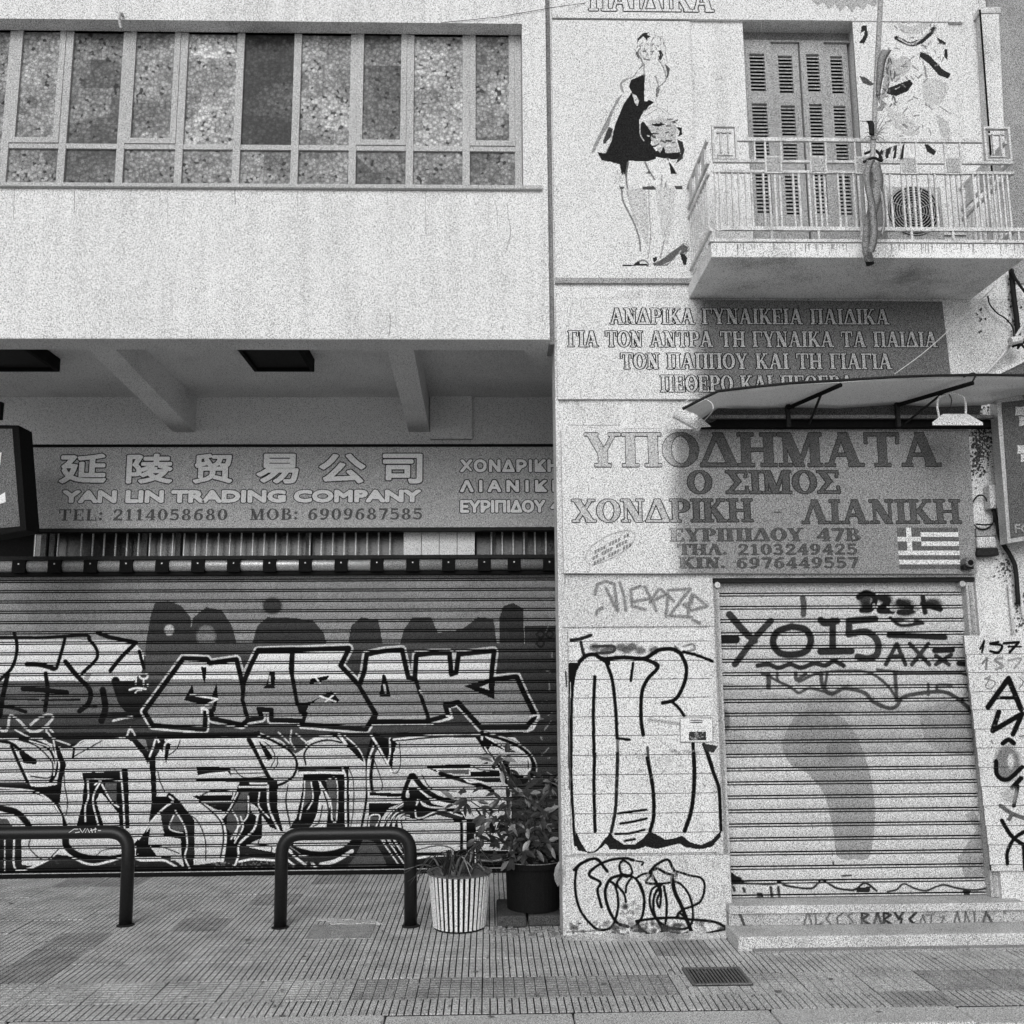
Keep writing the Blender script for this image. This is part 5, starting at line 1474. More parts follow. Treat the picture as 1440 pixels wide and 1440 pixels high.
YK = YB + .10
zd0, zd1 = zw(1200, 1262, YK), zw(1200, 820, YK)
nsl = 23
pd = (zd1 - zd0) / nsl
ds = tag(MB().box(dx0 + .01, dx1 - .01, YK + .06, YK + .07, zd0, dz1 - .01).build("door_shutter", black_m, rb), "narrow grey roller shutter of the shop door with spray tags along its top")
sx0, sx1 = xw(1004, 850, YK) , xw(1395, 1240, YK)
gx_l0, gx_l1 = dx0 + .002, dx0 + .055
gx_r0, gx_r1 = dx1 - .060, dx1 - .002
for k in range(nsl):
    z0 = zd0 + k * pd
    f = pd
    prof = [(z0, .028), (z0 + .095 * f, .028), (z0 + .10 * f, .0), (z0 + .20 * f, -.001), (z0 + .205 * f, .028), (z0 + .30 * f, .028), (z0 + .305 * f, .001)]
    for i in range(1, 15):
        tt = i / 14
        prof.append((z0 + (.305 + .695 * tt) * f - (1e-4 if i == 14 else 0), .001 - .006 * math.sin(math.pi * tt)))
    painted("slat", ds, dc, gx_l1 + .002, gx_r0 - .002, [(q1, YK + q2) for q1, q2 in prof], YK + .045, paint_m, 0.0045, shade_rows=(0, 1, 3, 4, 5))
MB().box(gx_l1 + .002, gx_r0 - .002, YK - .01, YK + .04, zd1 + .012, dz1 - .035).build("shutter_header", alu_m, ds)
MB().box(gx_l0, gx_r1, YB + .01, YK + .05, dz1 - .032, dz1 - .002).build("shutter_box", dark_m, ds)
for a, c in ((gx_l0, gx_l1), (gx_r0, gx_r1)):
    MB().box(a, c, YB + .03, YK + .05, dz0 + .012, dz1 - .034).build("guide_rail", alu_m, rb)
    MB().box(a + .018, c - .018, YB + .022, YB + .029, dz0 + .012, dz1 - .06).build("guide_rib", plaster_grey, rb)
for px in (1005, 1350):                                     # roller pins by the box
    a = xw(px, 820, YB)
    MB().tube([(a + .02, YB + .0, dz1 - .05), (a + .02, YB + .04, dz1 - .05)], .022, 10).build("roller_pin", steel_m, rb)
MB().box(dx0 - .0, dx1 + .10, YB - .115, YB + .2, dz0 - .045, dz0 + .008).build("door_sill", marble_m, rb, bevel=.005)
# riser with faint paint writing
rc = Canvas(1020, 1275, 1440, 1330, 0.46)
for ch_x, pts in ((1130, [(0, 22), (6, 0), (12, 22)]), (1146, [(0, 0), (2, 22), (10, 18)]), (1160, [(8, 2), (2, 12), (10, 22)]), (1175, [(10, 3), (2, 10), (4, 21), (12, 20)]), (1190, [(10, 2), (2, 8), (10, 16), (2, 22)]),
                  (1212, [(0, 24), (0, 2), (9, 6), (0, 13), (11, 20), (0, 24)]), (1228, [(0, 24), (6, 2), (13, 24)]), (1243, [(0, 24), (0, 2), (9, 6), (0, 13), (11, 20), (0, 24)]), (1258, [(0, 2), (6, 12), (13, 0)]), (1262, [(4, 24), (6, 12)]),
                  (1278, [(10, 3), (1, 12), (10, 23)]), (1293, [(0, 20), (5, 6), (9, 20)]), (1305, [(4, 22), (5, 6)]), (1302, [(0, 6), (11, 5)]), (1322, [(0, 10), (6, 8), (2, 18)]), (1340, [(0, 24), (6, 2), (12, 24)]), (1356, [(0, 24), (2, 2), (10, 24)]), (1370, [(0, 2), (1, 24)]), (1380, [(0, 24), (7, 2), (20, 28)])):
    v = .03 if 1205 < ch_x < 1292 or ch_x == 1380 else .13
    rc.stroke([(ch_x + p, 1281 + q_ * .95) for p, q_ in pts], 4.0 if v < .1 else 2.6, v, .95, curve=False, soft=.9)
rc.stroke([(1040, 1284), (1046, 1300), (1050, 1314)], 4, .1); rc.blob(1064, 1306, 3, 4, .06); rc.speckle(90, 1020, 1275, 1440, 1330, 1, 5, .2, .5)
rc.speckle(30, 1020, 1275, 1440, 1330, 6, 16, .28, .5)
Yr = YB - .09
rx0, rx1 = dx0, XE
painted("door_riser", rb, rc, rx0, xw(1470, 1300, Yr), flat_prof(.085, dz0 - .047, Yr, .005), YB + .1, paintwall_m, .005)
MB().box(dx0 - .01, XE, YB - .36, YB - .002, -.01, .083).build("door_step", marble_m, rb, bevel=.012)
MB().box(dx0 + .08, XE, YB - .43, YB - .362, -.01, .012).build("step_footing", plaster_grey, rb)

# ------------------------------------------------------------------ painted boards on the corner pier
pc = Canvas(785, 805, 1035, 1340, 0.60)
pc.rect(801, 883, 1003, 1201, .68)
qc = lambda p: zz(780, 800, 5.143, p)
qd = lambda p: zz(780, 1060, 5.143, p)
def CS(zf, p, wd, v=.005, al=1.0, curve=True, soft=.5): pc.stroke(zf(p), wd, v, al, curve, soft)
for p in ([(290, 185), (310, 110), (370, 90), (430, 110), (440, 190), (455, 300)], [(370, 140), (410, 220), (450, 300)], [(470, 100), (500, 190), (515, 300)], [(620, 125), (550, 150), (560, 270), (655, 295)], [(555, 240), (690, 215)], [(650, 130), (700, 220), (735, 305)], [(750, 150), (690, 240), (820, 180), (805, 345)], [(770, 150), (860, 230)], [(820, 155), (980, 145), (830, 340), (990, 350)], [(930, 260), (990, 245), (1000, 185), (1105, 270), (990, 300), (940, 265)], [(990, 190), (960, 350)], [(300, 330), (310, 300), (345, 280)], [(1000, 370), (1050, 395)]):
    CS(qc, p, 4.6, .24, .95, curve=False, soft=1.2)
CS(qc, [(120, 515), (190, 505), (260, 480)], 5, .03); CS(qc, [(190, 530), (210, 620)], 4.5, .04)
for cx in (290, 360, 400, 480, 520, 560, 620, 720): pc.blob(780 + cx / 5.143, 800 + rng.uniform(560, 600) / 5.143, 10, 7, .10, .85, .45)
CS(qc, [(280, 560), (420, 560), (420, 600), (300, 610)], 4, .05, .95); CS(qc, [(870, 560), (900, 590)], 3, .1, .8); CS(qc, [(930, 560), (1000, 545), (1010, 580), (950, 600)], 3, .2, .8)
pc.poly(qc([(105, 680), (190, 680), (150, 760), (135, 900), (120, 900)]), .022)
CS(qc, [(180, 670), (230, 628), (290, 620), (350, 650), (500, 640), (640, 650), (700, 620), (760, 585), (850, 580), (910, 610)], 6)
pc.poly(qc([(330, 660), (405, 655), (405, 700), (370, 690)]), .022)
CS(qc, [(180, 680), (145, 760), (125, 950), (120, 1440)], 4); CS(qc, [(105, 690), (105, 1440)], 3); CS(qc, [(80, 740), (85, 850)], 2)
CS(qc, [(370, 670), (410, 780), (430, 900), (445, 1080), (450, 1210)], 5); CS(qc, [(290, 780), (285, 900), (280, 1060), (285, 1350)], 5)
CS(qc, [(568, 680), (550, 810)], 4); CS(qc, [(640, 650), (740, 690), (735, 730), (670, 800), (630, 900), (625, 1080), (640, 1200)], 5.5)
pc.poly(qc([(640, 650), (745, 680), (750, 730), (710, 690)]), .022)
CS(qc, [(910, 610), (950, 700), (945, 800), (905, 900), (860, 950), (780, 970)], 5.5); CS(qc, [(850, 960), (900, 1010), (935, 1060)], 4.5); CS(qc, [(930, 600), (1030, 625), (1140, 668)], 4.5)
CS(qc, [(450, 1225), (540, 1235)], 4); CS(qc, [(455, 1230), (455, 1440)], 4, .04, .8); CS(qc, [(670, 1290), (685, 1440)], 4, .04, .9)
CS(qc, [(1000, 1260), (1010, 1440)], 5); CS(qc, [(1080, 1270), (1110, 1350), (1140, 1440)], 5.5); pc.poly(qc([(1070, 1260), (1180, 1280), (1150, 1330), (1100, 1320)]), .06)
for x0, y0, x1, y1 in ((680, 1090, 900, 1120), (840, 1310, 900, 1330), (940, 1320, 1040, 1325)):
    CS(qc, [(x0, y0), (x1, y1)], 5, .3, .7, soft=1.5)
pc.speckle(60, 805, 1035, 1000, 1090, 1, 4, .3, .6); pc.speckle(50, 935, 1120, 965, 1180, .8, 2.5, .3, .5); pc.speckle(40, 805, 1060, 1000, 1190, 3, 12, .5, .5)
CS(qd, [(115, 0), (125, 300), (140, 560), (150, 660)], 4); CS(qd, [(105, 0), (110, 260)], 2)
CS(qd, [(290, 0), (285, 120), (285, 300), (292, 560)], 5); CS(qd, [(455, 0), (450, 180), (440, 400), (410, 560)], 5, .03)
CS(qd, [(670, 30), (700, 180), (715, 300), (715, 460), (690, 560)], 5.5); CS(qd, [(1005, 0), (1010, 180), (990, 400), (940, 560)], 6)
CS(qd, [(1105, 0), (1150, 140), (1190, 260), (1200, 440), (1205, 550)], 5.5)
pc.poly(qd([(155, 560), (190, 640), (240, 715), (170, 700), (150, 660)]), .03)
pc.poly(qd([(400, 560), (430, 610), (500, 655), (580, 655), (640, 610), (680, 565), (730, 580), (800, 620), (870, 610), (920, 590), (980, 640), (1060, 660), (1140, 620), (1210, 545), (1200, 600), (1140, 670), (1060, 690), (960, 680), (900, 650), (740, 690), (660, 670), (600, 690), (480, 695), (400, 690), (370, 650), (340, 680), (280, 720), (340, 650), (380, 600)]), .03)
for p in ([(460, 432), (560, 418), (662, 405)], [(475, 505), (570, 490), (665, 468)], [(440, 582), (540, 575), (650, 550)], [(508, 630), (580, 618)]): CS(qd, p, 3.4)
CS(qd, [(370, 610), (300, 700), (240, 715)], 2)
# loops under the tiles
for p, wd in (([(140, 840), (200, 790), (300, 760), (380, 850)], 4), ([(230, 770), (160, 830), (150, 1000), (190, 1140), (280, 1250), (350, 1275), (420, 1240), (460, 1100), (440, 960), (400, 920)], 3.4), ([(570, 770), (500, 755), (380, 775), (280, 830), (250, 880), (330, 930), (310, 990), (340, 1110)], 3.6),
             ([(590, 775), (640, 785), (630, 805)], 2.4), ([(500, 765), (470, 800), (480, 860), (520, 890), (560, 860), (540, 800), (490, 765)], 3), ([(470, 880), (400, 910), (365, 1000), (390, 1120), (450, 1220), (530, 1250)], 4), ([(490, 880), (450, 940), (500, 1010), (515, 1070)], 3.2), ([(560, 890), (520, 950), (515, 1000)], 3),
             ([(480, 870), (580, 900), (640, 1000), (640, 1150), (600, 1230), (560, 1260)], 3.4), ([(590, 900), (640, 870), (700, 870), (660, 930), (750, 940), (850, 930)], 3), ([(690, 850), (740, 800), (815, 765), (850, 820), (880, 880), (800, 860), (740, 830), (700, 860), (740, 940)], 3.6),
             ([(880, 850), (980, 880), (1060, 900), (1085, 960), (1060, 1060), (1000, 1100), (920, 1130), (880, 1180)], 3), ([(850, 900), (870, 1000), (920, 1110), (990, 1290)], 5), ([(760, 940), (700, 990), (690, 1100), (740, 1200), (840, 1260), (960, 1260), (1000, 1180), (980, 1040), (920, 950), (860, 920)], 3), ([(770, 950), (720, 1030), (720, 1150), (780, 1270)], 3.4),
             ([(740, 940), (760, 1000), (740, 1060), (760, 1110), (770, 1000), (760, 960)], 3), ([(790, 960), (810, 1080), (800, 1230), (760, 1300), (690, 1310), (620, 1260), (590, 1210)], 3.4), ([(590, 1210), (700, 1195), (850, 1185), (1000, 1200), (1150, 1215), (1240, 1260), (1180, 1280), (1070, 1310), (1110, 1320)], 3.6), ([(800, 1300), (880, 1325), (960, 1290)], 3), ([(1130, 1325), (1165, 1330), (1165, 1360), (1145, 1365)], 5.5), ([(1222, 1355), (1222, 1352)], 6), ([(890, 1180), (900, 1150), (960, 1200)], 3), ([(600, 920), (650, 1060), (640, 1150)], 2.6)):
    CS(qd, p, wd * 1.15)
pc.blob(780 + 510 / 5.143, 1060 + 1105 / 5.143, 6, 6.5, .08, 1, .6); pc.stroke(qd([(490, 1140), (515, 1160), (545, 1130)]), 1.5, .2)
for k in range(60):
    x = rng.uniform(650, 1000); y = rng.uniform(740, 900)
    CS(qd, [(x, y), (x + rng.uniform(-4, 4), y + rng.uniform(15, 60))], 1, .35, .6, curve=False)
pc.blob(1005, 1216, 9, 6, .4, .6, .7)
pc.speckle(260, 800, 1296, 1030, 1345, 1, 6, .08, .8); pc.speckle(90, 860, 1300, 960, 1330, 2, 9, .06, .8); pc.speckle(70, 800, 1060, 1000, 1120, .8, 3, .2, .7); pc.speckle(60, 1005, 820, 1035, 1300, .8, 3, .15, .6)
pc.stroke(qd([(60, 1290), (200, 1285), (330, 1275)]), 2.5, .12, .7); pc.speckle(20, 870, 1270, 900, 1310, 2, 7, .2, .6)
# upper smooth face, board planks, lower face
ypf = YB - .012
A_, C_ = xw(792, 1000, ypf), dx0 - .001
painted("pier_face", rb, pc, A_, C_, flat_prof(zw(900, 881, ypf), zw(900, 808, ypf), ypf, .0045), YB - .001, paintwall_m, .0045)
pcx0, pcx1 = xw(801, 1040, ypf), xw(1006, 1040, ypf)
tp = thing("tiled_board", "white planked board with a tall black graffiti tag on the pier between the two shutters", "wall panel", ((pcx0 + pcx1) / 2, ypf, zw(900, 1200, ypf)))
ysn = [883, 902, 929, 955, 981, 1007.5, 1034, 1061.5, 1089, 1116, 1143.6, 1171, 1200]
yb_ = ypf - .014
for v0, v1 in zip(ysn[:-1], ysn[1:]):
    z0, z1 = zw(900, v1, yb_), zw(900, v0, yb_)
    j = rng.uniform(-.001, .001)
    painted("plank", tp, pc, pcx0, min(dx0 - .012, xw(999 + (v0 - 883) / 317 * 15, (v0 + v1) / 2, yb_)), flat_prof(z0 + .0022, z1 - .0022, yb_ + j, .0045), ypf - .001, paintwall_m, .0045)
MB().box(pcx0 + .002, pcx1 - .035, yb_ + .006, ypf - .0005, zw(900, 1200, yb_) + .001, zw(900, 883, yb_) - .001).build("joint_backing", black_m, tp)
painted("pier_face", rb, pc, A_, xw(1028, 1260, ypf), flat_prof(zw(900, 1332, ypf), zw(900, 1203, ypf), ypf - .004, .0045), YB - .001, paintwall_m, .0045)
painted("pier_face", rb, pc, A_, pcx0 - .003, flat_prof(zw(900, 1202, ypf), zw(900, 882, ypf), ypf, .006), YB - .001, paintwall_m, .0045)
painted("pier_face", rb, pc, pcx1 - .03, C_, flat_prof(zw(900, 1202, ypf), zw(900, 882, ypf), ypf + .001, .006), YB - .001, paintwall_m, .0045)
# rough plaster heel at the foot of the pier
b = MB(); n = 26
for i in range(n):
    x = A_ - .01 + i * (C_ - A_) / n
    h = .012 + .02 * abs(math.sin(i * .7)) * rng.uniform(.5, 1); d = .05 + .07 * math.sin(math.pi * i / n) * rng.uniform(.6, 1.1)
    b.hexa([(x, YB - d, -.008), (x + (C_ - A_) / n, YB - d * rng.uniform(.8, 1.1), -.008), (x, YB, -.008), (x + (C_ - A_) / n, YB, -.008), (x, YB - .03, h), (x + (C_ - A_) / n, YB - .03, h), (x, YB, h + .01), (x + (C_ - A_) / n, YB, h + .01)])
b.build("crumbled_plaster", mat("crumbling_plaster", .40, .95, blotch=.9, bscale=9, bump=.6), rb, bevel=.004)
# paper notice
nc = Canvas(950, 1000, 1010, 1050, .80)
for y in (1013, 1016): nc.stroke([(971, y), (987, y)], 1.6, .08)
for y in (1021, 1024): nc.stroke([(966, y), (995, y)], .8, .45)
nc.stroke([(956.5, 1009.5), (1002.5, 1009.5), (1002.5, 1043.5), (956.5, 1043.5)], 1.4, .25, curve=False, closed=True); nc.rect(969, 1029, 993, 1041, .06); nc.speckle(22, 971, 1030, 992, 1040, .8, 2.2, .5, .9)
board("paper_notice", 956, 1003, 1009, 1044, nc, "small white paper notice with a dark picture glued to the planked board", "notice", Y=yb_ - .009, cell=.0035, depth=.004, part="sheet")

# tiled strip at the right edge
tc = Canvas(1365, 885, 1500, 1235, .64)
qe = lambda p: zz(1340, 780, 3.13, p)
def TS(p, wd, v=.005, al=1.0, curve=True): tc.stroke(qe(p), wd, v, al, curve, .5)
TS([(120, 415), (138, 380), (128, 430)], 3.2, curve=False); TS([(200, 385), (165, 392), (215, 400), (200, 430), (165, 425)], 4); TS([(225, 390), (290, 385), (250, 430)], 4, curve=False); TS([(245, 405), (300, 405)], 3)
TS([(130, 480), (150, 455), (145, 505)], 3, .2, curve=False); TS([(215, 455), (185, 465), (220, 490), (190, 505)], 4, .3); TS([(245, 465), (300, 458), (270, 500)], 3, .35)
TS([(140, 550), (165, 535), (145, 580), (170, 590), (185, 560), (140, 545)], 1.3, .12); TS([(290, 540), (310, 560), (290, 590)], 1.3, .12)
TS([(155, 670), (245, 545), (300, 680)], 8, curve=False); TS([(195, 630), (285, 630)], 5)
TS([(202, 692), (175, 775), (305, 700), (265, 790)], 7.5, curve=False)
tc.blob(*qe([(240, 920)])[0], 22, 30, .2, .9, .3); tc.blob(*qe([(255, 910)])[0], 6, 13, .6, 1, .4)
TS([(220, 830), (245, 815), (268, 830)], 7); TS([(190, 910), (195, 970), (240, 990), (305, 935)], 6.5); TS([(300, 985), (262, 1025)], 7); TS([(285, 1020), (268, 1105)], 6)
TS([(210, 1105), (260, 1140), (330, 1165)], 6, .15); TS([(260, 1140), (248, 1165)], 6, .15); TS([(215, 1170), (260, 1240), (330, 1290)], 6); TS([(330, 1210), (270, 1250), (240, 1310), (240, 1360)], 5.5)
TS([(170, 820), (175, 832)], 2, .2); TS([(295, 800), (312, 798)], 2, .2); TS([(312, 1290), (318, 1390)], 6)
tc.speckle(60, 1370, 890, 1470, 1225, .8, 3, .35, .5); tc.blob(*qe([(250, 1060)])[0], 16, 16, .4, .7, .5)
yt = YB - .03
tx0_, tx1_ = xw(1374, 1050, yt), xw(1500, 1050, yt)
ts = thing("tiled_wall_strip", "narrow white tiled strip with black brush letters at the right edge beside the door", "wall panel", ((tx0_ + tx1_) / 2, yt, zw(1400, 1222, yt)))
ty = [893, 919.6, 945.5, 972.6, 998, 1025, 1051.6, 1078.7, 1106, 1133, 1161, 1188, 1216, 1225]
for v0, v1 in zip(ty[:-1], ty[1:]):
    z0, z1 = zw(1420, v1, yt), zw(1420, v0, yt)
    sh = (v0 - 1050) / 330 * .06
    painted("tile", ts, tc, tx0_ + sh, tx1_ + sh, flat_prof(z0 + .002, z1 - .002, yt, .0045), YB - .008, paintwall_m, .0045)
MB().box(tx0_ + .03, tx1_ - .03, yt + .006, YB - .007, zw(1420, 1224, yt), zw(1420, 894, yt)).build("joint_backing", black_m, ts)

# ------------------------------------------------------------------ awning folded over the big sign
aw = thing("awning", "rolled-out pale canvas awning on a black frame between the two Greek signs", "awning", (xw(1180, 590, YB - .1), YB - .1, zw(1180, 600, YB)))
yA, yB_, = 6.28, 6.82
front = [(960, 576), (985, 563), (1010, 551), (1060, 545), (1110, 540), (1180, 536), (1260, 531), (1320, 529), (1380, 528), (1450, 529), (1520, 530)]
back_ = [(985, 588), (1010, 574), (1030, 573), (1070, 573), (1110, 571), (1180, 573), (1260, 568), (1320, 571), (1380, 570), (1450, 555), (1520, 548)]
b = MB(); K_ = 6
gridp = []
for (p, q_) in zip(front, back_):
    A0, B0 = W(p[0], p[1], yA), W(q_[0], q_[1], yB_)
    rowp = []
    for k in range(K_ + 1):
        t_ = k / K_
        pt = A0 * (1 - t_) + B0 * t_
        pt[2] += .015 * math.sin(math.pi * t_) + rng.uniform(-.009, .009)
        rowp.append(pt)
    gridp.append(rowp)
for i in range(len(gridp) - 1):
    for k in range(K_):
        b.quad(gridp[i][k], gridp[i + 1][k], gridp[i + 1][k + 1], gridp[i][k + 1])
cvs = b.build("canvas", canvas_m, aw, smooth=True, weld=True)
s_ = cvs.modifiers.new("thickness", 'SOLIDIFY'); s_.thickness = .006; s_.offset = -1
MB().tube([W(p[0], p[1] - 1, yA) for p in front], .010, 8).build("front_bar", dark_m, aw)
# dark sheet standing in for the shade between canvas and wall
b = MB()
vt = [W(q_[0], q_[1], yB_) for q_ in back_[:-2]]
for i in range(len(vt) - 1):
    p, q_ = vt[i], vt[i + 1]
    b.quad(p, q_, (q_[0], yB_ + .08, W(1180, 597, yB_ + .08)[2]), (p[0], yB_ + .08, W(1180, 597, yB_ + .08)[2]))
v_ = b.build("shade_sheet", awning_shade_m, aw, weld=True)
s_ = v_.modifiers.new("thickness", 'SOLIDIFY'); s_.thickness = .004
a, c, e, g = XR(985, 1396, 591, 602, YB - .10)
MB().box(a, c, YB - .13, YB - .064, e, g).build("wall_bar", black_m, aw)
MB().box(a + .05, c, YB - .20, YB - .17, e + .05, e + .075).build("roller_tube", iron_m, aw)
for (u0, v0, u1, v1) in ((1108, 570, 1182, 537), (1262, 566, 1368, 534)):
    p, q_ = W(u0, v0, yB_ - .04) - np.array([0, 0, .02]), W(u1, v1, yA - .0) - np.array([0, 0, .022])
    MB().tube([p, q_], .016, 8).build("folding_arm", black_m, aw)
    r1_ = W(u0 + 30 - (20 if u0 > 1200 else 0), 604 - 8, yB_ + .05)
    MB().tube([r1_, p * .35 + q_ * .65], .009, 6).build("brace", dark_m, aw)
    a = xw(u0, 585, yB_ - .03)
    MB().box(a - .014, a + .014, yB_ - .05, yB_ - .02, zw(u0, 602, yB_), zw(u0, 568, yB_)).build("arm_bracket", dark_m, aw)
# frayed left end of the awning
MB().tube(rnd_curve([W(950, 578, yA), W(968, 562, yA), W(985, 560, yA), W(1000, 566, yA), W(1002, 578, yA), W(990, 592, 6.7)]), .0035, 5).build("loose_cord", cable_w, aw)
MB().poly([tuple(W(p, q_, 6.75)) for p, q_ in ((955, 576), (968, 572), (1000, 600), (984, 601), (938, 583))]).build("rolled_end", mat("pale_canvas", .6, .9), aw)
MB().tube([W(948, 582, 6.72), W(984, 602, 6.75)], .03, 10).build("rolled_end", mat("pale_canvas", .6, .9), aw)
MB().tube(rnd_curve([W(1355, 530, yA), W(1367, 525, yA), W(1372, 527, yA), W(1368, 536, yA)]), .006, 6).build("bar_hook", dark_m, aw)
# floodlight hung on the awning frame
YL = 6.5
fl = thing("floodlight", "small white floodlight with a wire hoop hanging under the right half of the awning", "lamp", tuple(W(1345, 590, YL)))
pp = [W(1326, 582, YL), W(1361, 582, YL), W(1382, 594, YL - .1), W(1311, 594, YL - .1)]
p2 = [W(1326, 582, YL + .06), W(1361, 582, YL + .06), W(1382, 595, YL + .06), W(1311, 595, YL + .06)]
hood = MB()
hood.quad(*pp); hood.quad(pp[3], pp[2], (pp[2][0], pp[2][1], pp[2][2] - .02), (pp[3][0], pp[3][1], pp[3][2] - .02))
hood.quad(pp[0], pp[3], p2[3], p2[0]); hood.quad(pp[1], pp[2], p2[2], p2[1]); hood.quad(p2[0], p2[1], pp[1], pp[0]); hood.quad(*p2)
hood.build("reflector_hood", mat("lamp_white", .55, .5, blotch=.08), fl)
for s_x in (0, 1):
    u = 1318 if not s_x else 1358
    MB().tube(rnd_curve([W(u + (3 if not s_x else 0), 588, YL), W(u, 570, YL), W(u + (4 if not s_x else -4), 558, YL), W(1338, 552, YL)]), .008, 6).build("lamp_hoop", rail_m, fl)
MB().tube(rnd_curve([W(1333, 552, YL), W(1338, 562, YL), W(1336, 582, YL)]), .004, 5).build("lamp_flex", dark_m, fl)

# ------------------------------------------------------------------ things on the wall at the right edge
nb = thing("neighbour_sign", "dark sign with pale ornament hanging at the right edge beyond the awning", "sign", tuple(W(1440, 765, 6.75)))
shape_prism([W(1401, 560, 6.75), W(1560, 540, 6.75), W(1560, 740, 6.75), W(1417, 764, 6.75)], .1).build("sign_case", steel_m, nb)
shape_prism([W(1409, 566, 6.743), W(1560, 548, 6.743), W(1560, 732, 6.743), W(1422, 757, 6.743)], .006).build("sign_face", mat("sign_plum", .10, .5), nb)
for (u, v, r) in ((1434, 578, 9), (1440, 592, 10), (1437, 632, 9), (1441, 644, 8), (1446, 560, 8)):
    pts = [W(u + r * math.cos(k * .785) * (1 if k % 2 else .6), v + r * math.sin(k * .785) * (1 if k % 2 else .6), 6.738) for k in range(8)]
    shape_prism(pts, .003).build("ornament", mat("ornament_pale", .5, .6), nb)
sans_line(nb, "FO", 1427, 1450, 737, 750, 6.741, mat("letter_dim", .3, .6), None, bold=.3)
nb2 = thing("neighbour_sign", "dark awning-like sign corner with a pale border above the awning at the right edge", "sign", tuple(W(1440, 520, 6.5)))
shape_prism([W(1398, 527, 6.5), W(1520, 470, 6.5), W(1520, 527, 6.5)], .08).build("sign_case", mat("sign_plum", .10, .5), nb2)
shape_prism([W(1392, 527, 6.49), W(1520, 462, 6.49), W(1520, 470, 6.49), W(1404, 527, 6.49)], .02).build("sign_border", plaster_old, nb2)
# downpipe / boxed riser
a, c, e, g = XR(1384, 1408, 12, 340, YB - .09)
dp = thing("downpipe", "square pale duct running down the wall right of the balcony door", "pipe", ((a + c) / 2, YB - .05, e))
shape_prism([W(1379, 12, YB - .09), W(1405, 12, YB - .09), W(1420, 340, YB - .09), W(1398, 340, YB - .09)], .085).build("duct", plaster_old, dp, bevel=.008)
shape_prism([W(1377, 10, YB - .10), W(1407, 10, YB - .10), W(1407, 18, YB - .10), W(1377, 18, YB - .10)], .095).build("duct_cap", rail_m, dp)
MB().tube([W(1378, 14, YB - .1), W(1395, 240, YB - .1)], .008, 6).build("dark_seam", black_m, dp)
wp = MB().box(xw(1405, 200, YB), XE, YB - .02, YB - .001, zfl + .02, 9.4).build("grey_render", plaster_grey, rb)
# boxes and cables
jb = thing("junction_box", "pale electrical box with dangling black cables left of the dark edge sign", "box", tuple(W(1402, 714, YB - .08)))
shape_prism([W(1391, 682, YB - .10), W(1412, 680, YB - .10), W(1417, 713, YB - .10), W(1393, 715, YB - .10)], .09).build("box_body", marble_m, jb, bevel=.006)
shape_prism([W(1395, 686, YB - .105), W(1410, 685, YB - .105), W(1414, 710, YB - .105), W(1396, 711, YB - .105)], .005).build("box_lid", plaster_old, jb)
def cable(label, pts, r, m=cable_m, Y=YB - .05, name="cable"):
    o = MB().tube(rnd_curve([W(p[0], p[1], p[2] if len(p) > 2 else Y) for p in pts], 5), r, 6).build(name, m, smooth=True)
    return tag(o, label, "cable")
cable("black cable loop on the wall beside the flag corner of the big sign", [(1391, 712), (1384, 698), (1374, 698), (1366, 712), (1366, 730), (1374, 742), (1386, 744), (1396, 736), (1398, 722)], .006)
cable("short black cable crossing the bottom of the cable loop", [(1372, 737), (1384, 738), (1396, 737)], .006)
cable("thick black cable bundle dropping from the pale electrical box", [(1397, 716), (1402, 735), (1408, 760), (1420, 780), (1428, 800), (1432, 850)], .018)
cable("second thinner black cable below the pale electrical box", [(1405, 716), (1407, 735), (1412, 765), (1424, 790)], .008)
cable("black cable arching over the wall under the right balcony corner", [(1389, 416), (1392, 428), (1402, 440), (1414, 448), (1424, 460), (1426, 475)], .006)
cable("heavy dark cable riser at the right edge below the balcony", [(1422, 380), (1426, 420), (1430, 450), (1432, 478)], .022)
cable("black cable slanting off the right edge at balcony level", [(1421, 376), (1430, 395), (1445, 415), (1460, 430)], .011, Y=6.9)
cable("pale cable running diagonally up to the right edge above the awning", [(1385, 526), (1402, 508), (1420, 486), (1436, 462), (1450, 440)], .011, cable_w, 6.9)
cable("white cord stretched diagonally across the upper Greek sign", [(1258, 526, 6.9), (1300, 495, 6.85), (1350, 450, 6.8), (1400, 402, 6.7)], .0035, cable_w)
bk = thing("cable_knot", "knot of pale tape and black wires at the right edge above the awning", "cable knot", tuple(W(1430, 484, 6.85)))
MB().lathe(0, 0, [(0, 0)], 3)
b = MB()
for k in range(9):
    an = k * 2.4
    c0 = W(1430, 482, 6.85)
    b.tube(rnd_curve([c0 + np.array([.05 * math.cos(an), 0, .03 * math.sin(an)]), c0 + np.array([.02 * math.sin(an * 2), -.03, .02 * math.cos(an)]), c0 + np.array([-.07 * math.cos(an + .5), 0, .05 * math.sin(an + .7)])], 4), .009, 5)
b.build("taped_wires", cable_m, bk)
b = MB(); c0 = W(1428, 480, 6.82)
b.tube([c0 + np.array([-.04, 0, 0]), c0 + np.array([.04, 0, .015])], .032, 9)
b.build("tape_wrap", plaster_old, bk)
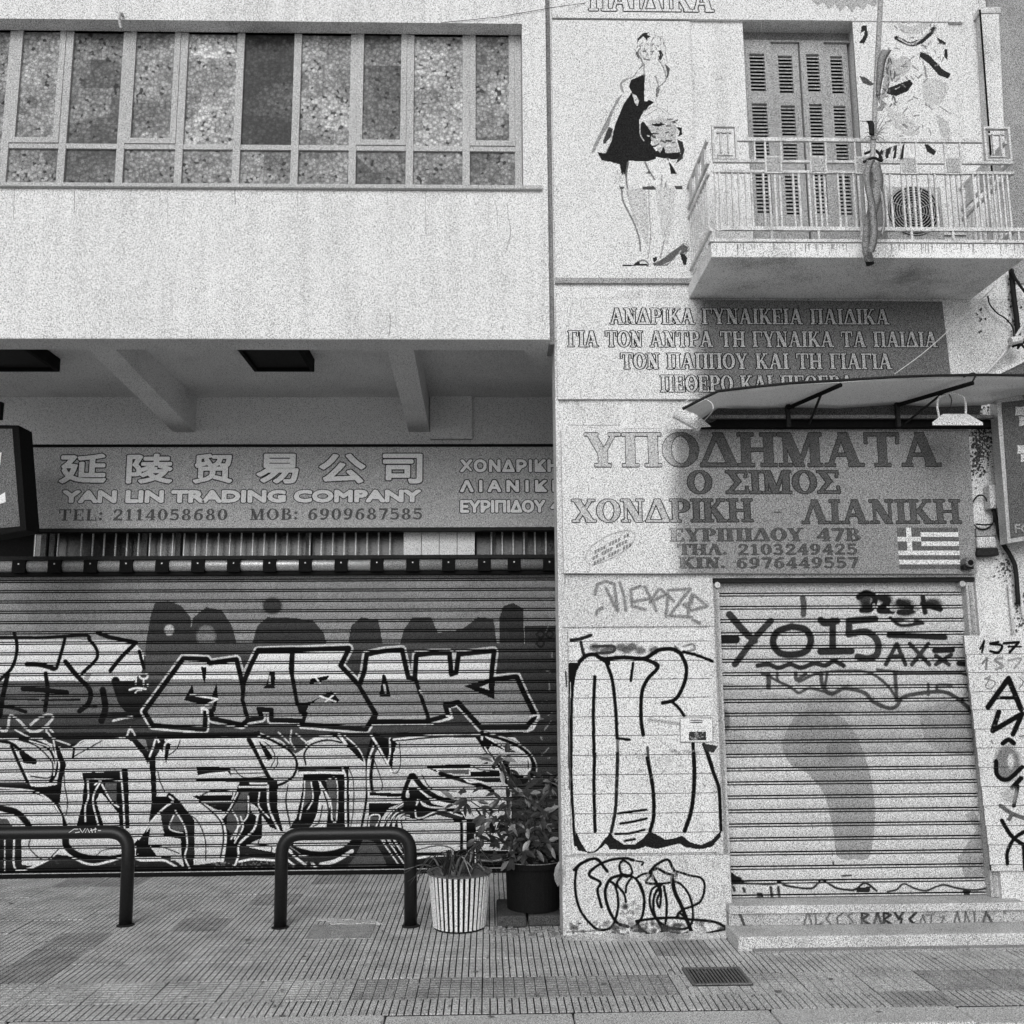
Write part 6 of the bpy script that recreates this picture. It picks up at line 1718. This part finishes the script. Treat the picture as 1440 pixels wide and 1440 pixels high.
# half-round wall light and bracket below the cable loop
wl = thing("wall_lamp", "small dark half-round lamp under the cable loop right of the big sign", "lamp", tuple(W(1388, 782, YB - .1)))
shape_prism([W(1375, 774, YB - .10), W(1380, 771, YB - .10), W(1404, 770, YB - .10), W(1406, 781, YB - .10), W(1375, 782, YB - .10)], .09).build("lamp_shade", dark_m, wl, bevel=.01)
shape_prism([W(1374, 755, YB - .07), W(1400, 754, YB - .07), W(1404, 770, YB - .07), W(1376, 771, YB - .07)], .06).build("lamp_body", plaster_old, wl, bevel=.012)
shape_prism([W(1373, 743, YB - .04), W(1400, 742, YB - .04), W(1401, 753, YB - .04), W(1373, 754, YB - .04)], .035).build("back_plate", plaster_grey, wl)
cm = thing("security_camera", "small dark dome camera on the lower right corner of the big Greek sign", "camera", tuple(W(1360, 794, YV - .05)))
c0 = W(1360, 791, YV - .04)
MB().tube([c0 + np.array([0, -.05, 0]), c0 + np.array([0, .03, 0])], .036, 16).build("camera_body", iron_m, cm)
MB().tube([c0 + np.array([0, -.056, -.006]), c0 + np.array([0, -.051, -.006])], .02, 12).build("camera_lens", black_m, cm)
MB().box(c0[0] - .036, c0[0] + .036, YV - .06, YV - .008, c0[2] - .05, c0[2] - .02).build("camera_mount", dark_m, cm)
# damp stains and thin pipes right of the door
b = thing("thin_conduit", "two thin pale conduits on the wall above the white tiled strip at the right edge", "pipe", tuple(W(1424, 890, YB - .03)))
MB().tube([W(1419, 822, YB - .03), W(1426, 892, YB - .03)], .012, 6).build("conduit", rail_m, b)
MB().tube([W(1433, 822, YB - .03), W(1440, 870, YB - .03)], .012, 6).build("conduit", rail_m, b)
stain_m = mat("black_mould", 0.07, .95, blotch=.4)
b = MB()
def stain(cx, cy, rx_, ry_, n):
    for _ in range(n):
        u, v = cx + rng.normal() * rx_, cy + rng.normal() * ry_
        s = rng.uniform(.5, 2.2)
        dy = YB - .004 - rng.uniform(0, .004)
        b.poly([tuple(W(u + s * math.cos(k * 1.26 + _) * rng.uniform(.6, 1.2), v + s * math.sin(k * 1.26 + _) * rng.uniform(.6, 1.2), dy)) for k in range(5)])
stain(1376, 625, 5, 24, 260); stain(1392, 612, 16, 18, 240); stain(1420, 800, 10, 10, 60); stain(1436, 860, 5, 22, 60); stain(1380, 650, 10, 14, 50); stain(1378, 452, 4, 14, 14); stain(1424, 420, 4, 25, 50)
o = b.build("mould_patches", stain_m, rb); tag(o, "black mould patches on the wall round the right end of the big sign", kind="stuff")

# ------------------------------------------------------------------ air conditioner on the balcony
Ya = 6.74
a, c, e, g = XR(1246, 1326, 262, 336, Ya)
ac = thing("air_conditioner", "white outdoor air conditioner unit with a round fan grille behind the balcony railing", "air conditioner", ((a + c) / 2, Ya, zfl))
MB().box(a, c, Ya, Ya + .24, zfl + .03, g).build("casing", acwhite_m, ac, bevel=.01)
cx_, cz_ = xw(1285, 297, Ya), zw(1285, 297, Ya)
b = MB(); 
disc = [(cx_ + .2 * math.cos(k * math.pi / 16), cz_ + .2 * math.sin(k * math.pi / 16)) for k in range(32)]
MB().prism(disc, Ya - .004, Ya - .001).build("fan_opening", black_m, ac)
for r in np.linspace(.035, .195, 9):
    MB().tube([(cx_ + r * math.cos(k * math.pi / 14), Ya - .012, cz_ + r * math.sin(k * math.pi / 14)) for k in range(29)], .0042, 5, cap=False).build("grille_ring", acwhite_m, ac)
for k in range(4):
    MB().tube([(cx_ + .195 * math.cos(k * math.pi / 4 + .4), Ya - .013, cz_ + .195 * math.sin(k * math.pi / 4 + .4)), (cx_ - .195 * math.cos(k * math.pi / 4 + .4), Ya - .013, cz_ - .195 * math.sin(k * math.pi / 4 + .4))], .004, 5).build("grille_spoke", acwhite_m, ac)
MB().box(a + .03, a + .09, Ya + .03, Ya + .2, zfl, zfl + .029).build("foot", dark_m, ac)
MB().box(c - .09, c - .03, Ya + .03, Ya + .2, zfl, zfl + .029).build("foot", dark_m, ac)

# ------------------------------------------------------------------ pole with weathered flag remains tied to the railing
YO = 6.14
fp = thing("flagpole", "long wooden pole tied to the middle of the balcony railing and rising off the top", "pole", tuple(W(1223, 358, YO)))
MB().tube([W(1221, 362, YO), W(1226, 240, YO), W(1232, 120, YO), W(1240, -30, YO)], .020, 8).build("pole_shaft", wood_m, fp)
MB().tube([W(1218, 352, YO - .01), W(1224, 372, YO - .01)], .028, 8).build("pole_foot", dark_m, fp)
MB().tube(rnd_curve([W(1214, 228, YO - .03), W(1228, 222, YO - .04), W(1240, 226, YO - .03), W(1232, 212, YO), W(1216, 216, YO)]), .010, 6).build("rope_tie", dark_m, fp)
fc = thing("torn_flag", "torn grey cloth hanging limp from the pole on the balcony railing", "flag", tuple(W(1228, 330, YO - .02)))
def strip(pts, wd, name, par, m, Y=YO - .05, ph=0.0):
    b = MB()
    c = rnd_curve(pts, 5); n = len(c)
    L = []
    for i, p in enumerate(c):
        w_ = wd[0] + (wd[1] - wd[0]) * i / (n - 1)
        ya = Y + .008 * math.sin(i * .3 + ph)
        L.append((W(p[0] - w_ / 2, p[1], ya), W(p[0], p[1] + .5, ya - .02), W(p[0] + w_ / 2, p[1], ya + .01)))
    for i in range(n - 1):
        for k in (0, 1):
            b.quad(L[i][k], L[i][k + 1], L[i + 1][k + 1], L[i + 1][k])
    o = b.build(name, m, par, smooth=True, weld=True)
    s = o.modifiers.new("t", 'SOLIDIFY'); s.thickness = .003
    return o
strip([(1229, 228), (1234, 255), (1230, 285), (1222, 315), (1219, 345), (1222, 368)], (16, 12), "cloth_strip", fc, cloth_m)
strip([(1224, 225), (1219, 250), (1226, 290), (1229, 330), (1224, 355)], (9, 10), "cloth_strip", fc, cloth_m, YO - .12, 1)
strip([(1232, 250), (1240, 275), (1243, 310), (1240, 332)], (5, 3), "cloth_strip", fc, wood_m, YO - .03, 2)
strip([(1247, 70), (1240, 85), (1237, 110), (1234, 135)], (14, 5), "cloth_strip", fc, cloth_m, YO - .02, 3)
strip([(1215, 170), (1224, 172), (1226, 190)], (10, 6), "cloth_strip", fc, dark_m, YO - .03, 1)
pl = thing("dry_palm", "dried palm frond stuck behind the pole above the balcony rail", "palm frond", tuple(W(1228, 200, YO)))
for k, (u, v) in enumerate(((1254, 170), (1252, 179), (1248, 188), (1243, 192), (1250, 160), (1238, 165), (1215, 188), (1212, 198), (1246, 200), (1240, 206))):
    p0, p1 = W(1229, 196, YO - .02), W(u, v, YO - .05)
    md = (p0 + p1) / 2 + np.array([0, 0, .03])
    MB().tube(rnd_curve([p0, md, p1], 3), .006, 5, r1=.001).build("leaflet", cloth_m if k % 2 else wood_m, pl)
# zebra-striped rag on the railing
rag = thing("striped_rag", "striped black and white cloth draped on the railing right of the pole", "cloth", tuple(W(1265, 215, YG)))
for k in range(7):
    u = 1238 + k * 5.2
    shape_prism([W(u, 212 - k * 1.2, YG - .03), W(u + 3, 208 - k * 1.2, YG - .035), W(u + 1, 222, YG - .035), W(u - 3, 223, YG - .03)], .004).build("stripe", dark_m if k % 2 == 0 else rail_m, rag)

# ------------------------------------------------------------------ U-shaped bollards
def hoop_path(xl, yl, xr, yr, xtl, xtr, ytop, Y0, r=22):
    A, B = GR(xl, yl), GR(xr, yr)
    Y = (A[1] + B[1]) / 2
    zt = zw((xtl + xtr) / 2, ytop, Y)
    TL, TR = np.array([xw(xtl, ytop + 25, Y), Y, zt]), np.array([xw(xtr, ytop + 25, Y), Y, zt])
    A = np.array([A[0], Y, -.005]); B = np.array([B[0], Y, -.005])
    R = .15
    out = [A]
    def corner(P, Q, S):
        u = (P - Q) / np.linalg.norm(P - Q); v = (S - Q) / np.linalg.norm(S - Q)
        a, b = Q + u * R, Q + v * R
        return [(1 - t) ** 2 * a + 2 * t * (1 - t) * Q + t * t * b for t in np.linspace(0, 1, 9)]
    out += corner(A, TL, TR) + corner(TL, TR, B) + [B]
    return out
for args, lab in (((-205, 1303, 172, 1304, -235, 180, 1172), "black hoop bollard with a scratched white tag, cut by the left edge"), ((395, 1303, 577, 1303, 396, 577, 1172), "black hoop bollard standing between the left hoop and the striped pot")):
    P3 = hoop_path(*args, 0)
    t = thing("hoop_bollard", lab, "bollard", (float((P3[0][0] + P3[-1][0]) / 2), float(P3[0][1]), 0), "black tube hoops on the pavement")
    MB().tube(P3, .047, 18).build("hoop_tube", mat("bollard_paint", .010, .4, blotch=.25, grain=.7, spec=.3), t, smooth=True)
    for p in (P3[0], P3[-1]):
        MB().lathe(p[0], p[1], [(.064, -.004), (.064, .003), (.049, .008)], 18).build("base_collar", dark_m, t)
    if args[0] < 0:
        Yt = P3[0][1] - .048
        b = MB()
        for pts in ([(97, 1171), (104, 1166), (110, 1166)], [(106, 1171), (112, 1170)], [(112, 1165), (116, 1171), (120, 1165)], [(120, 1171), (123, 1165), (126, 1171)], [(128, 1165), (130, 1171)], [(127, 1168), (136, 1166)], [(134, 1164), (134, 1171)], [(138, 1168), (142, 1168)]):
            b.tube([W(u, v, Yt) for u, v in pts], .0028, 4)
        b.build("scratched_tag", let_w, t)

# ------------------------------------------------------------------ striped pot and its plant
pY = float(GR(646, 1314)[1]) + .20
pcx = xw(646, 1270, pY)
rt = (xw(691, 1235, pY) - xw(601, 1235, pY)) / 2 - .01
rbm = (xw(684, 1300, pY) - xw(608, 1300, pY)) / 2 - .008
zt1 = zw(646, 1232, pY - .15)
pot = thing("striped_pot", "round plant pot clad in white upright staves with dark gaps", "plant pot", (pcx, pY, 0))
MB().lathe(pcx, pY, [(rbm - .005, .0), (rt - .005, zt1 - .01), (rt - .03, zt1 - .01), (rt - .035, zt1 - .06)], 40).build("pot_body", black_m, pot)
NS = 34
for k in range(NS):
    an = 2 * math.pi * k / NS
    hw_ = math.pi / NS * .52
    b = MB(); pts = []
    for z, r in ((.012, rbm), (zt1 * .5, (rbm + rt) / 2), (zt1 - .004, rt)):
        for dr_ in (-.004, .003):
            for s in (-1, 1):
                pts.append((pcx + (r + dr_) * math.cos(an + s * hw_), pY + (r + dr_) * math.sin(an + s * hw_), z))
    for h0 in (0, 4):
        b.hexa(pts[h0:h0 + 8])
    b.build("stave", potw_m, pot)
MB().lathe(pcx, pY, [(rt + .012, zt1 - .004), (rt + .016, zt1 + .006), (rt - .02, zt1 + .006), (rt - .03, zt1 - .03)], 40).build("pot_rim", iron_m, pot)
MB().lathe(pcx, pY, [(rt - .02, zt1 - .035), (.001, zt1 - .015)], 24, cap=False).build("soil", soil_m, pot)
sp = thing("spiky_plant", "low spiky plant with arching narrow leaves in the striped pot", "plant", (pcx - .05, pY, zt1))
for k in range(38):
    an = rng.uniform(0, 2 * math.pi); L = rng.uniform(.12, .34); up = rng.uniform(.05, .19)
    c0 = np.array([pcx + rng.uniform(-.12, .10), pY + rng.uniform(-.12, .08), zt1 - .02])
    if k > 26: c0[0] -= .06
    tip = c0 + np.array([math.cos(an) * L, math.sin(an) * L, up * rng.uniform(-.1, .9)])
    mid = c0 + np.array([math.cos(an) * L * .45, math.sin(an) * L * .45, up])
    c = rnd_curve([c0, mid, tip], 4)
    b = MB(); n = len(c)
    side = np.array([-math.sin(an), math.cos(an), 0])
    for i in range(n - 1):
        w0 = .011 * (1 - (i / (n - 1)) ** 2) + .001; w1 = .011 * (1 - ((i + 1) / (n - 1)) ** 2) + .001
        m0, m1 = c[i] - np.array([0, 0, .004]), c[i + 1] - np.array([0, 0, .004])
        b.quad(c[i] - side * w0, m0, m1, c[i + 1] - side * w1); b.quad(m0, c[i] + side * w0, c[i + 1] + side * w1, m1)
    b.build("leaf", leaf_l if rng.random() < .15 else leaf_m, sp)

# dark pot with shrub
dY = 7.52
dcx = xw(750, 1255, dY)
r1_, r0_ = (xw(792, 1220, dY) - xw(707, 1220, dY)) / 2, (xw(790, 1285, dY) - xw(716, 1285, dY)) / 2
zd_b, zd_t = .085, zw(750, 1214, dY - .2)
dp_ = thing("dark_pot", "large black plant pot standing on stone blocks beside the pier", "plant pot", (dcx, dY, zd_b))
MB().lathe(dcx, dY, [(r0_, zd_b), (r1_ - .02, zd_t - .05), (r1_, zd_t - .05), (r1_ + .006, zd_t), (r1_ - .02, zd_t), (r1_ - .03, zd_t - .06)], 36).build("pot_body", potd_m, dp_, smooth=False)
MB().lathe(dcx, dY, [(r1_ - .025, zd_t - .05), (.001, zd_t - .03)], 24, cap=False).build("soil", soil_m, dp_)
MB().lathe(dcx, dY, [(r1_ + .010, zd_t - .008), (r1_ + .010, zd_t - .002)], 36, cap=False).build("pot_rim", iron_m, dp_)
for k, (u0, u1, lab) in enumerate(((699, 742, "left dark stone block under the black pot"), (743, 792, "right dark stone block under the black pot, against the pier"))):
    a, c = xw(u0, 1300, 7.3), xw(u1, 1300, 7.3)
    o = MB().box(a, c - .01, 7.27 + k * .03, 7.8, 0.0, .082 - .006 * k).build("stone_block", mat("dark_stone", .06, .9, blotch=.5, bscale=8), bevel=.014)
    tag(o, lab, "stone block", "stone blocks under the black pot")
sh = thing("shrub", "leafy rubber-like shrub leaning left out of the black pot in front of the graffiti", "shrub", (dcx, dY, zd_t - .04))
rngs = np.random.default_rng(11)
clusters = [(700, 1068, 20, 16), (660, 1125, 16, 14), (690, 1150, 20, 18), (712, 1125, 14, 12), (735, 1165, 26, 20), (700, 1180, 22, 18), (755, 1140, 16, 16), (768, 1150, 16, 14), (775, 1100, 12, 12), (765, 1180, 22, 18), (740, 1195, 24, 14), (680, 1170, 16, 14), (720, 1140, 18, 14), (745, 1115, 10, 10), (768, 1205, 18, 12), (725, 1205, 20, 10), (715, 1090, 9, 8), (785, 1160, 10, 12)]
base = np.array([dcx, dY, zd_t - .04])
def leaf_at(c0, direction, L, wd, m):
    d = direction / (np.linalg.norm(direction) + 1e-6)
    up = np.array([rngs.normal() * .5, -0.6, .8]); side = np.cross(d, up); side /= np.linalg.norm(side) + 1e-6
    nrm = np.cross(side, d)
    b = MB(); ws = [.25, .85, 1.0, .7, .05]
    P_ = [c0 + d * L * t - nrm * (.25 * L * t * t) for t in (0, .28, .55, .8, 1)]
    for i in range(4):
        w0, w1 = ws[i] * wd / 2, ws[i + 1] * wd / 2
        fold = nrm * .25
        b.quad(P_[i] - side * w0 + fold * w0, P_[i], P_[i + 1], P_[i + 1] - side * w1 + fold * w1)
        b.quad(P_[i], P_[i] + side * w0 + fold * w0, P_[i + 1] + side * w1 + fold * w1, P_[i + 1])
    return b
nleaf = 0
for (u, v, ru, rv) in clusters:
    Yc = dY + rngs.uniform(-.25, .15)
    cc = W(u, v, Yc)
    mid = base * .5 + cc * .5 + np.array([rngs.normal() * .05, 0, .04])
    MB().tube(rnd_curve([base, mid, cc], 5), .008, 6, r1=.004).build("branch", stem_m, sh)
    n = int(7 + ru * rv / 24)
    for _ in range(n):
        c0 = W(u + rngs.normal() * ru * .5, v + rngs.normal() * rv * .5, Yc + rngs.uniform(-.08, .08))
        d = (c0 - cc) * 2 + np.array([rngs.normal(), rngs.normal() * .7, rngs.normal() * .8 - .1]) * .10
        if nleaf < 298:
            leaf_at(c0, d, rngs.uniform(.07, .115), rngs.uniform(.032, .05), leaf_l if rngs.random() < .30 else leaf_m).build("leaf", leaf_m, sh) if False else None
            bb = leaf_at(c0, d, rngs.uniform(.07, .115), rngs.uniform(.032, .05), None)
            bb.build("leaf", leaf_l if rngs.random() < .22 else leaf_m, sh, smooth=True)
            nleaf += 1
# trailing leaf by the pier
o = leaf_at(W(787, 1212, 6.95), np.array([-.02, -.02, -.1]), .16, .06, None).build("leaf", leaf_l, sh)
# bits of rubble round the pots
b = MB()
for _ in range(60):
    p = GR(rng.uniform(686, 800), rng.uniform(1303, 1318)); s = rng.uniform(.006, .018)
    b.box(p[0] - s, p[0] + s, p[1] - s, p[1] + s * rng.uniform(.5, 1), -.002, s * rng.uniform(.5, 1.2))
for _ in range(80):
    p = GR(rng.uniform(380, 1100), rng.uniform(1300, 1425)); s = rng.uniform(.003, .008)
    b.box(p[0] - s, p[0] + s, p[1] - s, p[1] + s, -.002, s)
o = b.build("rubble", mat("rubble_grit", .2, .95, blotch=.5)); tag(o, "small crumbs of rubble and grit scattered along the pavement by the pots", "rubble", kind="stuff")

b = MB()                                                   # trodden gum, oil spots and scraps
for _ in range(80):
    p = GR(rng.uniform(-20, 1440), rng.uniform(1240, 1430))
    if p[0] > .6 and p[1] > 6.5: continue
    s = rng.uniform(.006, .022)
    b.poly([(p[0] + s * math.cos(k * .9) * rng.uniform(.6, 1.2), p[1] + s * math.sin(k * .9) * rng.uniform(.6, 1.2), .0035 + .000004 * _) for k in range(7)])
o = b.build("gum_spots", mat("gum_dirt", .2, .9, blotch=.5)); tag(o, "dark trodden gum spots and scraps scattered over the paving slabs", "gum", kind="stuff")
# ------------------------------------------------------------------ grate and utility cover
gt = thing("drain_grate", "dark iron drain grate set in the pavement below the door step", "drain grate", ((gx0 + gx1) / 2, (gy0 + gy1) / 2, 0))
MB().box(gx0, gx1, gy0, gy1, -.002, .003).build("grate_bed", black_m, gt)
fr = MB()
fr.box(gx0, gx1, gy0, gy0 + .018, .0032, .010).box(gx0, gx1, gy1 - .018, gy1, .0032, .010).box(gx0, gx0 + .018, gy0 + .018, gy1 - .018, .0032, .010).box(gx1 - .018, gx1, gy0 + .018, gy1 - .018, .0032, .010)
fr.build("grate_frame", iron_m, gt)
for k in range(15):
    x = gx0 + .03 + k * (gx1 - gx0 - .06) / 14
    MB().box(x - .005, x + .005, gy0 + .018, gy1 - .018, .0032, .009).build("grate_bar", iron_m, gt)
c0, c1, c2, c3 = GR(430, 1318), GR(520, 1320), GR(530, 1300), GR(445, 1299)
o = MB().box(float(c0[0]), float(c1[0]), float(c1[1]), float(c2[1]), -.003, .004).build("utility_cover", mat("cover_iron", .36, .8, blotch=.5, bscale=9), bevel=.003)
tag(o, "worn flat utility cover in the pavement in front of the middle hoop bollard", "utility cover")
b = MB()
for _ in range(26):
    p = GR(rng.uniform(435, 540), rng.uniform(1292, 1300)); s = rng.uniform(.02, .05)
    b.box(p[0] - s, p[0] + s, p[1] - s * .5, p[1] + s * .5, -.002, .0035 + rng.uniform(0, .001))
b.build("cement_patch", curb_m, sidewalk)
